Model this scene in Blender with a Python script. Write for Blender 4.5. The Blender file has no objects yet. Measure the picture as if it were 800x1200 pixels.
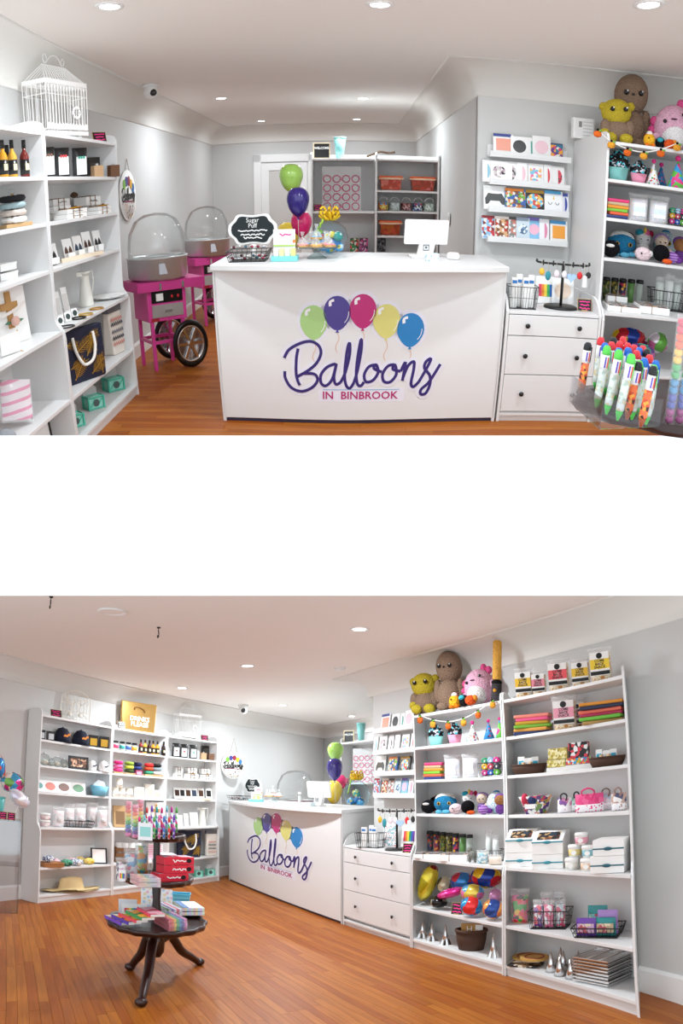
import bpy, bmesh, math, random
from mathutils import Matrix, Vector
random.seed(7)
scene = bpy.context.scene
col = scene.collection
PI = math.pi
def deg(a): return math.radians(a)

# ---------------------------------------------------------------- camera, world, exposure
# The picture stacks two views of one shop. Both shops are built as real rooms; one wide fisheye lens sees
# the tilted upper shop in the upper half of its frame and the upright lower shop in the lower half.
LENS = (0.85314, -0.56757, 0.80236, -0.36627)      # angle from the lens axis as a polynomial of the image radius
PITCH_UP, YAW_UP, PITCH_LOW, YAW_LOW = 0.45102, 0.01378, 0.38613, deg(62.7)
EYE_UP, EYE_LOW = 1.60, 1.49
cam = bpy.data.cameras.new('camera')
cam_ob = bpy.data.objects.new('camera', cam)
col.objects.link(cam_ob)
scene.camera = cam_ob
cam.type = 'PANO'
cam.panorama_type = 'FISHEYE_LENS_POLYNOMIAL'
cam.sensor_fit = 'VERTICAL'; cam.sensor_height = 24; cam.sensor_width = 16
cam.fisheye_fov = deg(170)
cam.fisheye_polynomial_k0 = 0
for i, k in enumerate(LENS):
    setattr(cam, 'fisheye_polynomial_k%d' % (i + 1), -k / 12.0 ** (i + 1))
cam.clip_start = 0.05; cam.clip_end = 100
CAM_ROT = Matrix.Rotation(YAW_LOW, 3, 'Z') @ Matrix.Rotation(PITCH_LOW, 3, 'X')
cam_ob.matrix_world = Matrix.Translation((0, 0, EYE_LOW)) @ (CAM_ROT @ Matrix.Rotation(PI / 2, 3, 'X')).to_4x4()

world = bpy.data.worlds.new('world')
scene.world = world
world.use_nodes = True
bg = world.node_tree.nodes['Background']
bg.inputs[0].default_value = (0.865, 0.945, 1.0, 1)
bg.inputs[1].default_value = WORLD = 1.4
LAMP = 2.4
scene.view_settings.view_transform = 'Standard'
scene.view_settings.look = 'None'
scene.view_settings.exposure = 0.28
scene.view_settings.gamma = 1.0
scene.view_settings.use_curve_mapping = False

# ---------------------------------------------------------------- rooms
class Room:
    def __init__(s, M, to_local, eye, tail):
        s.M, s.R, s.eye, s.tail = M, to_local, eye, tail
    def ray(s, px, py):
        u = (px - 400) / 600; v = (600 - py) / 600; r = math.hypot(u, v) + 1e-12
        th = sum(k * r ** (i + 1) for i, k in enumerate(LENS))
        return s.R @ Vector((math.sin(th) * u / r, math.cos(th), math.sin(th) * v / r))
    def hit(s, px, py, x=None, y=None, z=None, d=None):
        r = s.ray(px, py); c = Vector((0, 0, s.eye))
        if x is not None: t = x / r.x
        elif y is not None: t = y / r.y
        elif z is not None: t = (z - s.eye) / r.z
        else: t = d
        return c + r * t
    def mpp(s, p, px, py):
        return (p - Vector((0, 0, s.eye))).length * s.ray(px + 2, py).angle(s.ray(px - 2, py)) / 4
    def P(s, px, py, x=None, y=None, z=None, d=None, zset=None, yaw=None, k=1.0):
        p = s.hit(px, py, x, y, z, d); m = s.mpp(p, px, py)
        if zset is not None: p.z = zset
        return Place(s, p, s.yaw_cam(p) * k if yaw is None else yaw, m)
    def yaw_cam(s, p):
        a = math.atan2(-p.y, -p.x) + PI / 2
        return (a + PI) % (2 * PI) - PI

class Place:
    def __init__(s, room, pos, yaw, m):
        s.room, s.pos, s.yaw, s.s = room, Vector(pos), yaw, m
    def off(s, dx=0, dy=0, dz=0, dyaw=0):
        c, n = math.cos(s.yaw), math.sin(s.yaw)
        return Place(s.room, s.pos + Vector((dx * c - dy * n, dx * n + dy * c, dz)), s.yaw + dyaw, s.s)

UP_TO_CAM = Matrix.Rotation(PITCH_UP, 3, 'X') @ Matrix.Rotation(-YAW_UP, 3, 'Z')
A = Room(Matrix.Translation((0, 0, EYE_LOW)) @ (CAM_ROT @ UP_TO_CAM).to_4x4() @ Matrix.Translation((0, 0, -EYE_UP)), UP_TO_CAM.transposed(), EYE_UP, ', upper picture')
B = Room(Matrix.Identity(4), CAM_ROT, EYE_LOW, ', lower picture')

# ---------------------------------------------------------------- materials
def rgb(h):
    if not isinstance(h, str): return tuple(h[:3])
    h = h.lstrip('#')
    f = lambda c: c / 12.92 if c <= .04045 else ((c + .055) / 1.055) ** 2.4
    return tuple(f(int(h[i:i + 2], 16) / 255) for i in (0, 2, 4))
MATS = {}
def newmat(key):
    m = bpy.data.materials.new(key); m.use_nodes = True
    nt = m.node_tree
    return m, nt, nt.nodes['Principled BSDF'], nt.nodes['Material Output']
def mat(c, rough=.5, metal=0, emit=0, bump=0, bscale=60, coat=0, sheen=0, spec=.5):
    key = 'm_%s_%s_%s_%s_%s_%s_%s' % (c, rough, metal, emit, bump, bscale, coat)
    if key in MATS: return MATS[key]
    m, nt, b, o = newmat(key[:60])
    b.inputs['Base Color'].default_value = (*rgb(c), 1)
    b.inputs['Roughness'].default_value = rough
    b.inputs['Metallic'].default_value = metal
    b.inputs['Coat Weight'].default_value = coat
    b.inputs['Specular IOR Level'].default_value = spec
    if emit:
        b.inputs['Emission Color'].default_value = (*rgb(c), 1); b.inputs['Emission Strength'].default_value = emit
    if bump:
        tc = nt.nodes.new('ShaderNodeTexCoord'); n = nt.nodes.new('ShaderNodeTexNoise'); bp = nt.nodes.new('ShaderNodeBump')
        n.inputs['Scale'].default_value = bscale; n.inputs['Detail'].default_value = 3
        bp.inputs['Strength'].default_value = bump; bp.inputs['Distance'].default_value = .004
        nt.links.new(tc.outputs['Object'], n.inputs['Vector']); nt.links.new(n.outputs[0], bp.inputs['Height']); nt.links.new(bp.outputs[0], b.inputs['Normal'])
    MATS[key] = m
    return m
def knit(c, scale=70):
    key = 'knit_%s_%s' % (c, scale)
    if key in MATS: return MATS[key]
    m, nt, b, o = newmat(key)
    b.inputs['Roughness'].default_value = .9
    b.inputs['Specular IOR Level'].default_value = .1
    tc = nt.nodes.new('ShaderNodeTexCoord'); v = nt.nodes.new('ShaderNodeTexVoronoi'); bp = nt.nodes.new('ShaderNodeBump')
    mp = nt.nodes.new('ShaderNodeMapping'); mp.inputs['Scale'].default_value = (1, 1, 1.5)
    v.inputs['Scale'].default_value = scale
    bp.inputs['Strength'].default_value = .8; bp.inputs['Distance'].default_value = .01; bp.invert = True
    rp = nt.nodes.new('ShaderNodeValToRGB'); r = rgb(c)
    rp.color_ramp.elements[0].color = (*[min(1, x * 1.08) for x in r], 1); rp.color_ramp.elements[1].color = (*[x * .72 for x in r], 1)
    nt.links.new(tc.outputs['Object'], mp.inputs[0]); nt.links.new(mp.outputs[0], v.inputs['Vector'])
    nt.links.new(v.outputs['Distance'], bp.inputs['Height']); nt.links.new(v.outputs['Distance'], rp.inputs[0])
    nt.links.new(rp.outputs[0], b.inputs['Base Color']); nt.links.new(bp.outputs[0], b.inputs['Normal'])
    MATS[key] = m
    return m
def pat(kind, cols, scale=30, rough=.5, metal=0, axis=2, clear=0):
    """printed pattern: 'cells' random patches, 'dots' dots of cols[1:] on cols[0], 'stripes' bands along an axis, 'blots' soft noise patches"""
    key = 'p_%s_%s_%s_%s_%s_%s' % (kind, '_'.join(cols), scale, rough, metal, axis)
    if key in MATS: return MATS[key]
    m, nt, b, o = newmat(key[:60]); L = nt.links.new
    b.inputs['Roughness'].default_value = rough; b.inputs['Metallic'].default_value = metal
    tc = nt.nodes.new('ShaderNodeTexCoord')
    def ramp(cs):
        rp = nt.nodes.new('ShaderNodeValToRGB'); rp.color_ramp.interpolation = 'CONSTANT'; e = rp.color_ramp.elements
        while len(e) < len(cs): e.new(1)
        for i, c in enumerate(cs): e[i].position = i / len(cs); e[i].color = (*rgb(c), 1)
        return rp
    if kind in ('cells', 'dots'):
        v = nt.nodes.new('ShaderNodeTexVoronoi'); v.inputs['Scale'].default_value = scale
        if kind == 'dots': v.inputs['Randomness'].default_value = .6
        L(tc.outputs['Object'], v.inputs['Vector'])
        sp = nt.nodes.new('ShaderNodeSeparateColor'); L(v.outputs['Color'], sp.inputs[0])
        cs = cols if kind == 'cells' else cols[1:]
        rp = ramp(cs); L(sp.outputs[0], rp.inputs[0])
        if kind == 'cells': L(rp.outputs[0], b.inputs['Base Color'])
        else:
            lt = nt.nodes.new('ShaderNodeMath'); lt.operation = 'LESS_THAN'; lt.inputs[1].default_value = .36
            mx = nt.nodes.new('ShaderNodeMix'); mx.data_type = 'RGBA'; mx.inputs[6].default_value = (*rgb(cols[0]), 1)
            L(v.outputs['Distance'], lt.inputs[0]); L(lt.outputs[0], mx.inputs[0]); L(rp.outputs[0], mx.inputs[7]); L(mx.outputs[2], b.inputs['Base Color'])
    elif kind == 'stripes':
        sp = nt.nodes.new('ShaderNodeSeparateXYZ'); L(tc.outputs['Object'], sp.inputs[0])
        mu = nt.nodes.new('ShaderNodeMath'); mu.operation = 'MULTIPLY'; mu.inputs[1].default_value = scale
        fr = nt.nodes.new('ShaderNodeMath'); fr.operation = 'FRACT'
        L(sp.outputs[axis], mu.inputs[0]); L(mu.outputs[0], fr.inputs[0]); rp = ramp(cols); L(fr.outputs[0], rp.inputs[0]); L(rp.outputs[0], b.inputs['Base Color'])
    else:
        n = nt.nodes.new('ShaderNodeTexNoise'); n.inputs['Scale'].default_value = scale; n.inputs['Detail'].default_value = 2
        L(tc.outputs['Object'], n.inputs['Vector'])
        mr = nt.nodes.new('ShaderNodeMapRange'); mr.inputs[1].default_value = .3; mr.inputs[2].default_value = .7
        L(n.outputs[0], mr.inputs[0]); rp = ramp(cols); L(mr.outputs[0], rp.inputs[0]); L(rp.outputs[0], b.inputs['Base Color'])
    MATS[key] = m
    return m
def clear(c='#ffffff', gloss=.12, rough=.06):
    """thin clear plastic or glass: light passes, with a gloss that grows at grazing angles"""
    key = 'clear_%s_%s' % (c, gloss)
    if key in MATS: return MATS[key]
    m, nt, b, o = newmat(key); L = nt.links.new; nt.nodes.remove(b)
    t = nt.nodes.new('ShaderNodeBsdfTransparent'); t.inputs[0].default_value = (*rgb(c), 1)
    g = nt.nodes.new('ShaderNodeBsdfGlossy'); g.inputs['Roughness'].default_value = rough
    lw = nt.nodes.new('ShaderNodeLayerWeight'); lw.inputs[0].default_value = .1
    ad = nt.nodes.new('ShaderNodeMath'); ad.operation = 'ADD'; ad.use_clamp = True; ad.inputs[1].default_value = gloss * .4
    mu = nt.nodes.new('ShaderNodeMath'); mu.operation = 'MULTIPLY'; mu.inputs[1].default_value = .6
    mx = nt.nodes.new('ShaderNodeMixShader')
    L(lw.outputs['Fresnel'], mu.inputs[0]); L(mu.outputs[0], ad.inputs[0]); L(ad.outputs[0], mx.inputs[0]); L(t.outputs[0], mx.inputs[1]); L(g.outputs[0], mx.inputs[2]); L(mx.outputs[0], o.inputs[0])
    MATS[key] = m
    return m
def film(c='#f4f4f4', amount=.35):
    """frosted clear film (cellophane, poly bags)"""
    key = 'film_%s_%s' % (c, amount)
    if key in MATS: return MATS[key]
    m, nt, b, o = newmat(key); L = nt.links.new
    b.inputs['Base Color'].default_value = (*rgb(c), 1); b.inputs['Roughness'].default_value = .15
    t = nt.nodes.new('ShaderNodeBsdfTransparent'); mx = nt.nodes.new('ShaderNodeMixShader'); mx.inputs[0].default_value = amount
    L(t.outputs[0], mx.inputs[1]); L(b.outputs[0], mx.inputs[2]); L(mx.outputs[0], o.inputs[0])
    MATS[key] = m
    return m
def wood_floor():
    m, nt, b, o = newmat('oak_strip_floor'); L = nt.links.new
    ge = nt.nodes.new('ShaderNodeNewGeometry'); tc = nt.nodes.new('ShaderNodeTexCoord'); oi = nt.nodes.new('ShaderNodeObjectInfo')
    ad = nt.nodes.new('ShaderNodeMath'); ad.operation = 'ADD'; fr = nt.nodes.new('ShaderNodeMath'); fr.operation = 'FRACT'
    L(ge.outputs['Random Per Island'], ad.inputs[0]); L(oi.outputs['Random'], ad.inputs[1]); L(ad.outputs[0], fr.inputs[0])
    mp = nt.nodes.new('ShaderNodeMapping'); mp.inputs['Scale'].default_value = (2.5, 45, 1); L(tc.outputs['Object'], mp.inputs[0])
    n = nt.nodes.new('ShaderNodeTexNoise'); n.noise_dimensions = '4D'; n.inputs['Scale'].default_value = 1; n.inputs['Detail'].default_value = 5
    mw = nt.nodes.new('ShaderNodeMath'); mw.operation = 'MULTIPLY'; mw.inputs[1].default_value = 50
    L(fr.outputs[0], mw.inputs[0]); L(mw.outputs[0], n.inputs['W']); L(mp.outputs[0], n.inputs['Vector'])
    r1 = nt.nodes.new('ShaderNodeValToRGB'); r1.color_ramp.elements[0].color = (*rgb('#9b5117'), 1); r1.color_ramp.elements[1].color = (*rgb('#b06a25'), 1)
    r2 = nt.nodes.new('ShaderNodeValToRGB'); r2.color_ramp.elements[0].position = .3; r2.color_ramp.elements[1].position = .7
    r2.color_ramp.elements[0].color = (.72, .66, .6, 1); r2.color_ramp.elements[1].color = (1.1, 1.08, 1.05, 1)
    mx = nt.nodes.new('ShaderNodeMix'); mx.data_type = 'RGBA'; mx.blend_type = 'MULTIPLY'; mx.inputs[0].default_value = 1
    L(fr.outputs[0], r1.inputs[0]); L(n.outputs[0], r2.inputs[0]); L(r1.outputs[0], mx.inputs[6]); L(r2.outputs[0], mx.inputs[7]); L(mx.outputs[2], b.inputs['Base Color'])
    b.inputs['Roughness'].default_value = .42; b.inputs['Specular IOR Level'].default_value = .2
    return m
WHITE = mat('#e2e1e0', .42)
WALLP = mat('#cecdcb', .8, bump=.05, bscale=90)
CEIL = mat('#f4efea', .85, bump=.04, bscale=60)
COVE = mat('#e9e5df', .7)
TRIM = mat('#f0efed', .4)
BLACK = mat('#141312', .45); BLK2 = mat('#0c0c0d', .3)
STEEL = mat('#c4c3c2', .34, .55); SILV = mat('#dcdcdc', .18, 1); CHROME = mat('#e8e8e8', .1, 1)
MAHO = mat('#2c100b', .35, coat=.12)
GLASS = clear('#fbfdfd', .12); CELLO = film('#f6f6f6', .22); FROST = film('#f2f2f2', .45)
PAPER = mat('#f6f4f1', .6); CREAM = mat('#f1ece0', .5); KRAFT = mat('#c6a071', .8); TWINE = mat('#8a6238', .9)
GOLD = mat('#d2a542', .3, .8); PINKC = mat('#e0559c', .4); ROPE = mat('#f1ede6', .9, bump=.5, bscale=200)

# ---------------------------------------------------------------- mesh building
def spline(pts, n=6, closed=False):
    pts = [Vector(p) for p in pts]; out = []; N = len(pts)
    for i in range(N if closed else N - 1):
        g = lambda k: pts[k % N] if closed else pts[max(0, min(N - 1, k))]
        a, b, c, d = g(i - 1), g(i), g(i + 1), g(i + 2)
        for j in range(n):
            t = j / n
            out.append(.5 * ((2 * b) + (c - a) * t + (2 * a - 5 * b + 4 * c - d) * t * t + (3 * b - a - 3 * c + d) * t ** 3))
    if not closed: out.append(pts[-1])
    return out
class MB:
    def __init__(s): s.v = []; s.f = []
    def add(s, vs, fs, M=None):
        n = len(s.v)
        s.v += [tuple(M @ Vector(v)) if M else tuple(v) for v in vs]
        s.f += [tuple(i + n for i in f) for f in fs]
        return s
    def box(s, cx, cy, cz, sx, sy, sz, rz=0, rx=0, ry=0, taper=1):
        """box centred at cx, cy standing on cz"""
        t = taper
        vs = [(x * sx / 2 * k, y * sy / 2 * k, z) for z, k in ((0, 1), (sz, t)) for x, y in ((-1, -1), (1, -1), (1, 1), (-1, 1))]
        M = Matrix.Translation((cx, cy, cz)) @ Matrix.Rotation(rz, 4, 'Z') @ Matrix.Rotation(ry, 4, 'Y') @ Matrix.Rotation(rx, 4, 'X')
        return s.add(vs, [(3, 2, 1, 0), (4, 5, 6, 7), (0, 1, 5, 4), (1, 2, 6, 5), (2, 3, 7, 6), (3, 0, 4, 7)], M)
    def lathe(s, prof, n=16, c=(0, 0, 0), sx=1, sy=1, M=None, rib=0, ribn=0):
        vs = []; fs = []; k = len(prof)
        for i in range(n):
            a = 2 * PI * i / n
            f = 1 + rib * math.cos(a * ribn) if ribn else 1
            for r, z in prof: vs.append((c[0] + r * f * math.cos(a) * sx, c[1] + r * f * math.sin(a) * sy, c[2] + z))
        for i in range(n):
            j = (i + 1) % n
            for q in range(k - 1): fs.append((i * k + q, j * k + q, j * k + q + 1, i * k + q + 1))
        if prof[0][0] > 1e-5: fs.append(tuple(i * k for i in range(n - 1, -1, -1)))
        if prof[-1][0] > 1e-5: fs.append(tuple(i * k + k - 1 for i in range(n)))
        return s.add(vs, fs, M)
    def cyl(s, c, r, h, n=14, r2=None, M=None): return s.lathe([(r, 0), (r if r2 is None else r2, h)], n, c, M=M)
    def ell(s, c, rx, ry=None, rz=None, n=14, m=9, M=None):
        ry = rx if ry is None else ry; rz = rx if rz is None else rz
        prof = [(math.sin(PI * i / m), -math.cos(PI * i / m)) for i in range(m + 1)]
        vs = []; fs = []
        for i in range(n):
            a = 2 * PI * i / n
            for r, z in prof[1:-1]: vs.append((c[0] + r * math.cos(a) * rx, c[1] + r * math.sin(a) * ry, c[2] + z * rz))
        k = m - 1; b = len(vs); vs += [(c[0], c[1], c[2] - rz), (c[0], c[1], c[2] + rz)]
        for i in range(n):
            j = (i + 1) % n
            for q in range(k - 1): fs.append((i * k + q, j * k + q, j * k + q + 1, i * k + q + 1))
            fs.append((b, j * k, i * k)); fs.append((b + 1, i * k + k - 1, j * k + k - 1))
        return s.add(vs, fs, M)
    def tube(s, pts, r, n=6, closed=False):
        pts = [Vector(p) for p in pts]; N = len(pts); vs = []; fs = []
        rr = r if isinstance(r, (list, tuple)) else [r] * N
        up = Vector((0, 0, 1))
        for i, p in enumerate(pts):
            a = pts[(i - 1) % N] if closed or i else pts[0]; b = pts[(i + 1) % N] if closed or i < N - 1 else pts[-1]
            t = (b - a)
            t = t.normalized() if t.length > 1e-9 else Vector((1, 0, 0))
            u = t.cross(up)
            if u.length < .05: u = t.cross(Vector((0, 1, 0)))
            u.normalize(); w = t.cross(u)
            for q in range(n):
                g = 2 * PI * q / n; vs.append(p + (u * math.cos(g) + w * math.sin(g)) * rr[i])
        for i in range(N if closed else N - 1):
            j = (i + 1) % N
            for q in range(n): fs.append((i * n + q, i * n + (q + 1) % n, j * n + (q + 1) % n, j * n + q))
        if not closed: fs += [tuple(range(n - 1, -1, -1)), tuple((N - 1) * n + q for q in range(n))]
        return s.add(vs, fs)
    def prism(s, poly, a, b, axis='y', M=None):
        """poly in the plane across `axis`, extruded from a to b (y: poly is x,z; x: poly is y,z; z: poly is x,y)"""
        n = len(poly)
        mk = {'y': lambda p, t: (p[0], t, p[1]), 'x': lambda p, t: (t, p[0], p[1]), 'z': lambda p, t: (p[0], p[1], t)}[axis]
        vs = [mk(p, a) for p in poly] + [mk(p, b) for p in poly]
        return s.add(vs, [tuple(range(n)), tuple(range(2 * n - 1, n - 1, -1))] + [(i, i + n, (i + 1) % n + n, (i + 1) % n) for i in range(n)], M)
    def loft(s, rings, M=None):
        n = len(rings[0]); vs = [v for r in rings for v in r]; fs = []
        for i in range(len(rings) - 1):
            for q in range(n): fs.append((i * n + q, i * n + (q + 1) % n, (i + 1) * n + (q + 1) % n, (i + 1) * n + q))
        fs += [tuple(range(n - 1, -1, -1)), tuple((len(rings) - 1) * n + q for q in range(n))]
        return s.add(vs, fs, M)
    def pillow(s, cx, cy, cz, w, d, h, n=7, flat=.25, M=None, edge=0):
        """soft bag: a wide flat cushion standing in the xz plane"""
        vs = []; fs = []
        for sgn in (-1, 1):
            for i in range(n + 1):
                for j in range(n + 1):
                    x = i / n * 2 - 1; z = j / n * 2 - 1
                    b = ((1 - abs(x) ** 3) * (1 - abs(z) ** 3)) ** .5
                    vs.append((cx + x * w / 2, cy + sgn * d / 2 * b, cz + (z + 1) / 2 * h))
        k = (n + 1) ** 2
        for i in range(n):
            for j in range(n):
                a = i * (n + 1) + j; q = (a, a + n + 1, a + n + 2, a + 1)
                fs.append(q); fs.append(tuple(k + e for e in reversed(q)))
        return s.add(vs, fs, M)
    def ribbon(s, pts, w, y, z0=0, x0=0, sc=1, scz=None, rise=0):
        """flat stroke in the xz plane facing -y; pts are (x, z[, width factor])"""
        scz = sc if scz is None else scz
        N = len(pts); vs = []; fs = []
        for i, p in enumerate(pts):
            a = pts[max(0, i - 1)]; b = pts[min(N - 1, i + 1)]
            dx, dz = b[0] - a[0], b[1] - a[1]; l = math.hypot(dx, dz) or 1
            k = w / 2 * (p[2] if len(p) > 2 else 1)
            for g in (-1, 1): vs.append((x0 + (p[0] - dz / l * k * g) * sc, y - rise * i / N, z0 + (p[1] + dx / l * k * g) * scz))
        for i in range(N - 1): fs.append((2 * i, 2 * i + 2, 2 * i + 3, 2 * i + 1))
        return s.add(vs, fs)
    def mesh(s, name, smooth=False):
        me = bpy.data.meshes.new(name); me.from_pydata(s.v, [], s.f)
        if smooth: me.polygons.foreach_set('use_smooth', [True] * len(me.polygons))
        me.update()
        return me

def link(name, data, parent=None):
    o = bpy.data.objects.new(name, data); col.objects.link(o)
    if parent: o.parent = parent
    return o
def setmat(o, m): o.data.materials.append(m)
def tagit(o, room, label, cat, group=None):
    o['label'] = label + room.tail; o['category'] = cat
    if group: o['group'] = group + room.tail
def thing(P, name, label, cat, group=None):
    o = link(name, None); o.empty_display_size = .05
    o.matrix_world = P.room.M @ Matrix.Translation(P.pos) @ Matrix.Rotation(P.yaw, 4, 'Z')
    tagit(o, P.room, label, cat, group)
    return o
def part(parent, name, mb, m, smooth=False, label=None, bev=0):
    o = link(name, mb.mesh(name, smooth), parent); setmat(o, m)
    if label: o['label'] = label
    if bev:
        b = o.modifiers.new('bevel', 'BEVEL'); b.width = bev; b.segments = 2; b.limit_method = 'ANGLE'
    return o
def one(P, name, mb, m, label, cat, group=None, smooth=False, bev=0):
    o = link(name, mb.mesh(name, smooth)); setmat(o, m)
    o.matrix_world = P.room.M @ Matrix.Translation(P.pos) @ Matrix.Rotation(P.yaw, 4, 'Z')
    tagit(o, P.room, label, cat, group)
    if bev:
        b = o.modifiers.new('bevel', 'BEVEL'); b.width = bev; b.segments = 2; b.limit_method = 'ANGLE'
    return o
def struct(room, name, mb, m, smooth=False, label=None):
    o = link(name, mb.mesh(name, smooth)); setmat(o, m); o.matrix_world = room.M
    o['kind'] = 'structure'
    if label: o['label'] = label + room.tail
    return o
def text_mb(txt, size, y, x=0, z=0, sx=1, bold=0, M=None):
    """flat lettering in the xz plane facing -y, centred at x, z"""
    cu = bpy.data.curves.new('txt', 'FONT'); cu.body = txt; cu.size = size; cu.align_x = 'CENTER'; cu.align_y = 'CENTER'
    cu.resolution_u = 2; cu.offset = bold; cu.space_line = .85
    ob = bpy.data.objects.new('txt', cu); col.objects.link(ob)
    me = bpy.data.meshes.new_from_object(ob)
    mb = MB()
    mb.add([(x + v.co.x * sx, y, z + v.co.y) for v in me.vertices], [tuple(p.vertices) for p in me.polygons], M)
    bpy.data.objects.remove(ob); bpy.data.curves.remove(cu); bpy.data.meshes.remove(me)
    return mb
# ---------------------------------------------------------------- the two shop rooms
def sweep(path, prof, mb=None):
    """profile (out, z) swept along a plan polyline, `out` measured to the right of the walking direction, corners mitred"""
    mb = mb or MB(); pts = [Vector(p) for p in path]; rings = []
    for i, p in enumerate(pts):
        d0 = (p - pts[i - 1]).normalized() if i else None
        d1 = (pts[i + 1] - p).normalized() if i < len(pts) - 1 else None
        d0 = d0 or d1; d1 = d1 or d0
        n0 = Vector((d0.y, -d0.x)); n1 = Vector((d1.y, -d1.x)); m = (n0 + n1).normalized(); m /= max(.2, m.dot(n0))
        rings.append([(p.x + m.x * o, p.y + m.y * o, z) for o, z in prof])
    return mb.loft(rings)
def cove_profile(z0, r, z1):
    arc = [(r - r * math.cos(t * PI / 2 / 8), z0 + (z1 - z0) * math.sin(t * PI / 2 / 8)) for t in range(9)]
    return [(-.01, z0 - .012), (.008, z0 - .012), (.008, z0)] + arc[1:] + [(r + .03, z1 - .012), (r + .045, z1 + .002), (-.01, z1 + .002)]
def planks(floor, y0, y1, w, xr, near, n_single, seed):
    rnd = random.Random(seed); L = (.75, 1.05, 1.35, 1.7); items = []
    y = y0; r = 0
    while y < y1:
        x, x1 = xr(y + w / 2); x -= rnd.random() * 1.2; lo = xr(y + w / 2)[0]
        while x < x1 - .02:
            l = rnd.choice(L); a = max(x, lo); b = min(x + l, x1)
            if b - a > .05 and near((a + b) / 2, y) > 0: items.append((near((a + b) / 2, y), a, b, y, abs(b - a - l) < 1e-6 and l))
            x += l
        y += w
    items.sort()
    meshes = {}
    stuff = MB(); k = 0; g = .0016
    for it in items:
        _, a, b, y, l = it
        if k < n_single:
            key = l or round(b - a, 2); l_ = key
            if key not in meshes:
                me = MB().box(0, 0, -.012, l_ - g, w - g, .012).mesh('plank'); me.materials.append(WOOD); meshes[key] = me
            o = link('plank', meshes[key], floor); o.location = ((a + b) / 2, y + w / 2, 0); k += 1
        else: stuff.box((a + b) / 2, y + w / 2, -.012, b - a - g, w - g, .012)
    if stuff.v:
        o = part(floor, 'plank_field', stuff, WOOD); o['kind'] = 'stuff'
WOOD = wood_floor()
GAP = mat('#4a2a12', .8)

# upper room
PATH_A = [(-2.2, 2.95), (-2.2, 11.5), (1.0, 11.5), (1.0, 5.8), (3.4, 5.8), (3.4, 2.95)]
CEIL_A, CEIL_B = 2.72, 2.63
fa = struct(A, 'floor', MB().prism(PATH_A, -.09, -.0125, 'z'), GAP)
planks(fa, 2.96, 11.5, .075, lambda y: (-2.2, 1.0 if y > 5.8 else 3.4), lambda x, y: y, 150, 3)
struct(A, 'ceiling', MB().prism([(-2.3, 2.95), (-2.3, 11.6), (1.1, 11.6), (1.1, 5.9), (3.5, 5.9), (3.5, 2.95)], CEIL_A, CEIL_A + .08, 'z'), CEIL)
struct(A, 'wall_left', MB().box(-2.25, 7.25, -.09, .1, 8.6, CEIL_A + .09), WALLP)
wb = MB(); wb.box(-1.83, 11.55, -.09, .76, .1, CEIL_A + .09).box(.23, 11.55, -.09, 1.76, .1, CEIL_A + .09).box(-1.05, 11.55, 2.14, .8, .1, CEIL_A - 2.14)
struct(A, 'wall_back', wb, WALLP)
struct(A, 'wall_right', MB().box(1.05, 8.7, -.09, .1, 5.7, CEIL_A + .09), WALLP)
struct(A, 'wall_front', MB().box(2.25, 5.85, -.09, 2.5, .1, CEIL_A + .09), WALLP)
struct(A, 'wall_end', MB().box(3.45, 4.4, -.09, .1, 2.9, CEIL_A + .09), WALLP)
struct(A, 'trim_1', sweep(PATH_A, cove_profile(2.46, .24, CEIL_A)), COVE, True)
struct(A, 'baseboard_left', sweep(PATH_A, [(-.005, 0), (.018, 0), (.018, .13), (.008, .15), (-.005, .15)]), TRIM)
# back door with its casing and pane
dr = struct(A, 'door_1', MB().box(-1.05, 11.56, 0, .78, .05, 2.12), TRIM)
part(dr, 'door_casing', MB().box(-1.48, 11.49, 0, .12, .03, 2.24).box(-.62, 11.49, 0, .12, .03, 2.24).box(-1.05, 11.49, 2.12, .98, .03, .12), TRIM, bev=.006)
part(dr, 'door_panel_frame', MB().box(-1.36, 11.525, .1, .12, .03, 2.0).box(-.74, 11.525, .1, .12, .03, 2.0).box(-1.05, 11.525, 1.98, .5, .03, .12).box(-1.05, 11.525, .1, .5, .03, .3), TRIM)
part(dr, 'pane', MB().box(-1.05, 11.53, .4, .5, .008, 1.58), mat('#cfcbc6', .2))

# lower room
LW0 = Vector((-8.188, .316)); LD = Vector((-.625, .78)).normalized(); LN = Vector((LD.y, -LD.x))
def lwx(y): return LW0.x + LD.x * (y - LW0.y) / LD.y
YB = 6.3
PATH_B = [(lwx(-2.8), -2.8), (lwx(YB), YB), (-6.72, YB), (-6.72, 3.8), (-.6, 3.8)]
fb = struct(B, 'floor', MB().prism(PATH_B[:4] + [(-.6, 3.8), (-4.2, -2.8)], -.09, -.0125, 'z'), GAP)
planks(fb, -2.7, YB, .062, lambda y: (lwx(y), -6.72 if y > 3.8 else -.6 - (3.8 - y) * .5455), lambda x, y: (lambda f: f if f > 2.2 and abs(x * .4586 + y * .8886) < .62 * f + .6 else -1)(-.8886 * x + .4586 * y), 300, 5)
struct(B, 'ceiling', MB().prism([(lwx(-2.8) - .1, -2.8), (lwx(YB) - .2, YB + .1), (-6.62, YB + .1), (-6.62, 3.9), (-1.92, 3.9)], CEIL_B, CEIL_B + .08, 'z'), CEIL)
def wallbox(name, a, b, th=.1, z1=CEIL_B):
    a, b = Vector(a), Vector(b); d = (b - a).normalized(); n = Vector((-d.y, d.x)) * th
    struct(B, name, MB().prism([a, b, b + n, a + n], -.09, z1, 'z'), WALLP)
wallbox('wall_left', PATH_B[0], PATH_B[1]); wallbox('wall_back', PATH_B[1], PATH_B[2]); wallbox('wall_recess', PATH_B[2], (-6.72, 3.9)); wallbox('wall_right', (-6.62, 3.8), (-.6, 3.8))
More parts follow.
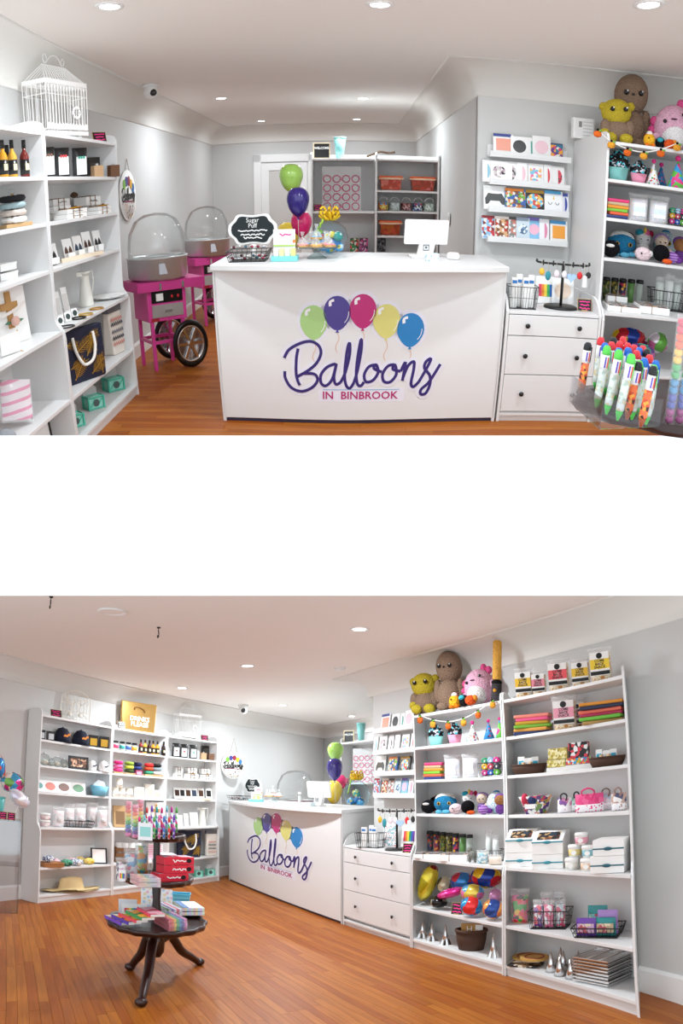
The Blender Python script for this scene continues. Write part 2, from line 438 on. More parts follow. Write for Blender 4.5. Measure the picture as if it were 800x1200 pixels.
struct(B, 'trim_1', sweep(PATH_B, cove_profile(2.43, .26, CEIL_B)), COVE, True)
struct(B, 'baseboard_left', sweep(PATH_B[:2], [(-.005, 0), (.018, 0), (.018, .14), (.008, .16), (-.005, .16)]), TRIM)
struct(B, 'baseboard_right', sweep([(-3.15, 3.8), (-.6, 3.8)], [(-.005, 0), (.018, 0), (.018, .14), (.008, .16), (-.005, .16)]), TRIM)

# white wall added for the image's blank band, covering the gap between rooms: in front of the upper floor's edge and the lower ceiling's edge
f0 = 2.55; rings = []
for i in range(41):                                  # edges bent to follow two image rows seen from the camera
    px = -200 + 30 * i
    def edge(py):
        r = B.R.transposed() @ B.ray(px, py); return r.x / r.y, r.z / r.y
    (xa, ta), (xb, tb) = edge(510.5), edge(698)
    rings.append([(f0 * xb, f0, f0 * tb), (f0 * xa, f0, f0 * ta), (f0 * xa, f0 + .16, (f0 + .16) * ta - .03), (f0 * xb, f0 + .16, (f0 + .16) * tb + .03)])
sp = MB().loft(rings)
o = link('wall_band_cover', sp.mesh('wall_band_cover')); setmat(o, mat('#fdfdfd', .9, spec=0)); o['kind'] = 'structure'
o.matrix_world = Matrix.Translation((0, 0, EYE_LOW)) @ CAM_ROT.to_4x4()

# recessed ceiling lights
def downlight(room, px, py, zc, label, e=16):
    p = room.hit(px, py, z=zc)
    if room is A and p.y > 10.6: p = p * (10.6 / p.y); p.z = zc
    P_ = Place(room, p, 0, 1)
    t = thing(P_, 'recessed_light', label, 'ceiling light', 'recessed ceiling lights')
    part(t, 'trim_ring', MB().lathe([(.052, -.002), (.058, -.008), (.078, -.006), (.08, 0), (.052, 0), (.052, -.002)], 24), TRIM, True)
    part(t, 'lens', MB().cyl((0, 0, -.004), .052, .003, 20), mat('#fffaf4', .4, emit=14))
    ld = bpy.data.lights.new('downlight', 'AREA'); ld.shape = 'DISK'; ld.size = .12; ld.energy = e * LAMP; ld.color = (.86, .94, 1); ld.spread = deg(180)
    lo = bpy.data.objects.new('downlight', ld); col.objects.link(lo)
    lo.matrix_world = room.M @ Matrix.Translation(p + Vector((0, 0, -.02)))
for px, py, l in ((128, 7, 'bright recessed light near the top left over the birdcage'), (445, 5, 'bright recessed light at the top middle above the counter'), (760, 5, 'bright recessed light at the top right above the plush toys'), (259, 115, 'recessed light beside the security camera over the pink carts'), (425, 115, 'recessed light in the middle row right of the first'), (306, 154, 'small far recessed light above the back door'), (418, 153, 'small far recessed light above the teal tumbler')):
    downlight(A, px, py, CEIL_A, l, 8 if py < 20 else 9 if py < 140 else 4.5)
for px, py, l in ((421, 737, 'largest recessed light near the right cove'), (290, 780, 'recessed light in the middle of the ceiling over the counter'), (213, 806, 'recessed light above the left birdcage'), (331, 826, 'small recessed light right of the security camera'), (412, 839, 'small recessed light above the letter board'))[:5]:
    downlight(B, px, py, CEIL_B, l, 16)
def security_camera(room, px, py, zc, yaw, label):
    P_ = Place(room, room.hit(px, py, z=zc), yaw, 1)
    t = thing(P_, 'security_camera', label, 'security camera')
    part(t, 'base', MB().cyl((0, 0, -.03), .075, .03, 24), TRIM, True)
    part(t, 'ball', MB().ell((0, 0, -.075), .066, .066, .062, 20, 12), TRIM, True)
    f = part(t, 'face', MB().ell((.012, -.052, -.085), .036, .02, .034, 16, 8), BLK2, True)
    part(f, 'lens', MB().ell((.018, -.072, -.088), .016, .008, .016, 10, 6), GLASS, True)
security_camera(A, 176, 99, CEIL_A, deg(30), 'white ball security camera with dark lens on the ceiling')
security_camera(B, 285, 826, CEIL_B, deg(60), 'white ball security camera on the ceiling above the counter')
P_ = B.P(132, 716, z=CEIL_B, yaw=0)
t = thing(P_, 'ceiling_speaker', 'flat round white ceiling speaker', 'speaker')
part(t, 'rim', MB().lathe([(.1, 0), (.105, -.008), (.09, -.014), (.08, -.01), (.08, 0)], 28), TRIM, True); part(t, 'grille', MB().cyl((0, 0, -.008), .082, .004, 24), CEIL)
for px, py, l in ((186, 735, 'small dark hook hanging from the middle of the ceiling'), (60, 699, 'small dark hook at the top left edge of the ceiling')):
    P_ = B.P(px, py, z=CEIL_B, yaw=0)
    one(P_, 'ceiling_hook', MB().tube(spline([(0, 0, 0), (0, 0, -.03), (.02, 0, -.05), (.02, 0, -.075), (-.008, 0, -.08), (-.012, 0, -.06)], 4), .0045).cyl((0, 0, -.008), .014, .008, 10), BLACK, l, 'hook', 'ceiling hooks', True)
P_ = B.P(398, 782, z=CEIL_B, yaw=0)
t = thing(P_, 'smoke_detector', 'round white smoke detector on the ceiling by the cove', 'smoke detector')
part(t, 'rim', MB().cyl((0, 0, -.012), .065, .012, 24), TRIM); part(t, 'cap', MB().lathe([(.055, -.012), (.05, -.03), (.02, -.036), (0, -.036)], 20), TRIM, True)
# ---------------------------------------------------------------- shelving and furniture
SH = [2.10, 1.82, 1.53, 1.23, .84, .39, .085]       # tops of the boards of a bookcase, from the top board down
class Unit:
    """something with a front line: origin at its left lower front corner (seen from the front), local x along the front, local y inwards"""
    def __init__(s, room, ox, oy, yaw, W, front=0.0):
        s.room, s.o, s.yaw, s.W = room, Vector((ox, oy, 0)), yaw, W
        s.inv = Matrix.Rotation(-yaw, 3, 'Z')
    def spot(s, px, py, y, z, k=.5, dyaw=0):
        r = s.inv @ s.room.ray(px, py); c = s.inv @ (Vector((0, 0, s.room.eye)) - s.o)
        t = (y - c.y) / r.y; loc = c + r * t; m = t * s.room.ray(px + 2, py).angle(s.room.ray(px - 2, py)) / 4
        loc.z = z
        w = s.o + Matrix.Rotation(s.yaw, 3, 'Z') @ loc
        d = (s.room.yaw_cam(w) - s.yaw + PI) % (2 * PI) - PI
        return Place(s.room, w, s.yaw + k * d + dyaw, m)
def skew(t, k):
    """furniture sheared in plan to fit the image; sides run along the left wall"""
    def go(o):
        if o.type == 'MESH':
            for v in o.data.vertices: v.co.x += k * v.co.y
        for c in o.children: go(c)
    go(t)
SK = LD.x / LD.y
class Bookcase(Unit):
    def __init__(s, room, ox, oy, yaw, W, label, dlow=.40, dup=.31, group='white stepped bookcases', shelves=SH, H=2.17):
        super().__init__(room, ox, oy, yaw, W)
        s.dl, s.st, s.sh = dlow, dlow - dup, shelves
        P_ = Place(room, s.o, yaw, 1); t = thing(P_, 'bookcase', label, 'bookcase', group); s.t = t
        prof = [(0, 0), (.0, shelves[4] - .06)] + [(s.st * f, shelves[4] - .06 + .13 * g) for f, g in ((.08, .25), (.35, .55), (.8, .8), (1, 1))] + [(s.st, H - .05)]
        prof += [(s.st + .02, H - .015), (s.st + .06, H), (s.st + .12, H), (dlow - .03, H - .03), (dlow, H - .03), (dlow, 0)]
        for x in (0, W - .02): part(t, 'side_panel', MB().prism(prof, x, x + .02, 'x'), WHITE, bev=.003)
        part(t, 'back_panel', MB().box(W / 2, dlow - .006, .06, W - .03, .008, H - .1), WHITE)
        part(t, 'back_rail', MB().box(W / 2, dlow - .012, shelves[0], W - .04, .016, .055), WHITE, bev=.003)
        for i, z in enumerate(shelves):
            y0 = s.st + .006 if i < 4 else .004
            part(t, 'shelf', MB().box(W / 2, (y0 + dlow - .01) / 2, z - .024, W - .041, dlow - .01 - y0, .024), WHITE, bev=.002)
        part(t, 'plinth', MB().box(W / 2, .03, 0, W - .041, .018, shelves[-1] - .024), WHITE)
    def at(s, i, px, py, back=.12, k=.5, dyaw=0):
        return s.spot(px, py, (s.st if i < 4 else 0) + back, s.sh[i] + .0005, k, dyaw)

# upper picture: two bays along the left wall, one right of the drawers
UA1 = Bookcase(A, -1.78, 3.0, PI / 2, 1.14, 'white bookcase cut by the left edge of the picture', .41, .36)
UA2 = Bookcase(A, -1.78, 4.145, PI / 2, 1.415, 'white bookcase with the birdcage on top beside pink carts', .41, .36)
UA3 = Bookcase(A, 1.80, 4.87, 0, 1.5, 'white bookcase with crochet toys on top by the drawers', .92, .80)
# lower picture
ly = math.atan2(LD.y, LD.x)
def lu(t): return Vector((-7.954, .504)) + LD * t
UB1 = Bookcase(B, *lu(0), ly, 1.194, 'leftmost white bookcase with caps and the straw hat', .29, .23)
UB2 = Bookcase(B, *lu(1.2), ly, 1.094, 'middle left white bookcase with the gold tote on top', .29, .23)
UB3 = Bookcase(B, *lu(2.3), ly, 1.22, 'white bookcase under the white birdcage next to the counter', .29, .23)
UB4 = Bookcase(B, -5.30, 3.41, 0, 1.23, 'white bookcase with big crochet toys on top beside the drawers', .37, .29)
UB5 = Bookcase(B, -4.065, 3.41, 0, 1.215, 'rightmost white bookcase with popcorn bags on top', .37, .29)

skew(UB4.t, SK); skew(UB5.t, SK)
def dresser(room, x0, y0, W, D, H, lines, label):
    P_ = Place(room, (x0, y0, 0), 0, 1); t = thing(P_, 'chest_of_drawers', label, 'drawers')
    prof = [(0, 0), (0, H)] + [(.06, H + .07), (.11, H + .1), (.17, H + .115), (D, H + .115), (D, 0)]
    for x in (0, W - .02): part(t, 'side_panel', MB().prism(prof, x, x + .02, 'x'), WHITE, bev=.003)
    part(t, 'top', MB().box(W / 2, D / 2 + .005, H - .022, W - .041, D - .01, .022), WHITE, bev=.002)
    part(t, 'carcass', MB().box(W / 2, D / 2 + .02, .07, W - .042, D - .05, H - .1), WHITE)
    part(t, 'plinth', MB().box(W / 2, .03, 0, W - .041, .02, .07).box(W / 2, .012, .045, W - .041, .02, .02), WHITE)
    for a, b in zip(lines[1:], lines[:-1]):
        d = part(t, 'drawer', MB().box(W / 2, .012, a + .003, W - .046, .02, b - a - .006), WHITE, bev=.002)
        for fx in (.22, .76):
            M = Matrix.Translation((W * fx, .002, (a + b) / 2)) @ Matrix.Rotation(PI / 2, 4, 'X')
            part(d, 'knob', MB().lathe([(.006, 0), (.006, .012), (.016, .02), (.018, .028), (.012, .036), (0, .038)], 14, M=M), BLK2, True)
    if room is B: skew(t, SK)
    return Unit(room, x0, y0, 0, W)
DA_H, DB_H = .81, .865
DA = dresser(A, 1.085, 4.87, .71, .9, DA_H, [DA_H - .025, .635, .352, .075], 'white chest of three drawers with dark knobs by the counter')
DB = dresser(B, -6.575, 3.41, 1.27, .38, DB_H, [DB_H - .025, .69, .395, .1], 'white chest of three drawers between counter and bookcase')

# lettering of the shop sign, strokes traced as (x, z) with x to the right and z up, in units of the wordmark
def logo_strokes():
    S = [[(42, 335), (66, 298), (118, 270), (165, 262), (198, 280), (208, 312), (190, 352), (152, 386), (95, 418)],
         [(106, 293), (97, 335), (93, 395), (98, 432), (108, 455)],
         [(128, 402), (176, 404), (190, 430), (165, 463), (115, 482), (68, 466), (43, 425), (42, 393)],
         [(272, 358), (236, 372), (207, 405), (206, 442), (228, 455), (258, 425), (278, 356), (266, 415), (274, 448), (296, 440)],
         [(296, 440), (318, 395), (337, 320), (337, 268), (326, 300), (315, 400), (322, 452), (340, 465), (358, 440)],
         [(358, 440), (374, 385), (389, 300), (389, 252), (378, 300), (368, 390), (374, 445), (390, 455), (404, 438)],
         [(456, 362), (426, 370), (405, 405), (414, 437), (446, 430), (468, 395), (458, 362), (448, 378), (484, 394)],
         [(541, 362), (512, 368), (489, 402), (496, 436), (526, 438), (551, 404), (543, 363), (534, 382), (570, 392)],
         [(570, 392), (590, 352), (580, 434)], [(582, 420), (602, 368), (627, 350), (628, 385), (620, 445), (632, 462), (655, 440)],
         [(655, 440), (690, 372), (702, 338), (682, 350), (676, 378), (702, 412), (706, 452), (690, 492), (668, 496), (668, 474), (702, 440), (746, 362)]]
    return [[(p.x, p.y) for p in spline([(x - 392, 300 - y, 0) for x, y in s], 5)] for s in S]
LOGO = logo_strokes()
LOGO_B = [(178, 178, '#a9cf83'), (282, 138, '#4a3d8f'), (394, 130, '#bf1f74'), (498, 172, '#dcd67c'), (605, 210, '#1f7fc0')]
def disc(mb, x, z, rx, rz, y, n=24, egg=.12):
    vs = [(x + rx * math.cos(a) * (1 - egg * max(0, -math.sin(a)) ** 2), y, z + rz * math.sin(a)) for a in (2 * PI * i / n for i in range(n))]
    return mb.add(vs, [tuple(range(n - 1, -1, -1))])
def bal_poly(cx, cz, rx, rz):
    return [(cx + rx * math.cos(a) * (1 - .14 * max(0, -math.sin(a)) ** 2), cz + rz * math.sin(a) - (.1 * rz * max(0, -math.sin(a)) ** 3)) for a in (2 * PI * i / 24 for i in range(24))]
def logo(parent, x, y, z, sx, sz, dark='#2f1f6d', word=True):
    """decal on a front that faces -y, centred at x, z; sx, sz metres per unit of the wordmark"""
    h = MB()
    def rib(mb, w, yy):
        for i, s in enumerate(LOGO): mb.ribbon(s, w, yy - i * .00015, z, x, sx, sz, .00015)
    w0 = 13
    rib(h, w0 * 3, y - .001)
    for bx, bz, c in LOGO_B: disc(h, x + (bx - 392) * sx, z + (300 - bz) * sz, 74 * sx, 86 * sz, y - .0008)
    h.box(x, y - .0006, z - 228 * sz, 400 * sx, .0004, 60 * sz)
    hl = part(parent, 'shop_sign_decal', h, mat('#e6e4ee', .5), label='pale lavender decal with shop name and five balloons')
    l = MB(); rib(l, w0, y - .004); part(hl, 'script_lettering', l, mat(dark, .45))
    for wd, wx in (('IN', -155), ('BINBROOK', 37)): part(hl, 'block_lettering', text_mb(wd, 48 * sz, y - .003, x + wx * sx, z - 200 * sz, sx / sz * 1.1, .0012), mat('#b3176c', .45))
    part(hl, 'line', MB().box(x, y - .003, z - 174 * sz, 355 * sx, .0005, 3 * sz), mat('#8fb4d8', .5))
    for bx, bz, c in LOGO_B:
        cx, cz = x + (bx - 392) * sx, z + (300 - bz) * sz
        b = part(hl, 'printed_balloon', MB().prism(bal_poly(cx, cz, 60 * sx, 70 * sz), y - .004, y - .002, 'y').prism([(cx - 8 * sx, cz - 86 * sz), (cx + 8 * sx, cz - 86 * sz), (cx, cz - 72 * sz)], y - .004, y - .002, 'y'), mat(c, .4))
        m2 = MB()
        m2.add([(cx + ax * sx, y - .0048, cz + az * sz) for ax, az in ((-36, 24), (-24, 28), (-12, 30), (-38, 38), (-25, 43), (-13, 46), (-35, 48), (-24, 55), (-14, 57))], [(0, 1, 4, 3), (4, 5, 8, 7), (3, 4, 7, 6)])
        part(b, 'highlight', m2, mat('#f4f1f6', .4))
        part(b, 'rim_highlight', MB().ribbon([(cx + 50 * sx * math.cos(a), cz + 56 * sz * math.sin(a)) for a in (-.9 + i * .12 for i in range(9))], 3 * sx, y - .0047), mat('#f4f1f6', .4))
        st = [(cx + 8 * sx * math.sin(i * .9), cz - (88 + i * 12) * sz) for i in range(8)]
        part(hl, 'ribbon_string', MB().ribbon(st, 3 * sx, y - .0022), mat('#e5b79a', .6))

def counter(room, x0, x1, yf, depth, H, bulge, label, lg):
    t = thing(Place(room, ((x0 + x1) / 2, yf, 0), 0, 1), 'shop_counter', label, 'counter'); W = x1 - x0
    part(t, 'front_panel', MB().box(0, .01, .03, W - .02, .02, H - .07), WHITE)
    for x in (-W / 2 + .01, W / 2 - .01): part(t, 'side_panel', MB().box(x, depth / 2, 0, .022, depth, H - .04), WHITE, bev=.003)
    part(t, 'kick_board', MB().box(0, .03, 0, W - .05, .02, .03), mat('#3b3550', .5))
    f = [(-W / 2 - .012 + (W + .024) * i / 16, -.02 - bulge * math.sin(PI * i / 16) ** .8 if 0 < i < 16 else -.02) for i in range(17)]
    poly = f + [(W / 2 + .012, depth), (-W / 2 - .012, depth)]
    part(t, 'worktop', MB().prism(poly, H - .04, H, 'z'), WHITE, bev=.004)
    if room is B: skew(t, SK)
    if lg: logo(t, *lg)
    return t
CA_H, CB_H = 1.12, 1.235
pA = A.hit(424, 402, y=4.87); sA = A.mpp(pA, 424, 402) / 3.81
counter(A, -.955, 1.07, 4.87, .85, CA_H, .2, 'long white counter with the balloon shop sign on its front', (pA.x - .0575, 0, pA.z - .05, sA, sA))
pL, pR = B.hit(290, 990, y=3.41), B.hit(365, 1010, y=3.41)
sxB = (pR.x - pL.x) / 704; szB = B.mpp(pL, 327, 995) / 3.81 * .56
cB = (-10.19 - 6.60) / 2
counter(B, -10.19, -6.60, 3.41, 1.0, CB_H, .16, 'long white counter with the slanted balloon shop sign', ((pL.x + pR.x) / 2 - cB, 0, .72, sxB, szB))

# hutch behind the counter
def hutch(room, x0, y0, wl, wr, D, H, zl, zr, label):
    t = thing(Place(room, (x0, y0, 0), 0, 1), 'hutch', label, 'hutch'); W = wl + wr
    prof = [(0, 0), (0, H + .05), (.05, H + .075), (.14, H + .05), (D, H + .05), (D, 0)]
    for x in (0, wl - .01, W - .02): part(t, 'upright', MB().prism(prof, x, x + .022, 'x'), WHITE, bev=.003)
    part(t, 'back_panel', MB().box(W / 2, D - .006, 0, W - .02, .01, H + .04), WHITE)
    part(t, 'back_rail', MB().box(W / 2, D - .02, H, W - .04, .016, .06), WHITE)
    for z in [H] + zl: part(t, 'shelf', MB().box(wl / 2, D / 2, z - .024, wl - .03, D - .02, .024), WHITE, bev=.002)
    for z in [H] + zr: part(t, 'shelf', MB().box(wl + wr / 2, D / 2, z - .024, wr - .03, D - .02, .024), WHITE, bev=.002)
    if room is B: skew(t, SK)
    return Unit(room, x0, y0, 0, W)
HA_T, HA_L, HA_R = 2.0, 1.38, [1.63, 1.39, 1.105]
HA = hutch(A, -.46, 8.2, .735, .71, .45, HA_T, [HA_L, .9], HA_R + [.8], 'white open hutch behind the counter with tub shelves')
HB_T, HB_L = 2.13, 1.53
HB = hutch(B, -9.72, 5.0, 1.75, 1.2, .4, HB_T, [HB_L, 1.0], [1.8, 1.5, 1.2], 'white open hutch behind the counter by balloons')

# picture ledges on the wall over the drawers
def ledges(room, x0, x1, yw, zs, D, words):
    us = []
    for z, wd in zip(zs, words):
        t = thing(Place(room, (x0, yw - D, z), 0, 1), 'picture_ledge', wd + ' white picture ledge of packaged balloons over the drawers', 'ledge', 'picture ledges on the wall'); W = x1 - x0
        part(t, 'ledge_board', MB().box(W / 2, D / 2, -.018, W, D, .018), WHITE, bev=.002)
        part(t, 'front_lip', MB().box(W / 2, .006, 0, W, .012, .03), WHITE, bev=.002)
        part(t, 'back_board', MB().box(W / 2, D - .006, 0, W, .012, .09), WHITE)
        us.append((Unit(room, x0, yw - D, 0, W), z))
    return us
LA = ledges(A, 1.075, 1.74, 5.795, [1.955, 1.725, 1.50, 1.255], .14, ['topmost', 'second', 'third', 'lowest'])
LB = ledges(B, -6.42, -5.66, 3.795, [2.03, 1.815, 1.60, 1.38], .12, ['topmost', 'second', 'third', 'lowest'])
# ---------------------------------------------------------------- builders of the goods; w and h are sizes in picture pixels at the place P
def wave(w, z, n=9, a=.25, seed=0):
    r = random.Random(seed); return [((i / (n - 1) - .5) * w, z + (r.random() - .5) * a) for i in range(n)]
def price_sign(P, w, h, label, ink='#ff2f8e', rows=3, back=KRAFT):
    W, H = w * P.s, h * P.s
    t = thing(P, 'price_sign', label, 'sign', 'small black price signs')
    M = Matrix.Translation((0, 0, .0025)) @ Matrix.Rotation(-.25, 4, 'X')
    b = part(t, 'board', MB().prism([(-W / 2, 0), (W / 2, 0), (W / 2, H), (-W / 2, H)], -.004, .004, 'y', M), BLK2)
    part(t, 'border', MB().prism([(-W / 2 - .004, -.0), (W / 2 + .004, -.0), (W / 2 + .004, H + .004), (-W / 2 - .004, H + .004)], -.002, .003, 'y', M), back)
    part(t, 'foot', MB().box(0, .012, 0, W * .5, H * .45, .008), back)
    for r in range(rows):
        mb = MB().ribbon(wave(W * (.8 - .15 * (r % 2)), H * (.8 - .6 * r / max(1, rows - 1)), 12, H * .12, r + int(W * 1000)), H * .09, -.0055)
        part(b, 'writing', MB().add(mb.v, mb.f, M), mat(ink, .6))
    return t
def cuboid(P, w, h, d, m, name, label, cat, group=None, lid=None, front=None, tilt=0, bev=.002):
    """box shaped goods; d in metres; lid and front are extra parts (material)"""
    W, H = w * P.s, h * P.s
    t = thing(P, name, label, cat, group); M = Matrix.Translation((0, 0, d * math.sin(tilt))) @ Matrix.Rotation(-tilt, 4, 'X')
    def bx(x, y, z, sx, sy, sz): mb = MB().box(x, y, z, sx, sy, sz); return MB().add(mb.v, mb.f, M)
    part(t, 'body', bx(0, d / 2, 0, W, d, H), m, bev=min(bev, d / 3))
    if lid: part(t, 'lid', bx(0, d / 2, H * .72, W * 1.03, d * 1.03, H * .29), lid, bev=min(bev, d / 3))
    if front: part(t, 'front_label', bx(0, -.0012, H * .14, W * .72, .002, H * .6), front)
    return t
def pouch(P, w, h, d, m, name, label, cat, group=None, film_m=None, face=None, face_rect=(.74, .55, .25), band=None, txt=None):
    """soft standing bag with a printed face"""
    W, H = w * P.s, h * P.s
    t = thing(P, name, label, cat, group)
    part(t, 'contents' if film_m else 'bag', MB().pillow(0, 0, 0, W * (.9 if film_m else 1), d * .9, H * (.86 if film_m else 1)), m, True)
    if film_m: part(t, 'wrapper', MB().pillow(0, 0, 0, W, d, H * 1.02).box(0, 0, H * .95, W * 1.08, .003, H * .12), film_m, True)
    if face:
        a, b, c = face_rect
        f = part(t, 'label_panel', MB().box(0, -d * .47, H * c, W * a, .003, H * b), face)
        if band: part(f, 'band', MB().box(0, -d * .47 - .001, H * (c + b * .28), W * a, .003, H * b * .42), band)
        if txt:
            part(f, 'print', text_mb(txt, H * .115, -d * .47 - .0035, 0, H * (c + b * .49), .95, .0006), BLACK)
            part(f, 'stripe', MB().box(0, -d * .47 - .001, H * (c + .02), W * a, .003, H * b * .16), BLACK)
            part(f, 'portrait', disc(MB(), 0, H * (c + b * .84), W * .13, W * .13, -d * .47 - .0035), BLACK)
    return t
def bottle(P, w, h, label, liquid, group, cap=BLK2, lab=BLK2, ink='#e8d9b0'):
    r, H = w * P.s / 2, h * P.s
    t = thing(P, 'sauce_bottle', label, 'bottle', group)
    part(t, 'glass', MB().lathe([(r * .9, 0), (r, H * .03), (r, H * .55), (r * .8, H * .63), (r * .38, H * .72), (r * .36, H * .84), (0, H * .84)], 14), liquid, True)
    part(t, 'label', MB().lathe([(r * 1.02, H * .1), (r * 1.02, H * .48)], 14), lab, True)
    part(t, 'label_print', MB().box(0, -r * 1.04, H * .2, r * .9, .002, H * .17), mat(ink, .6))
    part(t, 'cap', MB().lathe([(r * .45, H * .78), (r * .45, H), (0, H)], 12), cap, True)
def jar(P, w, h, label, content, cap, name='jar', cat='jar', group=None, lab=None, glass=GLASS):
    r, H = w * P.s / 2, h * P.s
    t = thing(P, name, label, cat, group)
    part(t, 'contents', MB().lathe([(r * .86, H * .03), (r * .9, H * .1), (r * .9, H * .68), (0, H * .7)], 14), content, True)
    part(t, 'glass', MB().lathe([(r * .9, 0), (r, H * .04), (r, H * .72), (r * .85, H * .8), (r * .85, H * .82)], 14), glass, True)
    if cap: part(t, 'lid', MB().cyl((0, 0, H * .8), r * .92, H * .2, 14), cap)
    if lab: part(t, 'label', MB().lathe([(r * 1.03, H * .22), (r * 1.03, H * .6)], 14), lab, True)
    return t
def tub(P, w, h, label, group, ink, name='candle_tub'):
    r, H = w * P.s / 2, h * P.s
    t = thing(P, name, label, 'tub', group)
    part(t, 'body', MB().lathe([(r * .84, 0), (r * .95, H * .72)], 18), PAPER, True); part(t, 'lid', MB().lathe([(r, H * .7), (r, H * .9), (r * .9, H), (0, H)], 18), PAPER, True)
    part(t, 'label', MB().lathe([(r * .89, H * .12), (r * .955, H * .62)], 18), mat(ink, .6), True)
    part(t, 'label_mark', disc(MB(), 0, H * .36, r * .4, H * .2, -r * .96), PAPER)
def tumbler(P, w, h, label, m, group, lid=BLK2):
    r, H = w * P.s / 2, h * P.s
    t = thing(P, 'tumbler', label, 'tumbler', group)
    part(t, 'cup', MB().lathe([(r * .78, 0), (r * .98, H * .88)], 16), m, True); part(t, 'lid', MB().lathe([(r * 1.04, H * .86), (r * 1.04, H * .93), (r * .9, H), (0, H)], 16), lid, True)
def cap_hat(P, w, h, label, m, emblem='#e8892b', group='baseball caps'):
    r, H = w * P.s / 2, h * P.s
    t = thing(P, 'baseball_cap', label, 'cap', group)
    part(t, 'crown', MB().lathe([(r * .84, 0), (r * .86, H * .3), (r * .74, H * .66), (r * .45, H * .92), (0, H)], 18, (0, r * .2, 0)), m, True)
    n = 10; pr = [(r * .84 * math.cos(PI + PI * i / n), -r * .1 - r * .95 * math.sin(PI * i / n)) for i in range(n + 1)] + [(r * .84, r * .2), (-r * .84, r * .2)]
    part(t, 'brim', MB().prism(pr, H * .02, H * .06, 'z'), m)
    part(t, 'button', MB().ell((0, r * .2, H), .008, n=8, m=5), m, True)
    part(t, 'emblem', MB().ribbon(wave(r * .8, H * .5, 9, H * .16, 4), H * .12, -r * .64), mat(emblem, .6))
def scrunchie(P, w, h, label, m, group):
    R, r = w * P.s / 2, h * P.s / 2
    mb = MB(); n, k = 22, 7; vs = []; fs = []
    rnd = random.Random(int(R * 1e5) + len(label))
    for i in range(n):
        a = 2 * PI * i / n; q = r * (1 + .22 * math.cos(i * 2.9) + .1 * rnd.random())
        for j in range(k):
            b = 2 * PI * j / k; vs.append(((R - r + q * math.cos(b)) * math.cos(a), (R - r + q * math.cos(b)) * math.sin(a), r + min(r, q) * math.sin(b) * 1.0))
    for i in range(n):
        for j in range(k): fs.append((i * k + j, ((i + 1) % n) * k + j, ((i + 1) % n) * k + (j + 1) % k, i * k + (j + 1) % k))
    one(P, 'scrunchie', mb.add(vs, fs), m, label, 'scrunchie', group, True)
def scrunchie_stack(P, w, h, label, cols, names, group='scrunchie stands'):
    W, H = w * P.s, h * P.s
    t = thing(P, 'scrunchie_stand', 'wooden scrunchie stand ' + label, 'stand', group)
    part(t, 'base', MB().box(0, 0, 0, W, W * .7, H * .1), KRAFT, bev=.003); part(t, 'post', MB().cyl((0, 0, H * .1), W * .05, H * .78, 10), KRAFT, True)
    part(t, 'knob', MB().ell((0, 0, H * .92), W * .11, n=12, m=8), GLASS, True)
    z = H * .1; hh = H * .74 / len(cols)
    for i, (c, nm) in enumerate(zip(cols, names)):
        scrunchie(P.off(dz=z + i * hh), w * .86, hh / P.s, '%s scrunchie %s' % (nm, label), c, 'scrunchies in stacks')
def wire_basket(P, w, h, d, label, group=None, n=9, m=BLACK, taper=.86):
    W, H = w * P.s, h * P.s
    t = thing(P, 'wire_basket', label, 'basket', group); r = max(.0016, W * .008)
    rim = lambda z, k: [(-W / 2 * k, -d / 2 * k, z), (W / 2 * k, -d / 2 * k, z), (W / 2 * k, d / 2 * k, z), (-W / 2 * k, d / 2 * k, z)]
    part(t, 'rim', MB().tube(rim(H, 1), r * 1.7, 6, True), m)
    part(t, 'bottom_rim', MB().tube(rim(r, taper), r * 1.3, 6, True), m)
    part(t, 'middle_wire', MB().tube(rim(H * .5, (1 + taper) / 2), r, 5, True), m)
    part(t, 'bottom', MB().box(0, 0, 0, W * taper, d * taper, r), m)
    for i in range(n):
        x = (i / (n - 1) - .5) * W
        for y in (-d / 2, d / 2): part(t, 'wire', MB().tube([(x * taper, y * taper, r), (x, y, H)], r * .8, 5), m)
    for i in range(1, 5):
        y = (i / 5 - .5) * d
        for x in (-W / 2, W / 2): part(t, 'wire', MB().tube([(x * taper, y * taper, r), (x, y, H)], r * .8, 5), m)
    return t
def wicker(P, w, h, d, label, group, c='#4a2f20'):
    W, H = w * P.s, h * P.s
    t = thing(P, 'wicker_basket', label, 'basket', group); m = mat(c, .8)
    part(t, 'wall', MB().lathe([(.40, 0), (.47, H * .5), (.5, H), (.46, H), (.43, H * .5), (.36, .008), (0, .008)], 40, sx=W, sy=d, rib=.018, ribn=20), m, True)
    part(t, 'rim', MB().tube([(W * .49 * math.cos(a), d * .49 * math.sin(a), H) for a in (2 * PI * i / 28 for i in range(28))], max(.006, H * .09), 6, True), m, True)
    return t
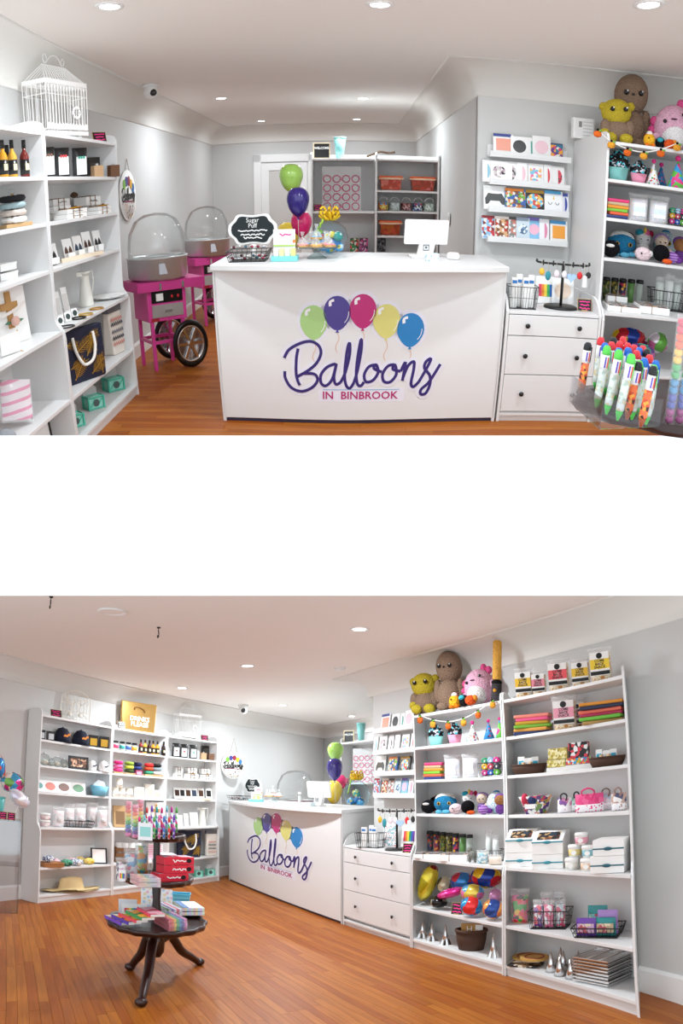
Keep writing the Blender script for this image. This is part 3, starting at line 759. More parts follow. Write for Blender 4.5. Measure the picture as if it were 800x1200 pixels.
def card_pack(P, w, h, label, base, motif=None, mc='#e08a78', group='packaged balloons on the ledges', top=None, tilt=.16, name='balloon_packet', cat='packet', d=.008):
    W, H = w * P.s, h * P.s
    t = thing(P, name, label, cat, group); M = Matrix.Translation((0, 0, d * math.sin(tilt) + .0006)) @ Matrix.Rotation(-tilt, 4, 'X')
    b = part(t, 'card', MB().prism([(-W / 2, 0), (W / 2, 0), (W / 2, H), (-W / 2, H)], 0, d, 'y', M), base if not isinstance(base, str) else mat(base, .3))
    y = -.0018
    def put(nm, mb, m): part(b, nm, MB().add(mb.v, mb.f, M), m)
    if top: put('header', MB().prism([(-W / 2, H * .86), (W * .4, H * .86), (W * .4, H), (-W / 2, H)], y, 0, 'y'), mat(top, .4))
    mm = mc if not isinstance(mc, str) else mat(mc, .35)
    if motif == 'disc': put('picture', disc(MB(), 0, H * .5, W * .38, min(W * .38, H * .34), y), mm)
    elif motif == 'half': put('picture', MB().prism([(W * .02 + .3 * W * math.cos(a), H * .5 + .33 * H * math.sin(a)) for a in (-PI / 2 + PI * i / 10 for i in range(11))], y, 0, 'y'), mm)
    elif motif == 'square': put('picture', MB().box(0, y, H * .22, W * .72, .002, H * .56), mm)
    elif motif == 'full': put('picture', MB().box(0, y, H * .04, W * .94, .002, H * .84), mm)
    elif motif == 'pad':
        put('picture', MB().prism([(x * W, z * H) for x, z in ((-.42, .2), (-.3, .22), (-.2, .36), (.2, .36), (.3, .22), (.42, .2), (.44, .45), (.3, .68), (.12, .66), (-.12, .66), (-.3, .68), (-.44, .45))], y, 0, 'y'), mm)
    elif motif == 'face':
        for x in (-.2, .2): put('picture', MB().ribbon([((x + .1 * math.cos(a)) * W, (.5 - .1 * math.sin(a)) * H) for a in (PI * i / 6 for i in range(7))], W * .03, y), mm)
        put('horn', MB().prism([(-.05 * W, .62 * H), (.05 * W, .62 * H), (0, .8 * H)], y, 0, 'y'), mat('#f2c14e', .4))
    elif motif == 'bands':
        for i, c in enumerate(('#e23b5b', '#f08a2c', '#f6d743', '#3fae5a', '#2f6fc4', '#7b3fa0')): put('picture', MB().box((-.3 + .12 * i) * W, y, H * .25, W * .12, .002, H * .45), mat(c, .4))
    return t
def balloon(P, w, h, label, c, group='latex balloons', string=None):
    """P at the balloon's middle; string in metres, a cord added below as support"""
    r, H = w * P.s / 2, h * P.s
    t = thing(P, 'balloon', label, 'balloon', group); m = mat(c, .12, coat=.5)
    prof = [(0, -H * .5), (r * .3, -H * .44), (r * .7, -H * .28), (r * .95, -H * .02), (r, H * .12), (r * .92, H * .28), (r * .68, H * .42), (r * .35, H * .485), (0, H * .5)]
    sp_ = [(max(0, p.x), p.y) for p in spline([(a, b, 0) for a, b in prof], 3)]
    part(t, 'body', MB().lathe(sp_, 24), m, True)
    part(t, 'knot', MB().lathe([(0, -H * .49), (r * .1, -H * .52), (r * .16, -H * .56), (0, -H * .56)], 10), m, True)
    if string: part(t, 'string', MB().tube([(0, 0, -H * .55), (.01, 0, -H * .55 - string * .5), (0, 0, -H * .5 - string)], .0018, 5), mat('#d9d3c8', .6))
def foil(P, w, h, d, label, m, group='foil balloons', rot=0, shape='round', lift=0):
    W, H = w * P.s, h * P.s
    n = 24
    mb = MB(); R1 = Matrix.Translation((0, 0, H * .545 + lift)) @ Matrix.Rotation(rot, 4, 'Y')
    mb.ell((0, 0, 0), W / 2, d / 2, H / 2, 20, 10)
    k = MB(); t = thing(P, 'foil_balloon', label, 'balloon', group)
    part(t, 'body', MB().add(mb.v, mb.f, R1), m, True)
    rim = [(W * .52 * math.cos(a) * (1 + .03 * math.cos(12 * a)), 0, H * .52 * math.sin(a) * (1 + .03 * math.cos(12 * a))) for a in (2 * PI * i / 36 for i in range(36))]
    rm = MB().tube(rim, [max(.003, W * .02)] * 36, 4, True); part(t, 'seam', MB().add(rm.v, rm.f, R1), m, True)
    tl = MB().prism([(-.04 * W, -.54 * H), (.04 * W, -.54 * H), (.02 * W, -.48 * H), (-.02 * W, -.48 * H)], -.002, .002, 'y'); part(t, 'tail', MB().add(tl.v, tl.f, R1), m)
    return t
def cone_hat(P, w, h, label, m, group, pom=None, name='party_hat', ring=None):
    r, H = w * P.s / 2, h * P.s
    t = thing(P, name, label, 'party hat' if name == 'party_hat' else 'weight', group)
    part(t, 'cone', MB().lathe([(r, 0), (r * .5, H * .45), (.002, H * .92)], 16), m, True)
    if pom: part(t, 'pompom', MB().ell((0, 0, H * .95), r * .3, n=8, m=6), pom, True)
    if ring: part(t, 'foil_skirt', MB().lathe([(r * 1.25, 0), (r * .8, H * .22), (r * .55, H * .3)], 18, rib=.12, ribn=9), ring, False)
def stack_of(P, w, hs, d, cols, label, name='napkin_pack', cat='napkins', group='napkin packs', jit=.12):
    z = 0; rnd = random.Random(int(P.pos.x * 999))
    ord_ = ['bottom', 'second', 'third', 'fourth', 'fifth', 'sixth', 'seventh']
    for i, c in enumerate(cols):
        W = w * P.s * (1 - rnd.random() * jit); H = hs * P.s
        mb = MB().box(0, 0, 0, W, d, H * .92)
        o = one(P.off(dx=(rnd.random() - .5) * w * P.s * jit * .6, dz=z, dyaw=(rnd.random() - .5) * .2), name, mb, c[0], '%s %s %s' % (c[1], label, ord_[i]), cat, group, bev=min(.01, H * .3))
        z += H * .925
def plush(P, label, parts, name='crochet_toy', cat='toy', group='crochet toys'):
    """parts: (name, colour or material, x, z, rx, rz[, y, ry]) in pixels from the middle of the base; the first part is the body"""
    t = thing(P, name, label, cat, group); s = P.s; lift = -min(q[3] - q[5] for q in parts) + .1
    for q in parts:
        nm, c, x, z, rx, rz = q[:6]; y = q[6] if len(q) > 6 else 0; ry = q[7] if len(q) > 7 else min(rx, rz) * .95
        m = c if not isinstance(c, str) else (mat(c, .15) if nm in ('eye', 'nose') else knit(c, max(20, round(.04 / s) * 10)))
        part(t, nm, MB().ell((x * s, y * s, (z + lift) * s), rx * s, ry * s, rz * s, 18 if rx > 4 else 10, 11 if rx > 4 else 6), m, True)
    return t
def birdcage(P, w, h, d, label, n=15, m=PAPER):
    W, H = w * P.s, h * P.s
    t = thing(P, 'birdcage', label, 'birdcage', 'white birdcages'); r = max(.0022, W * .006)
    zb, zt = H * .1, H * .62
    part(t, 'base', MB().box(0, 0, H * .03, W * 1.02, d * 1.04, H * .05), m, bev=.003)
    for x in (-.35, .35): part(t, 'foot', MB().box(W * x, 0, 0, W * .08, d * .8, H * .03), m)
    rect = lambda z: [(-W / 2, -d / 2, z), (W / 2, -d / 2, z), (W / 2, d / 2, z), (-W / 2, d / 2, z)]
    part(t, 'scalloped_band', MB().prism([(-W / 2, zb)] + [(-W / 2 + W * i / 24, zb + H * (.05 + .025 * (i % 2))) for i in range(25)] + [(W / 2, zb)], -d / 2 - r, -d / 2 + r, 'y'), m)
    part(t, 'eave_band', MB().box(0, -d / 2, zt, W, r * 2, H * .05).box(0, d / 2, zt, W, r * 2, H * .05).box(-W / 2, 0, zt, r * 2, d, H * .05).box(W / 2, 0, zt, r * 2, d, H * .05), m)
    part(t, 'lower_rail', MB().tube(rect(zb), r * 1.4, 5, True), m); part(t, 'upper_rail', MB().tube(rect(zt + H * .03), r * 1.4, 5, True), m); part(t, 'middle_rail', MB().tube(rect(zt - H * .12), r, 5, True), m)
    for i in range(n):
        x = (i / (n - 1) - .5) * W
        for y in (-d / 2, d / 2):
            part(t, 'bar', MB().tube([(x, y, zb), (x, y, zt)], r, 5), m)
            part(t, 'roof_bar', MB().tube([(x, y, zt + H * .03), (x * .55, 0, H * .86)], r, 5), m)
        if i < n - 1:
            x2 = x + W / (n - 1); part(t, 'arch', MB().tube([(x, -d / 2, zt - H * .06), ((x + x2) / 2, -d / 2, zt), (x2, -d / 2, zt - H * .06)], r * .9, 4), m)
    for i in range(1, 5):
        y = (i / 5 - .5) * d
        for x in (-W / 2, W / 2): part(t, 'bar', MB().tube([(x, y, zb), (x, y, zt)], r, 5), m)
    part(t, 'ridge', MB().tube([(-W * .275, 0, H * .86), (W * .275, 0, H * .86)], r * 1.5, 5), m)
    part(t, 'handle', MB().tube(spline([(-W * .15, 0, H * .93), (-W * .19, 0, H * .98), (-W * .24, 0, H * .94), (-W * .2, 0, H * .88), (-W * .05, 0, H * .97), (W * .1, 0, H * .97), (W * .2, 0, H * .88), (W * .26, 0, H * .92), (W * .22, 0, H * .96), (W * .18, 0, H * .93)], 4), r * 1.3, 5), m)
    part(t, 'wreath', MB().tube([(W * .2 + W * .085 * math.cos(a) * (1 + .12 * math.cos(8 * a)), -d / 2 - r * 3, H * .3 + W * .085 * math.sin(a) * (1 + .12 * math.cos(8 * a))) for a in (2 * PI * i / 32 for i in range(32))], W * .022, 6, True), m, True)
def jug(P, w, h, label):
    r, H = w * P.s / 2, h * P.s
    t = thing(P, 'jug', label, 'jug'); m = mat('#eceae0', .25, coat=.3)
    part(t, 'body', MB().lathe([(r * .78, 0), (r * .8, H * .05), (r * .62, H * .45), (r * .46, H * .78), (r * .55, H * .92), (r * .72, H), (r * .66, H), (r * .42, H * .78)], 22), m, True)
    part(t, 'spout', MB().prism([(-r * .5, -r * .22), (-r * 1.1, 0), (-r * .5, r * .22)], H * .88, H * 1.0, 'z'), m)
    part(t, 'handle', MB().tube(spline([(r * .5, 0, H * .92), (r * 1.05, 0, H * .98), (r * 1.15, 0, H * .7), (r * .95, 0, H * .4), (r * .62, 0, H * .32)], 5), r * .07, 6), m, True)
def tote(P, w, h, d, label, m, handle=None, print_=None, lean=0, topband=None):
    W, H = w * P.s, h * P.s
    t = thing(P, 'tote_bag', label, 'tote bag')
    rings = []
    for z, k in ((0, .86), (H * .05, .9), (H * .5, .96), (H, 1)):
        yy = d / 2 * (1 - .55 * z / H)
        rings.append([(-W / 2 * k, -yy, z), (W / 2 * k, -yy, z), (W / 2 * k, yy, z), (-W / 2 * k, yy, z)])
    b = part(t, 'bag', MB().loft(rings), m, bev=.01)
    if topband: part(t, 'top_band', MB().box(0, 0, H * .86, W * 1.01, d * .56, H * .145), topband)
    def frond(cx, cz, a, L, mm):
        mb = MB()
        st = [(cx, cz), (cx + L * math.cos(a), cz + L * math.sin(a))]
        yy = -d / 2 * (1 - .55 * (cz / H)) - .004
        mb.ribbon(st, L * .05, yy)
        n = 8
        for i in range(n):
            u = .12 + .8 * i / n; px_, pz_ = cx + L * u * math.cos(a), cz + L * u * math.sin(a)
            for sg in (-1, 1):
                l = L * .5 * (1 - .5 * abs(u - .4)); b_ = a + sg * .75
                q = [(px_, pz_, .6), (px_ + l * .5 * math.cos(b_), pz_ + l * .5 * math.sin(b_), 1), (px_ + l * math.cos(b_), pz_ + l * math.sin(b_), .1)]
                if any(abs(x) > W * .46 or not 0 < z < H * .97 for x, z, k_ in q): continue
                mb.ribbon(q, L * .028, yy)
        part(b, 'gold_frond', mb, mm)['kind'] = 'stuff'
    if print_:
        for fx, fz, a, L in ((-.3, .08, .9, .45), (.1, .1, .6, .42), (-.2, .55, .5, .4), (.3, .5, 2.0, .36), (.36, .05, 1.7, .38), (.05, .45, 1.0, .36), (-.36, .3, .3, .34), (.1, .8, .1, .3), (-.4, .75, -.2, .3)): frond(fx * W, fz * H, a, L * H, print_)
    if handle:
        hx = W * .24; y = -d * .36
        part(t, 'rope_handle', MB().tube(spline([(-hx, y, H * .86), (-hx * .95, y - .02, H * .6), (-hx * .5, y - .03, H * .36), (0, y - .03, H * .32), (hx * .6, y - .03, H * .4), (hx * .95, y - .02, H * .62), (hx, y, H * .88)], 5), W * .028, 7), handle, True)
    return t
# ================================================================ goods of the upper picture
U = UA2
birdcage(U.at(0, 67, 152, .16, k=.25), 74, 100, .2, 'white wire birdcage with gable roof and small wreath')
price_sign(U.at(0, 117, 155, .06), 18, 12, 'small black and pink price sign right of the birdcage')
for px, h, l, c in ((56, 37, 'left black coffee bag with brown print', '#7a5a4a'), (73, 36, 'middle black coffee bag with red print', '#d8474a'), (94, 36, 'right black coffee bag with teal print', '#2fa58c')):
    t = pouch(U.at(1, px, 200, .1), 21, h, .045, mat('#161414', .35), 'coffee_bag', l, 'coffee bag', 'coffee bags', None, PAPER, (.66, .6, .1))
    for i in (-1, 0, 1): part(t, 'printed_badge', disc(MB(), i * 3.2 * .0062, .15, .009, .011, -.0245), mat(c, .6))
cuboid(U.at(1, 111, 203, .16), 16, 26, .06, mat('#2b2420', .35), 'leather_box', 'dark leather box behind the wooden flasks', 'box', front=mat('#4a4038', .5))
for px, c, l in ((116, '#c9a27a', 'pale wooden hip flask'), (130, '#6e4a31', 'dark wooden hip flask')):
    t = cuboid(U.at(1, px, 203, .04), 13, 14, .05, pat('stripes', [c, c, c], 40, .5), 'hip_flask', l + ' below the leather box', 'flask', 'wooden hip flasks')
    part(t, 'cap', MB().cyl((.0, .025, 14 * .0062), .012, .02, 10), STEEL)
def bundle(P, w, h, n, label, cols, twine=True, top=None, d=.12):
    W, H = w * P.s, h * P.s; t = thing(P, 'book_bundle', label, 'books', 'twine tied book bundles')
    for i in range(n):
        b = part(t, 'book', MB().box((i % 2 - .5) * .006, 0, H * i / n, W * (1 - .02 * i), d, H / n * .95), mat(cols[i % len(cols)], .7), bev=.003)
        part(b, 'spine_print', MB().ribbon(wave(W * .5, H * (i + .5) / n, 10, H / n * .15, i), H / n * .16, -d / 2 - .002), mat('#8d8a88', .7))
    if twine:
        for x in (-W * .22, W * .1): part(t, 'twine', MB().tube([(x, -d / 2 - .004, 0), (x, -d / 2 - .004, H + .003), (x, d / 2 + .004, H + .003), (x, d / 2 + .004, 0)], .004, 5), TWINE)
    if top: part(t, 'flower_centre', MB().ell((W * .05, -d * .3, H + .008), .014, n=8, m=5), mat('#5a3517', .9), True); part(t, 'sunflower', MB().lathe([(.0, H + .006), (.045, H + .012), (.02, H + .004)], 14, (W * .05, -d * .3, 0), rib=.2, ribn=7), mat('#f2b61d', .7))
bundle(U.at(2, 66, 256, .26, k=.2), 34, 24, 3, 'bundle of three white books with twine at the back', ['#e9e5e0', '#f3f0ec', '#dcd8d4'])
bundle(U.at(2, 98, 254, .26, k=.2), 31, 22, 2, 'bundle of grey and white books at the back', ['#b5b3b2', '#efece8'])
bundle(U.at(2, 83, 256, .08, k=.2), 40, 11, 2, 'low white book bundle with sunflower in front', ['#efece8', '#e6e3df'], top=1)
bundle(U.at(2, 116, 254, .08, k=.2), 28, 9, 2, 'low white book bundle at the shelf end', ['#f1eeea', '#e2dfdb'], top=1)
one(U.at(2, 88, 254, .26).off(dz=24 * .0062), 'pine_cone', MB().lathe([(.006, 0), (.026, .012), (.03, .025), (.018, .042), (0, .05)], 12, rib=.2, ribn=6), mat('#4b3524', .9), 'brown pine cone on the book bundles', 'pine cone')
card_pack(U.at(2, 54, 259, .05), 9, 12, 'small leaning photo card at the shelf front', '#efe9e2', 'square', '#b9a08a', 'photo cards', name='photo_card', cat='card')
# earring cards on a tray
pt = U.at(3, 90, 303, .1, k=.25); t = thing(pt, 'earring_tray', 'pale wooden tray holding earring cards', 'tray'); W = 78 * pt.s
part(t, 'tray_base', MB().box(0, .0, 0, W, .12, .012), mat('#e6d6bd', .6)); part(t, 'tray_lip', MB().box(0, -.058, .0, W, .008, .03), mat('#ead9c0', .6))
for px, w, h, c, l in ((62, 21, 24, '#2a221f', 'black petal earrings'), (82, 16, 24, '#5b3b26', 'brown leather earrings'), (94, 15, 24, '#37455a', 'slate blue earrings'), (105, 15, 26, '#4a2d1c', 'tall brown earrings'), (117, 13, 24, '#1c1a19', 'black hoop earrings')):
    p = U.at(3, px, 303, .11, k=.3).off(dz=.0125); t = thing(p, 'earring_card', 'white card with %s on the tray' % l, 'earrings', 'earring cards'); w_, h_ = w * p.s, h * p.s
    M = Matrix.Rotation(-.2, 4, 'X')
    part(t, 'card', MB().prism([(-w_ / 2, 0), (w_ / 2, 0), (w_ / 2, h_), (-w_ / 2, h_)], 0, .003, 'y', M), PAPER)
    for x in (-.22, .22): part(t, 'earring', MB().prism([(x * w_ - .018, h_ * .28), (x * w_ + .018, h_ * .28), (x * w_ + .012, h_ * .48), (x * w_, h_ * .62), (x * w_ - .012, h_ * .48)], -.004, 0, 'y', M), mat(c, .6))
    part(t, 'price_card', MB().box(0, -.02, .0, w_ * .7, .003, h_ * .3), PAPER)
jug(U.at(4, 101, 350, .2, k=.4), 22, 41, 'tall cream enamel jug with handle')
for i, (px, py, h) in enumerate(((62, 372, 32), (71, 368, 34), (80, 364, 35))):
    p = U.at(4, px, py, .17, k=.4)
    card_pack(p, 9, h, 'narrow white jewellery card, %s of three beside the jug' % ['left', 'middle', 'right'][i], '#f3f1ee', 'square', '#dcd8d4', 'narrow jewellery cards', name='jewellery_card', cat='card', tilt=.2)
for i, (px, py, h) in enumerate(((62, 374, 11), (71, 370, 11), (80, 366, 11), (88, 362, 11))):
    card_pack(U.at(4, px, py, .09, k=.4), 9, h, 'small white earring card, number %s along the front row' % ['one', 'two', 'three', 'four'][i], '#f6f4f1', 'disc', '#3a4a48', 'small earring cards', name='jewellery_card', cat='card', tilt=.25)
for px, py, c, l in ((92, 372, '#1e1a18', 'dark braided bracelet'), (100, 365, '#c9a24e', 'thin gold bracelet'), (113, 359, '#b8862f', 'gold bangle with clasp'), (74, 381, '#2b2b2b', 'black cord bracelet')):
    p = U.at(4, px, py, .05); one(p, 'bracelet', MB().tube([(.05 * math.cos(a), .05 * math.sin(a), .006) for a in (2 * PI * i / 24 for i in range(24))], .0055, 6, True), mat(c, .4, .3), l + ' lying on the shelf', 'bracelet', 'bracelets', True)
one(U.at(4, 124, 352, .16), 'shallow_dish', MB().lathe([(.03, 0), (.09, .012), (.13, .03), (.125, .03), (.085, .016), (0, .008)], 20, sx=1.2), PAPER, 'shallow white dish right of the jug', 'dish', smooth=True)
tote(U.at(5, 99, 450, .09, k=.4), 66, 62, .1, 'navy tote with gold palm leaves and rope handle', mat('#10142e', .7), ROPE, GOLD)
t = tote(U.at(5, 137, 434, .12, k=.15), 30, 57, .1, 'cream and grey tote with zigzag bands', mat('#e6ddd2', .9), None, None, topband=mat('#6c6c70', .8))
W, H = 30 * .0066, 57 * .0066
for z, c in ((.76, '#d99a8f'), (.66, '#57585f'), (.5, '#7f8088'), (.36, '#4e4f57'), (.24, '#d99a8f')):
    n = 13; part(t, 'woven_band', MB().ribbon([((i / (n - 1) - .5) * W * .9, H * (z + (.03 if i % 2 else -.03))) for i in range(n)], H * .05, -.052 * (1 - .3 * z)), mat(c, .9))
SOAP = mat('#4fc0a4', .5)
for px, py, l in ((86, 492, 'nearest teal gift box with clear hang card'), (110, 476, 'middle teal gift box with clear hang card'), (134, 460, 'farthest teal gift box with clear hang card')):
    p = U.at(6, px, py, .16, k=.6); t = thing(p, 'gift_box', l, 'box', 'teal gift boxes'); w = 20 * p.s; h = 15 * p.s
    part(t, 'box_core', MB().box(0, 0, 0, w * .9, w * .66, h * .95), mat('#9adccb', .6))
    for x in (-.5, .5):
        for y in (-.37, .37): part(t, 'corner_post', MB().box(x * w, y * w, 0, .012, .012, h), SOAP)
    for z in (0, h - .01): part(t, 'frame_rail', MB().tube([(-.5 * w, -.37 * w, z + .006), (.5 * w, -.37 * w, z + .006), (.5 * w, .37 * w, z + .006), (-.5 * w, .37 * w, z + .006)], .007, 4, True), SOAP)
    part(t, 'cutout_print', MB().ribbon([(-.4 * w, .2 * h), (-.1 * w, .8 * h), (.1 * w, .25 * h), (.4 * w, .8 * h)], .012, -.38 * w), SOAP)
    part(t, 'round_badge', disc(MB(), 0, h * .5, h * .28, h * .28, -.385 * w), mat('#4a5a56', .6))
    part(t, 'hang_card', MB().prism([(-.45 * w, h), (.45 * w, h), (.45 * w, h * 1.5), (.2 * w, h * 1.8), (-.2 * w, h * 1.8), (-.45 * w, h * 1.5)], .3 * w, .3 * w + .004, 'y'), FROST)
# nearer bookcase at the left edge
U = UA1
for px, c, l in ((4, '#d99420', 'amber sauce bottle at the left edge'), (15, '#d9a13a', 'yellow sauce bottle second from the edge'), (29, '#6b1f16', 'dark red sauce bottle, right one of the row')):
    bottle(U.at(1, px, 194, .08), 11, 45, l, mat(c, .15), 'sauce bottles')
bottle(U.at(1, 9, 192, .2), 11, 42, 'half hidden sauce bottle at the back of the row', mat('#3a1a10', .15), 'sauce bottles')
scrunchie_stack(U.at(2, 16, 256, .14), 36, 45, 'beside the sauce bottles', [mat('#efebe6', .9), mat('#d8c9be', .9), mat('#9fb6ba', .8), mat('#17161a', .9)], ['white', 'beige', 'sage blue', 'black'])
for i, w in enumerate((28, 26)):
    cuboid(U.at(3, 10, 322, .14, k=.3).off(dz=i * .055), w, 8.5, .2, PAPER, 'gift_box', '%s flat white box of the stack by the scrunchies' % ['lower', 'upper'][i], 'box', 'flat white boxes', lid=PAPER)
p = U.at(4, 16, 398, .2, k=.35); W, H = 56 * p.s, 63 * p.s
t = thing(p, 'cross_canvas', 'white canvas with wooden cross and flowers', 'canvas'); M = Matrix.Translation((0, 0, .003)) @ Matrix.Rotation(-.1, 4, 'X')
part(t, 'canvas', MB().prism([(-W / 2, 0), (W / 2, 0), (W / 2, H), (-W / 2, H)], 0, .02, 'y', M), PAPER)
part(t, 'cross', MB().prism([(x * W, z * H) for x, z in ((-.06, .28), (.08, .28), (.08, .62), (.24, .62), (.24, .75), (.08, .75), (.08, .95), (-.06, .95), (-.06, .75), (-.22, .75), (-.22, .62), (-.06, .62))], -.012, 0, 'y', M), mat('#bb8d55', .7))
part(t, 'ribbon_banner', MB().ribbon([(-.3 * W, .55 * H), (0, .6 * H), (.25 * W, .68 * H), (.36 * W, .72 * H)], H * .06, -.02), mat('#e8e0da', .7))
part(t, 'rose', MB().ell((.02 * W, -.03, .42 * H), .035, .02, .03, 10, 6), mat('#e0b4a6', .8), True)
for x in (-.14, .18): part(t, 'leaf_spray', MB().prism([(x * W - .03, .4 * H), (x * W, .44 * H), (x * W + .03, .42 * H), (x * W, .38 * H)], -.022, -.014, 'y'), mat('#4c7a5e', .8))
p = U.at(4, 12, 402, .07, k=.35); t = thing(p, 'easel_card', 'small white card on a gold wire easel', 'card')
part(t, 'card', MB().box(0, 0, .01, 30 * p.s, .004, 22 * p.s), PAPER); part(t, 'easel', MB().tube([(15 * p.s, -.02, .004), (15 * p.s, .0, .004), (15 * p.s, .012, 26 * p.s)], .003, 5), GOLD)
p = U.at(5, 22, 497, .12, k=.5); t = thing(p, 'striped_packet', 'pink and white striped packet in clear wrap', 'packet'); W, H = 40 * p.s, 46 * p.s; M = Matrix.Translation((0, 0, .05)) @ Matrix.Rotation(-.3, 4, 'X') @ Matrix.Rotation(.25, 4, 'Y')
part(t, 'packet', MB().pillow(0, 0, 0, W, .05, H, M=M), pat('stripes', ['#f6eef1', '#f6eef1', '#f08cb4'], 18, .4), True); part(t, 'wrap', MB().pillow(0, 0, -.01, W * 1.06, .06, H * 1.06, M=M), CELLO, True)
one(U.at(5, 4, 505, .06), 'grey_pompom', MB().ell((0, 0, .05), .07, .06, .05, 14, 9), mat('#9a9da2', .95, bump=1, bscale=120), 'fluffy grey bundle below the striped packet', 'bundle', smooth=True)
p = U.at(6, 45, 520, .2, k=.5); t = thing(p, 'framed_print', 'black framed white print on the lowest shelf', 'frame'); M = Matrix.Translation((0, 0, .002)) @ Matrix.Rotation(-.12, 4, 'X')
for a in (((-.12, 0), (.12, .012)), ((-.12, .26), (.12, .272)), ((-.12, 0), (-.108, .272)), ((.108, 0), (.12, .272))): part(t, 'frame_bar', MB().prism([(a[0][0], a[0][1]), (a[1][0], a[0][1]), (a[1][0], a[1][1]), (a[0][0], a[1][1])], -.008, .01, 'y', M), BLACK)
part(t, 'print', MB().prism([(-.11, .01), (.11, .01), (.11, .262), (-.11, .262)], 0, .004, 'y', M), PAPER)

# round sign on a wall
def round_sign(P, r, label, hang=.25):
    t = thing(P, 'round_sign', label, 'sign'); R_ = r * P.s
    d = part(t, 'disc', MB().lathe([(R_, 0), (R_, .012)], 36, M=Matrix.Rotation(PI / 2, 4, 'X')), PAPER, True)
    part(t, 'rim', MB().tube([(R_ * math.cos(a), -.006, R_ * math.sin(a)) for a in (2 * PI * i / 36 for i in range(36))], R_ * .03, 6, True), PAPER, True)
    k = R_ * 1.7 / 704
    for s_ in LOGO: part(d, 'lettering', MB().ribbon([(p[0] * k, (p[1] + 80) * k) for p in s_], 34 * k, -.015), BLACK)
    part(d, 'line', MB().box(0, -.015, -.28 * R_, R_ * 1.1, .002, R_ * .06), mat('#7c2748', .6))
    for x, z, c in ((-.52, .44, '#7cb342'), (-.24, .56, '#3f3a8c'), (.06, .58, '#8e1c3c'), (.34, .46, '#f0b429'), (.58, .3, '#2f6fa8')): part(d, 'painted_balloon', MB().prism(bal_poly(x * R_, z * R_, R_ * .16, R_ * .19), -.018, -.013, 'y'), mat(c, .5))
    rnd = random.Random(3); cs = ['#e0b030', '#3b6f4a', '#333333', '#b23a48']
    for i in range(26):
        a = rnd.uniform(PI * 1.12, PI * 1.88); q = rnd.uniform(.45, .92) * R_; part(d, 'confetti', disc(MB(), q * math.cos(a), q * math.sin(a), R_ * .035, R_ * .035, -.0145, 6, 0), mat(cs[i % 4], .6))
    part(t, 'string', MB().tube([(-R_ * .3, -.006, R_ * .94), (0, -.004, R_ + hang), (R_ * .3, -.006, R_ * .94)], .0025, 5), TWINE)
p = A.P(149, 229, x=-2.19, yaw=PI / 2); round_sign(p, 30, 'round white balloon sign half hidden by the bookcase', .12)

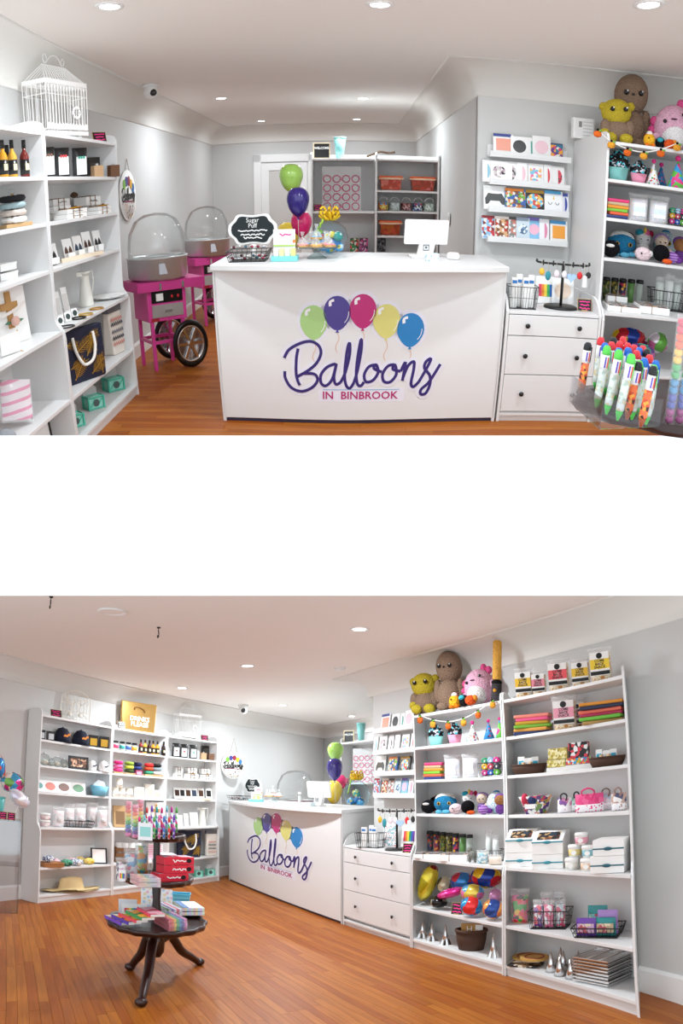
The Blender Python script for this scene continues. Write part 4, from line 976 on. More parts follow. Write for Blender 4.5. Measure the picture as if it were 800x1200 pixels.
# cotton candy carts
PK = mat('#e0489c', .35, coat=.2); PK2 = mat('#cf3f8d', .4)
def candy_cart(P, label, k=1.0):
    t = thing(P, 'candy_floss_cart', label, 'cart', 'pink cotton candy carts'); z1 = .62 * k
    for x in (-.2, .2):
        for y in (-.2, .2): part(t, 'leg', MB().box(x * k, y * k, 0, .04 * k, .04 * k, z1), PK, bev=.003)
    for y in (-.2, .2): part(t, 'stretcher', MB().box(0, y * k, .26 * k, .4 * k, .03 * k, .03 * k), PK)
    for x in (-.2, .2): part(t, 'stretcher', MB().box(x * k, 0, .26 * k, .03 * k, .4 * k, .03 * k), PK)
    b = part(t, 'cabinet', MB().box(0, 0, .48 * k, .5 * k, .46 * k, .36 * k), PK, bev=.006)
    part(t, 'table', MB().box(.05 * k, 0, .84 * k, .86 * k, .56 * k, .03 * k).box(.05 * k, -.28 * k, .78 * k, .86 * k, .015 * k, .09 * k).box(.05 * k, .28 * k, .78 * k, .86 * k, .015 * k, .09 * k).box(.48 * k, 0, .78 * k, .015 * k, .56 * k, .09 * k).box(-.38 * k, 0, .78 * k, .015 * k, .56 * k, .09 * k), PK2)
    p_ = part(t, 'control_panel', MB().box(0, -.236 * k, .66 * k, .4 * k, .014, .13 * k), BLK2)
    part(p_, 'orange_strip', MB().box(0, -.242 * k, .775 * k, .4 * k, .014, .02 * k), mat('#e8962c', .5)); part(p_, 'gauge', MB().box(-.1 * k, -.244 * k, .68 * k, .09 * k, .012, .07 * k), PAPER)
    for x in (.06, .14): part(p_, 'red_switch', MB().ell((x * k, -.246 * k, .71 * k), .016, .012, .016, 10, 6), mat('#d21f2b', .4), True)
    d_ = part(t, 'drawer', MB().box(0, -.236 * k, .52 * k, .4 * k, .014, .12 * k), STEEL); part(d_, 'handle', MB().box(0, -.25 * k, .57 * k, .1 * k, .014, .02 * k), CHROME)
    part(t, 'warning_label', MB().box(-.17 * k, -.238 * k, .485 * k, .1 * k, .006, .03 * k), mat('#b02030', .6))
    for x in (-.1, .19): part(t, 'latch', MB().box(x * k, -.29 * k, .79 * k, .03 * k, .012, .06 * k), CHROME)
    bw = part(t, 'steel_bowl', MB().lathe([(.3 * k, .87 * k), (.36 * k, .9 * k), (.365 * k, 1.08 * k), (.378 * k, 1.09 * k), (.372 * k, 1.1 * k), (.35 * k, 1.08 * k), (.34 * k, .93 * k), (0, .92 * k)], 36), STEEL, True)
    part(bw, 'spinner_head', MB().lathe([(.11 * k, .92 * k), (.11 * k, 1.05 * k), (.05 * k, 1.07 * k), (0, 1.07 * k)], 20), CHROME, True); part(bw, 'instruction_label', MB().box(-.07 * k, -.357 * k, .94 * k, .12 * k, .004, .1 * k), mat('#c9cdd6', .5))
    part(t, 'clear_dome', MB().lathe([(.35 * k, 1.09 * k), (.352 * k, 1.2 * k), (.335 * k, 1.32 * k), (.26 * k, 1.45 * k), (.14 * k, 1.51 * k), (0, 1.525 * k)], 32), GLASS, True)
    for y, nm in ((-.29, 'front'), (.29, 'rear')):
        M = Matrix.Translation((.24 * k, y * k, .235 * k)) @ Matrix.Rotation(PI / 2, 4, 'X')
        w = part(t, 'wheel', MB().add(*(lambda m: (m.v, m.f))(MB().tube([(.205 * k * math.cos(a), .205 * k * math.sin(a), 0) for a in (2 * PI * i / 32 for i in range(32))], .03 * k, 8, True)), M), BLK2, True)
        part(w, 'rim', MB().lathe([(.165 * k, -.02 * k), (.18 * k, -.02 * k), (.18 * k, .02 * k), (.165 * k, .02 * k), (.165 * k, -.02 * k)], 32, M=M), SILV, True); part(w, 'hub', MB().cyl((0, 0, -.03 * k), .032 * k, .06 * k, 14, M=M), SILV)
        for i in range(6): part(w, 'spoke', MB().add(*(lambda m: (m.v, m.f))(MB().box(.1 * k, 0, -.012 * k, .14 * k, .026 * k, .024 * k)), M @ Matrix.Rotation(i * PI / 3, 4, 'Z')), SILV)
    part(t, 'axle', MB().box(.24 * k, 0, .22 * k, .03 * k, .56 * k, .03 * k), SILV)
    for o in t.children_recursive:
        for v in o.data.vertices: v.co.x *= .8; v.co.y *= .8
    return t
candy_cart(Place(A, (A.hit(184, 305, y=6.55).x, 6.55, 0), deg(38), 1), 'nearer pink cotton candy cart with clear dome', .97)
candy_cart(Place(A, (A.hit(243, 298, y=8.8).x, 8.8, 0), deg(40), 1), 'farther pink cotton candy cart beside the counter', .97)
part_sw = thing(A.P(526, 256, x=.99, yaw=-PI / 2), 'light_switch', 'white light switch on the recess wall', 'switch'); part(part_sw, 'plate', MB().box(0, -.004, -.06, .16, .008, .12), TRIM, bev=.002); part(part_sw, 'rocker', MB().box(0, -.01, -.03, .06, .008, .06), TRIM, bev=.002)
# ---------------------------------------------------------------- upper picture: counter top, hutch, ledges
CZ = CA_H + .001
def cA(px, py, y=5.2, yaw=0): return A.P(px, py, y=y, zset=CZ, yaw=yaw)
FOILS = ['#8c1f3f', '#c9cdd2', '#5d1b2c', '#e7e3e0', '#3a6f86', '#b7455f']
def candy(P, L, label, c, rz=0, group='foil wrapped candies'):
    mb = MB().ell((0, 0, L * .28), L * .34, L * .26, L * .26, 10, 7); M = Matrix.Rotation(rz, 4, 'Z')
    t = thing(P, 'wrapped_candy', label, 'candy', group)
    part(t, 'sweet', MB().add(mb.v, mb.f, M), mat(c, .2, .5), True)
    for s_ in (-1, 1):
        m2 = MB().lathe([(.004, 0), (L * .16, L * .22)], 8, rib=.2, ribn=4, M=M @ Matrix.Translation((s_ * L * .3, 0, L * .28)) @ Matrix.Rotation(s_ * PI / 2, 4, 'Y')); part(t, 'twist', m2, mat('#e9e6e4', .2, .4))
def candy_basket(P, w, n, lab):
    t = wire_basket(P, w, 12, .3, 'low black wire basket of wrapped candies on the counter', n=9)
    rnd = random.Random(9); W = w * P.s
    pos = ['left end', 'far left', 'left', 'middle left', 'middle', 'middle right', 'right', 'far right', 'right end']
    for row, (dy, dz) in enumerate(((-.08, .01), (.06, .012), (0, .085))):
        for i in range(n):
            x = (i / (n - 1) - .5) * W * .74
            candy(P.off(x, dy, dz + rnd.random() * .01), W * .13, '%s foil candy at the %s of the %s row' % (['red', 'silver', 'wine', 'white', 'teal', 'rose'][(i + row) % 6], pos[int(i * 8 / (n - 1))], ['front', 'back', 'top'][row]), FOILS[(i + row) % 6], rnd.uniform(-.6, .6))
candy_basket(cA(292, 305, 5.1), 48, 6, '')
def chalk_sign(P, w, h, stem, label):
    W, H, S_ = w * P.s, h * P.s, stem * P.s
    t = thing(P, 'chalkboard_sign', label, 'sign'); n = 48
    def outline(k):
        out = []
        for i in range(n):
            a = 2 * PI * i / n; r_ = 1 + .07 * math.cos(6 * a) - .05 * math.cos(2 * a + PI)
            x, z = math.copysign(abs(math.cos(a)) ** .7, math.cos(a)), math.copysign(abs(math.sin(a)) ** .7, math.sin(a)); out.append((x * W / 2 * k * r_, S_ + H / 2 + z * H / 2 * k * r_))
        return out
    part(t, 'frame', MB().prism(outline(1), -.012, .012, 'y'), PAPER, bev=.004); b = part(t, 'slate', MB().prism(outline(.86), -.016, -.011, 'y'), mat('#20282b', .8))
    part(b, 'writing', text_mb('Sugar\nPuff', H * .2, -.0175, 0, S_ + H * .7, .9), PAPER)
    for i, z in enumerate((.46, .34, .24)): part(b, 'chalk_line', MB().ribbon(wave(W * (.66 - .12 * i), S_ + H * z, 22, H * .05, i), H * .035, -.0175), PAPER)
    part(t, 'stem', MB().lathe([(.05, 0), (.05, .012), (.02, .03), (.03, S_ * .4), (.016, S_ * .6), (.03, S_ * 1.0), (.012, S_ * 1.12)], 14), PAPER, True)
chalk_sign(cA(297, 300, 5.42), 52, 38, 13, 'black chalkboard sign in a curvy white frame')
def leaflet_box(P, w, h, label):
    W, H = w * P.s, h * P.s; t = thing(P, 'lip_balm_display', label, 'display')
    b = part(t, 'base_tray', MB().box(0, 0, 0, W * 1.1, .16, H * .16), mat('#7fd0d4', .5), bev=.003); part(t, 'back_card', MB().box(-W * .05, .06, H * .1, W * .92, .008, H * .9), PAPER)
    part(t, 'card_title', MB().ribbon(wave(W * .5, H * .82, 10, H * .06, 2), H * .05, .054), mat('#e0559c', .6)); part(t, 'card_stripe', MB().box(-W * .05, .053, H * .44, W * .9, .004, H * .05), mat('#b8d86a', .6)); part(t, 'orange_corner', MB().box(W * .36, .053, H * .56, W * .1, .004, H * .1), mat('#f08a4b', .6))
    for i, c in enumerate(('#f3efe8', '#f3d7a0', '#e9f0d8', '#e6dc8a')): part(t, 'balm_tube', MB().box((-.36 + .24 * i) * W, -.02, H * .14, W * .2, .04, H * .26), mat(c, .5), bev=.004)
leaflet_box(cA(334, 307, 5.05), 28, 36, 'white card display on a teal base beside the candies')
def cake_stand(P, w, h, label, cookies):
    W, H = w * P.s, h * P.s; t = thing(P, 'cake_stand', label, 'cake stand')
    part(t, 'plate', MB().lathe([(0, H * .94), (W * .46, H * .94), (W * .5, H * 1.05), (W * .5, H * 1.1), (W * .45, H), (0, H)], 36), clear('#eef4f4', .3), True); part(t, 'pedestal', MB().lathe([(W * .22, 0), (W * .2, H * .1), (W * .06, H * .5), (W * .12, H * .94)], 20), clear('#e8f0f0', .3), True)
    for i, (x, y, z, c, nm) in enumerate(cookies):
        p = P.off(x * W, y * W, H + .004 + z * P.s, dyaw=i); r = W * .13
        q = thing(p, 'decorated_cookie', nm, 'cookie', 'wrapped flower cookies')
        part(q, 'biscuit', MB().lathe([(r, 0), (r, .014), (0, .016)], 20, rib=.1, ribn=6), mat('#c99c63', .8)); part(q, 'icing', MB().lathe([(r * .88, .0145), (r * .8, .022), (0, .023)], 20, rib=.12, ribn=6), mat(c, .5)); part(q, 'centre', MB().ell((0, 0, .024), r * .22, r * .22, .008, 8, 5), mat('#f3d9b0', .6)); part(q, 'bag_tie', MB().lathe([(r * .9, .016), (r * .5, .05), (.004, .07), (r * .35, .11)], 14, rib=.2, ribn=5), CELLO)
CK = [(-.3, -.1, 0, '#f29aa4', 'pink iced cookie at the left of the cake stand'), (0, -.2, 0, '#f5b45a', 'orange iced cookie at the front of the cake stand'), (.28, -.08, 0, '#ef7f8e', 'coral iced cookie at the right of the cake stand'), (-.12, .2, 0, '#7fb8dc', 'blue iced cookie at the back of the cake stand'), (.18, .22, 0, '#f2a7a0', 'rose iced cookie behind on the cake stand'), (0, .02, 9, '#6fb0de', 'sky blue iced cookie on top of the pile')]
cake_stand(cA(371, 304, 5.2), 54, 13, 'glass cake stand piled with wrapped flower cookies', CK)
# latex balloons behind the counter, strings and weight added as a support
for px, py, w, h, c, y, l in ((341, 209, 28, 36, '#a9d763', 6.35, 'lime green balloon at the top of the bunch'), (349, 237, 27, 37, '#2b1a72', 5.8, 'dark purple balloon in front of the bunch'), (353, 263, 25, 32, '#e0286e', 6.06, 'hot pink balloon partly behind the purple one'), (337, 279, 27, 38, '#f0cf49', 6.65, 'yellow balloon low behind the leaflet card')):
    p = A.P(px, py, y=y, yaw=0); balloon(p, w, h, l, c, string=max(.05, p.pos.z - h * p.s * .5 - .62))
p = A.P(345, 300, y=5.85, zset=0, yaw=0); one(p, 'added_balloon_weight', MB().lathe([(.06, 0), (.06, .1), (.03, .16), (.012, .64), (0, .64)], 16), mat('#d9b44a', .4, .5), 'gold weight added as balloon support on the floor behind the counter', 'weight', smooth=True)
def stuffed_balloon(P, w, h, bw, label):
    r, H = w * P.s / 2, h * P.s; t = thing(P, 'gift_balloon', label, 'balloon')
    part(t, 'clear_bubble', MB().lathe([(0, 0), (r * .5, H * .06), (r * .9, H * .24), (r, H * .46), (r * .86, H * .72), (r * .45, H * .9), (r * .12, H * .98), (0, H)], 28), clear('#eefaff', .15), True)
    rnd = random.Random(5)
    for i, (c, x, z, q) in enumerate((('#2f8fc8', -.35, .25, .3), ('#1f6fae', .3, .3, .34), ('#39b0d8', .0, .2, .34), ('#2a9d8f', .45, .5, .26), ('#f2e9dd', -.1, .48, .22), ('#d84f5f', -.45, .45, .2), ('#f2d24a', .15, .55, .18), ('#58b7e8', .5, .2, .26), ('#8ac24a', -.5, .6, .14))): part(t, 'filling', MB().ell((x * r, (i % 3 - 1) * .25 * r, z * H), q * r, q * r, q * r, 12, 8), pat('dots', [c, '#f4f4f4', '#f2d24a'], 22, .5), True)
    b = part(t, 'bow_knot', MB().ell((0, 0, H), bw * P.s * .1, n=10, m=6), mat('#f0c419', .4), True)
    for i in range(12):
        a = 2 * PI * i / 12; R_ = bw * P.s * .5; lz = .35 if i % 2 else -.05
        part(b, 'bow_loop', MB().tube(spline([(0, 0, H), (R_ * .6 * math.cos(a), R_ * .6 * math.sin(a), H + R_ * (.75 + lz)), (R_ * math.cos(a), R_ * math.sin(a), H + R_ * (.35 + lz)), (R_ * .5 * math.cos(a + .3), R_ * .5 * math.sin(a + .3), H - R_ * .1), (0, 0, H)], 3), R_ * .12, 4), mat('#f0c419', .4), True)
    part(t, 'curled_ribbon', MB().tube([(-r * .3 - r * .5 * i / 14, -r * .3, H * (.98 - .035 * i) + .012 * math.sin(i * 2)) for i in range(15)], .009, 5), mat('#b6d84a', .5), True)
stuffed_balloon(cA(386, 301, 5.55), 44, 42, 24, 'clear gift balloon with gold bow and blue filling')
def pos_terminal(P, w, h, label):
    W, H = w * P.s, h * P.s; t = thing(P, 'card_terminal', label, 'terminal')
    part(t, 'foot', MB().box(-W * .1, .02, 0, W * .5, .16, .018), PAPER, bev=.006); st = part(t, 'stand', MB().prism([(-W * .2, .015), (W * .14, .015), (W * .22, H * .5), (-W * .12, H * .5)], -.02, .05, 'y'), PAPER, bev=.008)
    M = Matrix.Translation((0, .03, H * .34)) @ Matrix.Rotation(.22, 4, 'X')
    mb = MB().box(0, 0, 0, W, .03, H * .66); part(t, 'screen_back', MB().add(mb.v, mb.f, M), PAPER, bev=.012)
    part(st, 'square_mark', MB().tube([(-.02 - W * .02, -.024, H * .2), (.02 - W * .02, -.024, H * .2), (.02 - W * .02, -.024, H * .2 + .04), (-.02 - W * .02, -.024, H * .2 + .04)], .004, 4, True), mat('#55606a', .5)); part(st, 'mark_centre', MB().box(-W * .02, -.024, H * .2 + .014, .014, .004, .014), mat('#55606a', .5))
pos_terminal(cA(499, 303, 5.3, .1), 52, 46, 'white tablet card terminal seen from behind')
cuboid(cA(507, 308, 5.05, .2), 15, 9, .06, pat('dots', ['#dfeef2', '#6fb8cc', '#f2f2f2'], 60), 'small_box', 'small pale blue patterned box before the terminal', 'box')
cuboid(cA(531, 305, 5.2, -.1), 15, 8, .1, PAPER, 'card_reader', 'small white card reader right of the terminal', 'card reader', bev=.02)
# hutch goods
def hs(px, py, z, back=.14, k=0): return HA.spot(px, py, back, z + .0005, k)
p = hs(376, 185, HA_T, .15); t = thing(p, 'letter_board', 'black letter board in a wooden frame reading welcome', 'sign'); W = 20 * p.s
part(t, 'board', MB().box(0, 0, .012, W * .9, .012, W * .9), BLACK); part(t, 'lettering', text_mb('WELCOME', W * .2, -.008, 0, W * .66, .9, .001), PAPER)
for x, z, a, b in ((0, 0, W, .012), (0, W * .94, W, .012), (-W / 2 + .006, 0, .012, W * .95), (W / 2 - .006, 0, .012, W * .95)): part(t, 'frame_bar', MB().box(x, -.002, z, a, .02, b), mat('#e6d2ae', .6))
p = hs(398, 185, HA_T, .15); t = thing(p, 'tall_tumbler', 'tall mint green tumbler on the hutch', 'tumbler'); r = 7 * p.s; H = 27 * p.s; part(t, 'cup', MB().lathe([(r * .62, 0), (r, H * .96)], 20), mat('#8fd3d0', .35), True); part(t, 'lid', MB().lathe([(r * 1.05, H * .94), (r * 1.05, H), (0, H)], 20), mat('#a8e0dc', .35), True)
price_sign(hs(372, 246, HA_L, .06), 9, 8, 'tiny pink price sign inside the hutch')
def ring_panel(P, w, h, label):
    W, H = w * P.s, h * P.s; t = thing(P, 'ring_display_board', label, 'display board')
    b = part(t, 'sheet', MB().box(0, 0, 0, W, .006, H), FROST)
    for i in range(4):
        for j in range(4):
            x, z = (-.37 + .245 * i) * W, H * (.1 + .205 * j); r = W * .095
            part(b, 'pink_ring', MB().tube([(x + r * math.cos(a) * (1 + .06 * math.cos(9 * a)), -.007, z + r * math.sin(a) * (1 + .06 * math.cos(9 * a))) for a in (2 * PI * q / 18 for q in range(18))], r * .13, 4, True), mat('#e2668f', .5)); part(b, 'printed_word', MB().ribbon(wave(r * .9, z, 6, r * .3, i + j), r * .2, -.007), mat('#e58aa8', .5))
ring_panel(hs(400, 246, HA_L, .2), 45, 54, 'clear acrylic panel with sixteen pink rings')
def candy_tub(P, w, h, label, fill):
    W, H = w * P.s, h * P.s; t = thing(P, 'candy_tub', label, 'tub', 'orange candy tubs'); d = W * .8
    f = lambda k, z, m=1: [(-W / 2 * k, -d / 2 * k, z), (W / 2 * k, -d / 2 * k, z), (W / 2 * k, d / 2 * k, z), (-W / 2 * k, d / 2 * k, z)]
    part(t, 'candy', MB().loft([f(.78, .01), f(.86, H * .7)]), fill); part(t, 'bucket', MB().loft([f(.82, 0), f(.93, H * .78)]), film('#e2572a', .45)); part(t, 'lid', MB().box(0, 0, H * .78, W, d, H * .12), mat('#e8622c', .4), bev=.006)
    part(t, 'handle', MB().tube(spline([(-W * .5, 0, H * .75), (-W * .48, -d * .4, H * .74), (0, -d * .56, H * .72), (W * .48, -d * .4, H * .74), (W * .5, 0, H * .75)], 4), .012, 5), mat('#ecc9a8', .5), True)
F1 = pat('cells', ['#e9a6a0', '#f2c9b8', '#d8606a', '#b0382f'], 30); F2 = pat('cells', ['#8a1f2c', '#b04a5a', '#d89ab0', '#4a1420'], 26); F3 = pat('cells', ['#a08a1f', '#8a3a1f', '#c9574a', '#5a2a14'], 24)
for px, z, w, f, l in ((454, HA_R[0], 27, F1, 'orange lidded tub of pink candy on the left of the upper shelf'), (495, HA_R[0], 29, F2, 'orange lidded tub of red candy right on the upper shelf'), (454, HA_R[2], 26, F3, 'orange lidded tub of brown candy on the lower shelf'), (493, HA_R[2], 29, F2, 'orange lidded tub behind the card terminal')): candy_tub(hs(px, 240, z), w, 19, l, f)
JF = [('#e8a33c', '#4a8fd0', '#d84a4a', '#f2e36a'), ('#b9c4c2', '#dfe4e2', '#9aa8a6', '#cfd8d4'), ('#7a2f2f', '#b56a6a', '#4a1a1a', '#d8a8a8'), ('#1f2f6a', '#c84a5a', '#4a6fb0', '#e8e8e8'), ('#aebcae', '#d4dcd2', '#8fa08f', '#e4e8e2')]
for i, px in enumerate((449, 462, 475.5, 489, 502)):
    p = hs(px, 244, HA_R[1], .12); t = jar(p, 13.5, 14, 'glass candy jar of %s sweets on the middle hutch shelf' % ['rainbow', 'clear mint', 'dark red', 'navy and red', 'pale green'][i], pat('cells', list(JF[i]), 40, .3), None, 'candy_jar', 'jar', 'glass candy jars')
    r = 6.5 * p.s; part(t, 'wire_handle', MB().tube([(r * .8 * math.cos(a), -r * .5, 11 * p.s + r * .8 * math.sin(a)) for a in (PI * q / 10 for q in range(11))], .006, 5), STEEL, True)
for i, (px, c, l) in enumerate(((415, ['#d84a4a', '#3a8a4a', '#f2e6d8', '#2a2a2a'], 'left'), (426, ['#c8508a', '#8a3a6a', '#e8b8d0', '#3a2a3a'], 'middle'), (442, ['#2a2a2e', '#5a5a60', '#1a1a1c', '#8a8a90'], 'right'))): cuboid(hs(px, 300, .9, .2), 10, 16, .08, pat('cells', c, 40), 'snack_box', '%s small colourful snack box behind the counter' % l, 'box', 'snack boxes')
one(hs(442, 182, HA_T, .2), 'twig_garland', MB().tube(spline([(-.12, 0, .03), (-.05, .02, .06), (.03, -.01, .09), (.12, .02, .08), (.2, 0, .09)], 4), .014, 6), mat('#4a3524', .9), 'small dark twig on top of the hutch', 'twig', smooth=True)
# packaged balloons on the ledges: px, w, h, base, motif, colour, header, words
ROWS = [[(590, 24, 27, '#f1eeec', 'square', '#ee9a80', '#2a3a8a', 'coral square'), (609, 21, 25, '#f3f1ef', 'disc', '#1c1a1b', None, 'black dotted disc'), (622, 12, 25, '#f4f2f0', 'half', '#3f9a8c', None, 'teal sliver'), (635, 22, 28, '#f1efed', 'disc', '#f0c9d2', None, 'blush disc'), (649, 23, 21, '#3c5a78', 'full', ('cells', ['#2a7a9a', '#d83a6a', '#f0a030', '#e8e4d8', '#5a3a8a']), None, 'striped picture')],
        [(571, 11, 27, '#f0eeec', 'half', '#7fb6c8', '#f7f7f7', 'blue edge'), (585, 20, 27, '#f3f1ef', 'disc', ('cells', ['#3a3238', '#cfc8c4', '#b89aa8', '#f0ece8']), None, 'owl grey disc'), (600, 14, 27, '#f3f1ef', 'half', ('cells', ['#3a3238', '#b0a8a4', '#e0c9d0']), None, 'dark half disc'), (612, 13, 27, '#f4f0f1', 'half', '#f0c4cc', None, 'pale pink half disc'), (628, 19, 27, '#f4f2f0', 'square', ('cells', ['#f2b65a', '#e87fa8', '#7fc4e0', '#f6f4f0', '#f6f4f0']), None, 'pastel frame'), (642, 9, 27, '#f3f1ef', 'half', '#d8404a', None, 'narrow red'), (654, 16, 26, '#f1efed', 'half', ('dots', ['#e0455a', '#3a2a2a', '#3a2a2a']), None, 'red dotted half disc')],
        [(580, 27, 29, '#f2f1ef', 'pad', '#3a3a38', None, 'black game pad'), (604, 25, 27, '#3a6fb0', 'full', ('cells', ['#6aa83a', '#e8e0d0', '#2f5fa8', '#d87a3a', '#7a4a3a']), '#f08a2c', 'blue picture'), (627, 27, 27, '#161412', 'disc', ('cells', ['#f0b93a', '#6ac0e0', '#f2e6c8', '#d84a3a']), '#c89a3a', 'black card with yellow disc'), (649, 22, 28, '#f4f3f3', 'face', '#3a3438', '#5ab0e0', 'sleepy unicorn face'), (662, 10, 26, '#e8e6f0', 'half', '#3a4a9a', '#4a5ab0', 'narrow blue')],
        [(573, 18, 28, '#c8dcec', 'full', ('cells', ['#7a2028', '#8ab8d8', '#e8e4e0', '#c8303a']), '#8a2028', 'red and blue photo'), (588, 17, 28, '#e8dcd4', 'full', ('cells', ['#b83028', '#7a4a2a', '#f2e8e0', '#d8a87a']), None, 'brown and red photo'), (601, 17, 28, '#e4e2e0', 'full', ('cells', ['#c8c4c0', '#8a8480', '#f0eeec', '#c87a6a']), '#4a4644', 'grey and white photo'), (613, 16, 28, '#cfdce4', 'disc', ('cells', ['#7a9ab8', '#e8eef2', '#4a6a8a']), '#9aaabc', 'steel blue disc'), (626, 17, 29, '#8ac4e8', 'disc', '#f2b8cc', '#7a6ab8', 'sky blue card with pink disc'), (638, 12, 28, '#f2f0f2', 'half', '#e08aa8', None, 'white and pink'), (655, 21, 27, '#f4f2ee', 'square', '#f0a03a', '#4aa0d8', 'orange carton')]]
def fill_ledges(LS, rows, ypx, back, scale=1.0, k=0.0):
    nth = ['topmost', 'second', 'third', 'lowest']
    for r, row in enumerate(rows):
        u, z = LS[r]
        for j, (px, w, h, base, mo, c, hd, wd) in enumerate(row):
            mc = pat(c[0], c[1], 45) if isinstance(c, tuple) else c
            card_pack(u.spot(px, ypx[r], back - .012 * (j % 2), z + .0005, k), w * scale, h, '%s balloon packet on the %s ledge' % (wd, nth[r]), base, mo, mc, top=hd)
fill_ledges(LA, ROWS, (172, 206, 240, 273), .075)
# ---------------------------------------------------------------- upper picture: drawers, toy bookcase, pen tray
def packet_basket(P, w, h, label, room_words, n=4):
    d = .16; wire_basket(P, w, h, d, label, n=11); W, H = w * P.s, h * P.s
    for i in range(n):
        p = P.off((i - (n - 1) / 2) * W * .195, (-.03, .03, -.01, .02)[i % 4], .004)
        t = thing(p, 'balloon_pump_box', '%s tall white carton with blue lettering in the wire basket%s' % (['leftmost', 'second', 'third', 'rightmost'][i], room_words), 'box', 'cartons in the wire basket')
        M = Matrix.Identity(4)
        part(t, 'carton', MB().add(*(lambda m: (m.v, m.f))(MB().box(0, 0, 0, W * .19, .03, H * (1.35 + .12 * (i % 2)))), M), PAPER); part(t, 'lettering', MB().add(*(lambda m: (m.v, m.f))(MB().box(0, -.0165, H * 1.1, W * .15, .002, H * .14)), M), mat('#2f74b8', .5))
p = DA.spot(611, 352, .16, DA_H + .001, .3); packet_basket(p, 36, 26, 'black wire basket of cartons at the left of the drawers', ' by the counter')
card_pack(DA.spot(641, 345, .42, DA_H + .001, .2), 27, 32, 'rainbow unicorn card standing behind the jewellery stand', '#f3f1ef', 'bands', None, 'standing cards', name='greeting_card', cat='card', tilt=.25)
card_pack(DA.spot(660, 345, .36, DA_H + .001, .2), 26, 30, 'white card with pastel disc beside the jewellery stand pole', '#f3f1ef', 'disc', '#eed7c2', 'standing cards', name='greeting_card', cat='card', tilt=.25)
def t_stand(P, w, h, label, hang, tail=''):
    W, H = w * P.s, h * P.s; t = thing(P, 'jewellery_stand', label, 'stand')
    part(t, 'base', MB().lathe([(W * .33, 0), (W * .33, .012), (W * .3, .02), (0, .022)], 28, sy=1.0), BLACK, True); part(t, 'pole', MB().cyl((0, 0, .015), .011, H - .015, 12), BLACK, True)
    b = part(t, 'bar', MB().tube(spline([(-W * .52, .0, H + .025), (-W * .44, 0, H), (W * .44, 0, H), (W * .52, 0, H + .025)], 4), .009, 6), BLACK, True)
    for i in range(5): part(b, 'hook', MB().tube([((-.4 + .2 * i) * W, 0, H + .02), ((-.4 + .2 * i) * W, 0, H - .02)], .006, 5), BLACK)
    for i, (x, c, sh, L, nm) in enumerate(hang):
        x *= 1.05
        q = thing(P.off(x * W, -.036, H), 'hanging_charm', nm + ' hanging from the jewellery stand', 'charm', 'charms on the jewellery stand'); Lh = L * P.s; m = mat(c, .6) if isinstance(c, str) else c
        part(q, 'loop', MB().tube([(0, .03, .008), (.004, 0, -Lh * .2), (0, 0, -Lh * .45)], .0022, 4), mat('#b8b0a4', .4, .6))
        if sh == 'heart': part(q, 'charm', MB().prism([(.036 * 16 * math.sin(a) ** 3 / 16, -Lh * .72 + .036 * (13 * math.cos(a) - 5 * math.cos(2 * a) - 2 * math.cos(3 * a) - math.cos(4 * a)) / 16) for a in (2 * PI * j / 24 for j in range(24))], -.01, .01, 'y'), m)
        elif sh == 'tassel': part(q, 'charm', MB().lathe([(.008, -Lh * .45), (.016, -Lh * .5), (.02, -Lh)], 10, rib=.15, ribn=5), m)
        else: part(q, 'charm', MB().ell((0, 0, -Lh * .72), .021, .013, Lh * .28, 12, 8), m, True)
HANG = [(-.42, '#f0b93a', 'drop', 15, 'yellow and pink felt charm'), (-.3, '#2f8f9c', 'drop', 20, 'teal feather charm'), (-.14, '#f2dfe6', 'drop', 16, 'pale pink cloud charm'), (0.0, '#e8e4ea', 'drop', 16, 'white shell charm'), (.14, '#a9c9ea', 'heart', 20, 'light blue heart charm'), (.3, '#d8262c', 'drop', 16, 'red berry charm'), (.38, '#f0f0ee', 'tassel', 24, 'white tassel charm'), (.46, '#2a2626', 'drop', 14, 'dark bead charm')]
t_stand(DA.spot(657, 353, .24, DA_H + .001, .1), 60, 52, 'black T shaped jewellery stand on the drawers', HANG)
price_sign(DA.spot(688, 356, .16, DA_H + .001, .1), 16, 13, 'black price sign with pink writing right on the drawers')
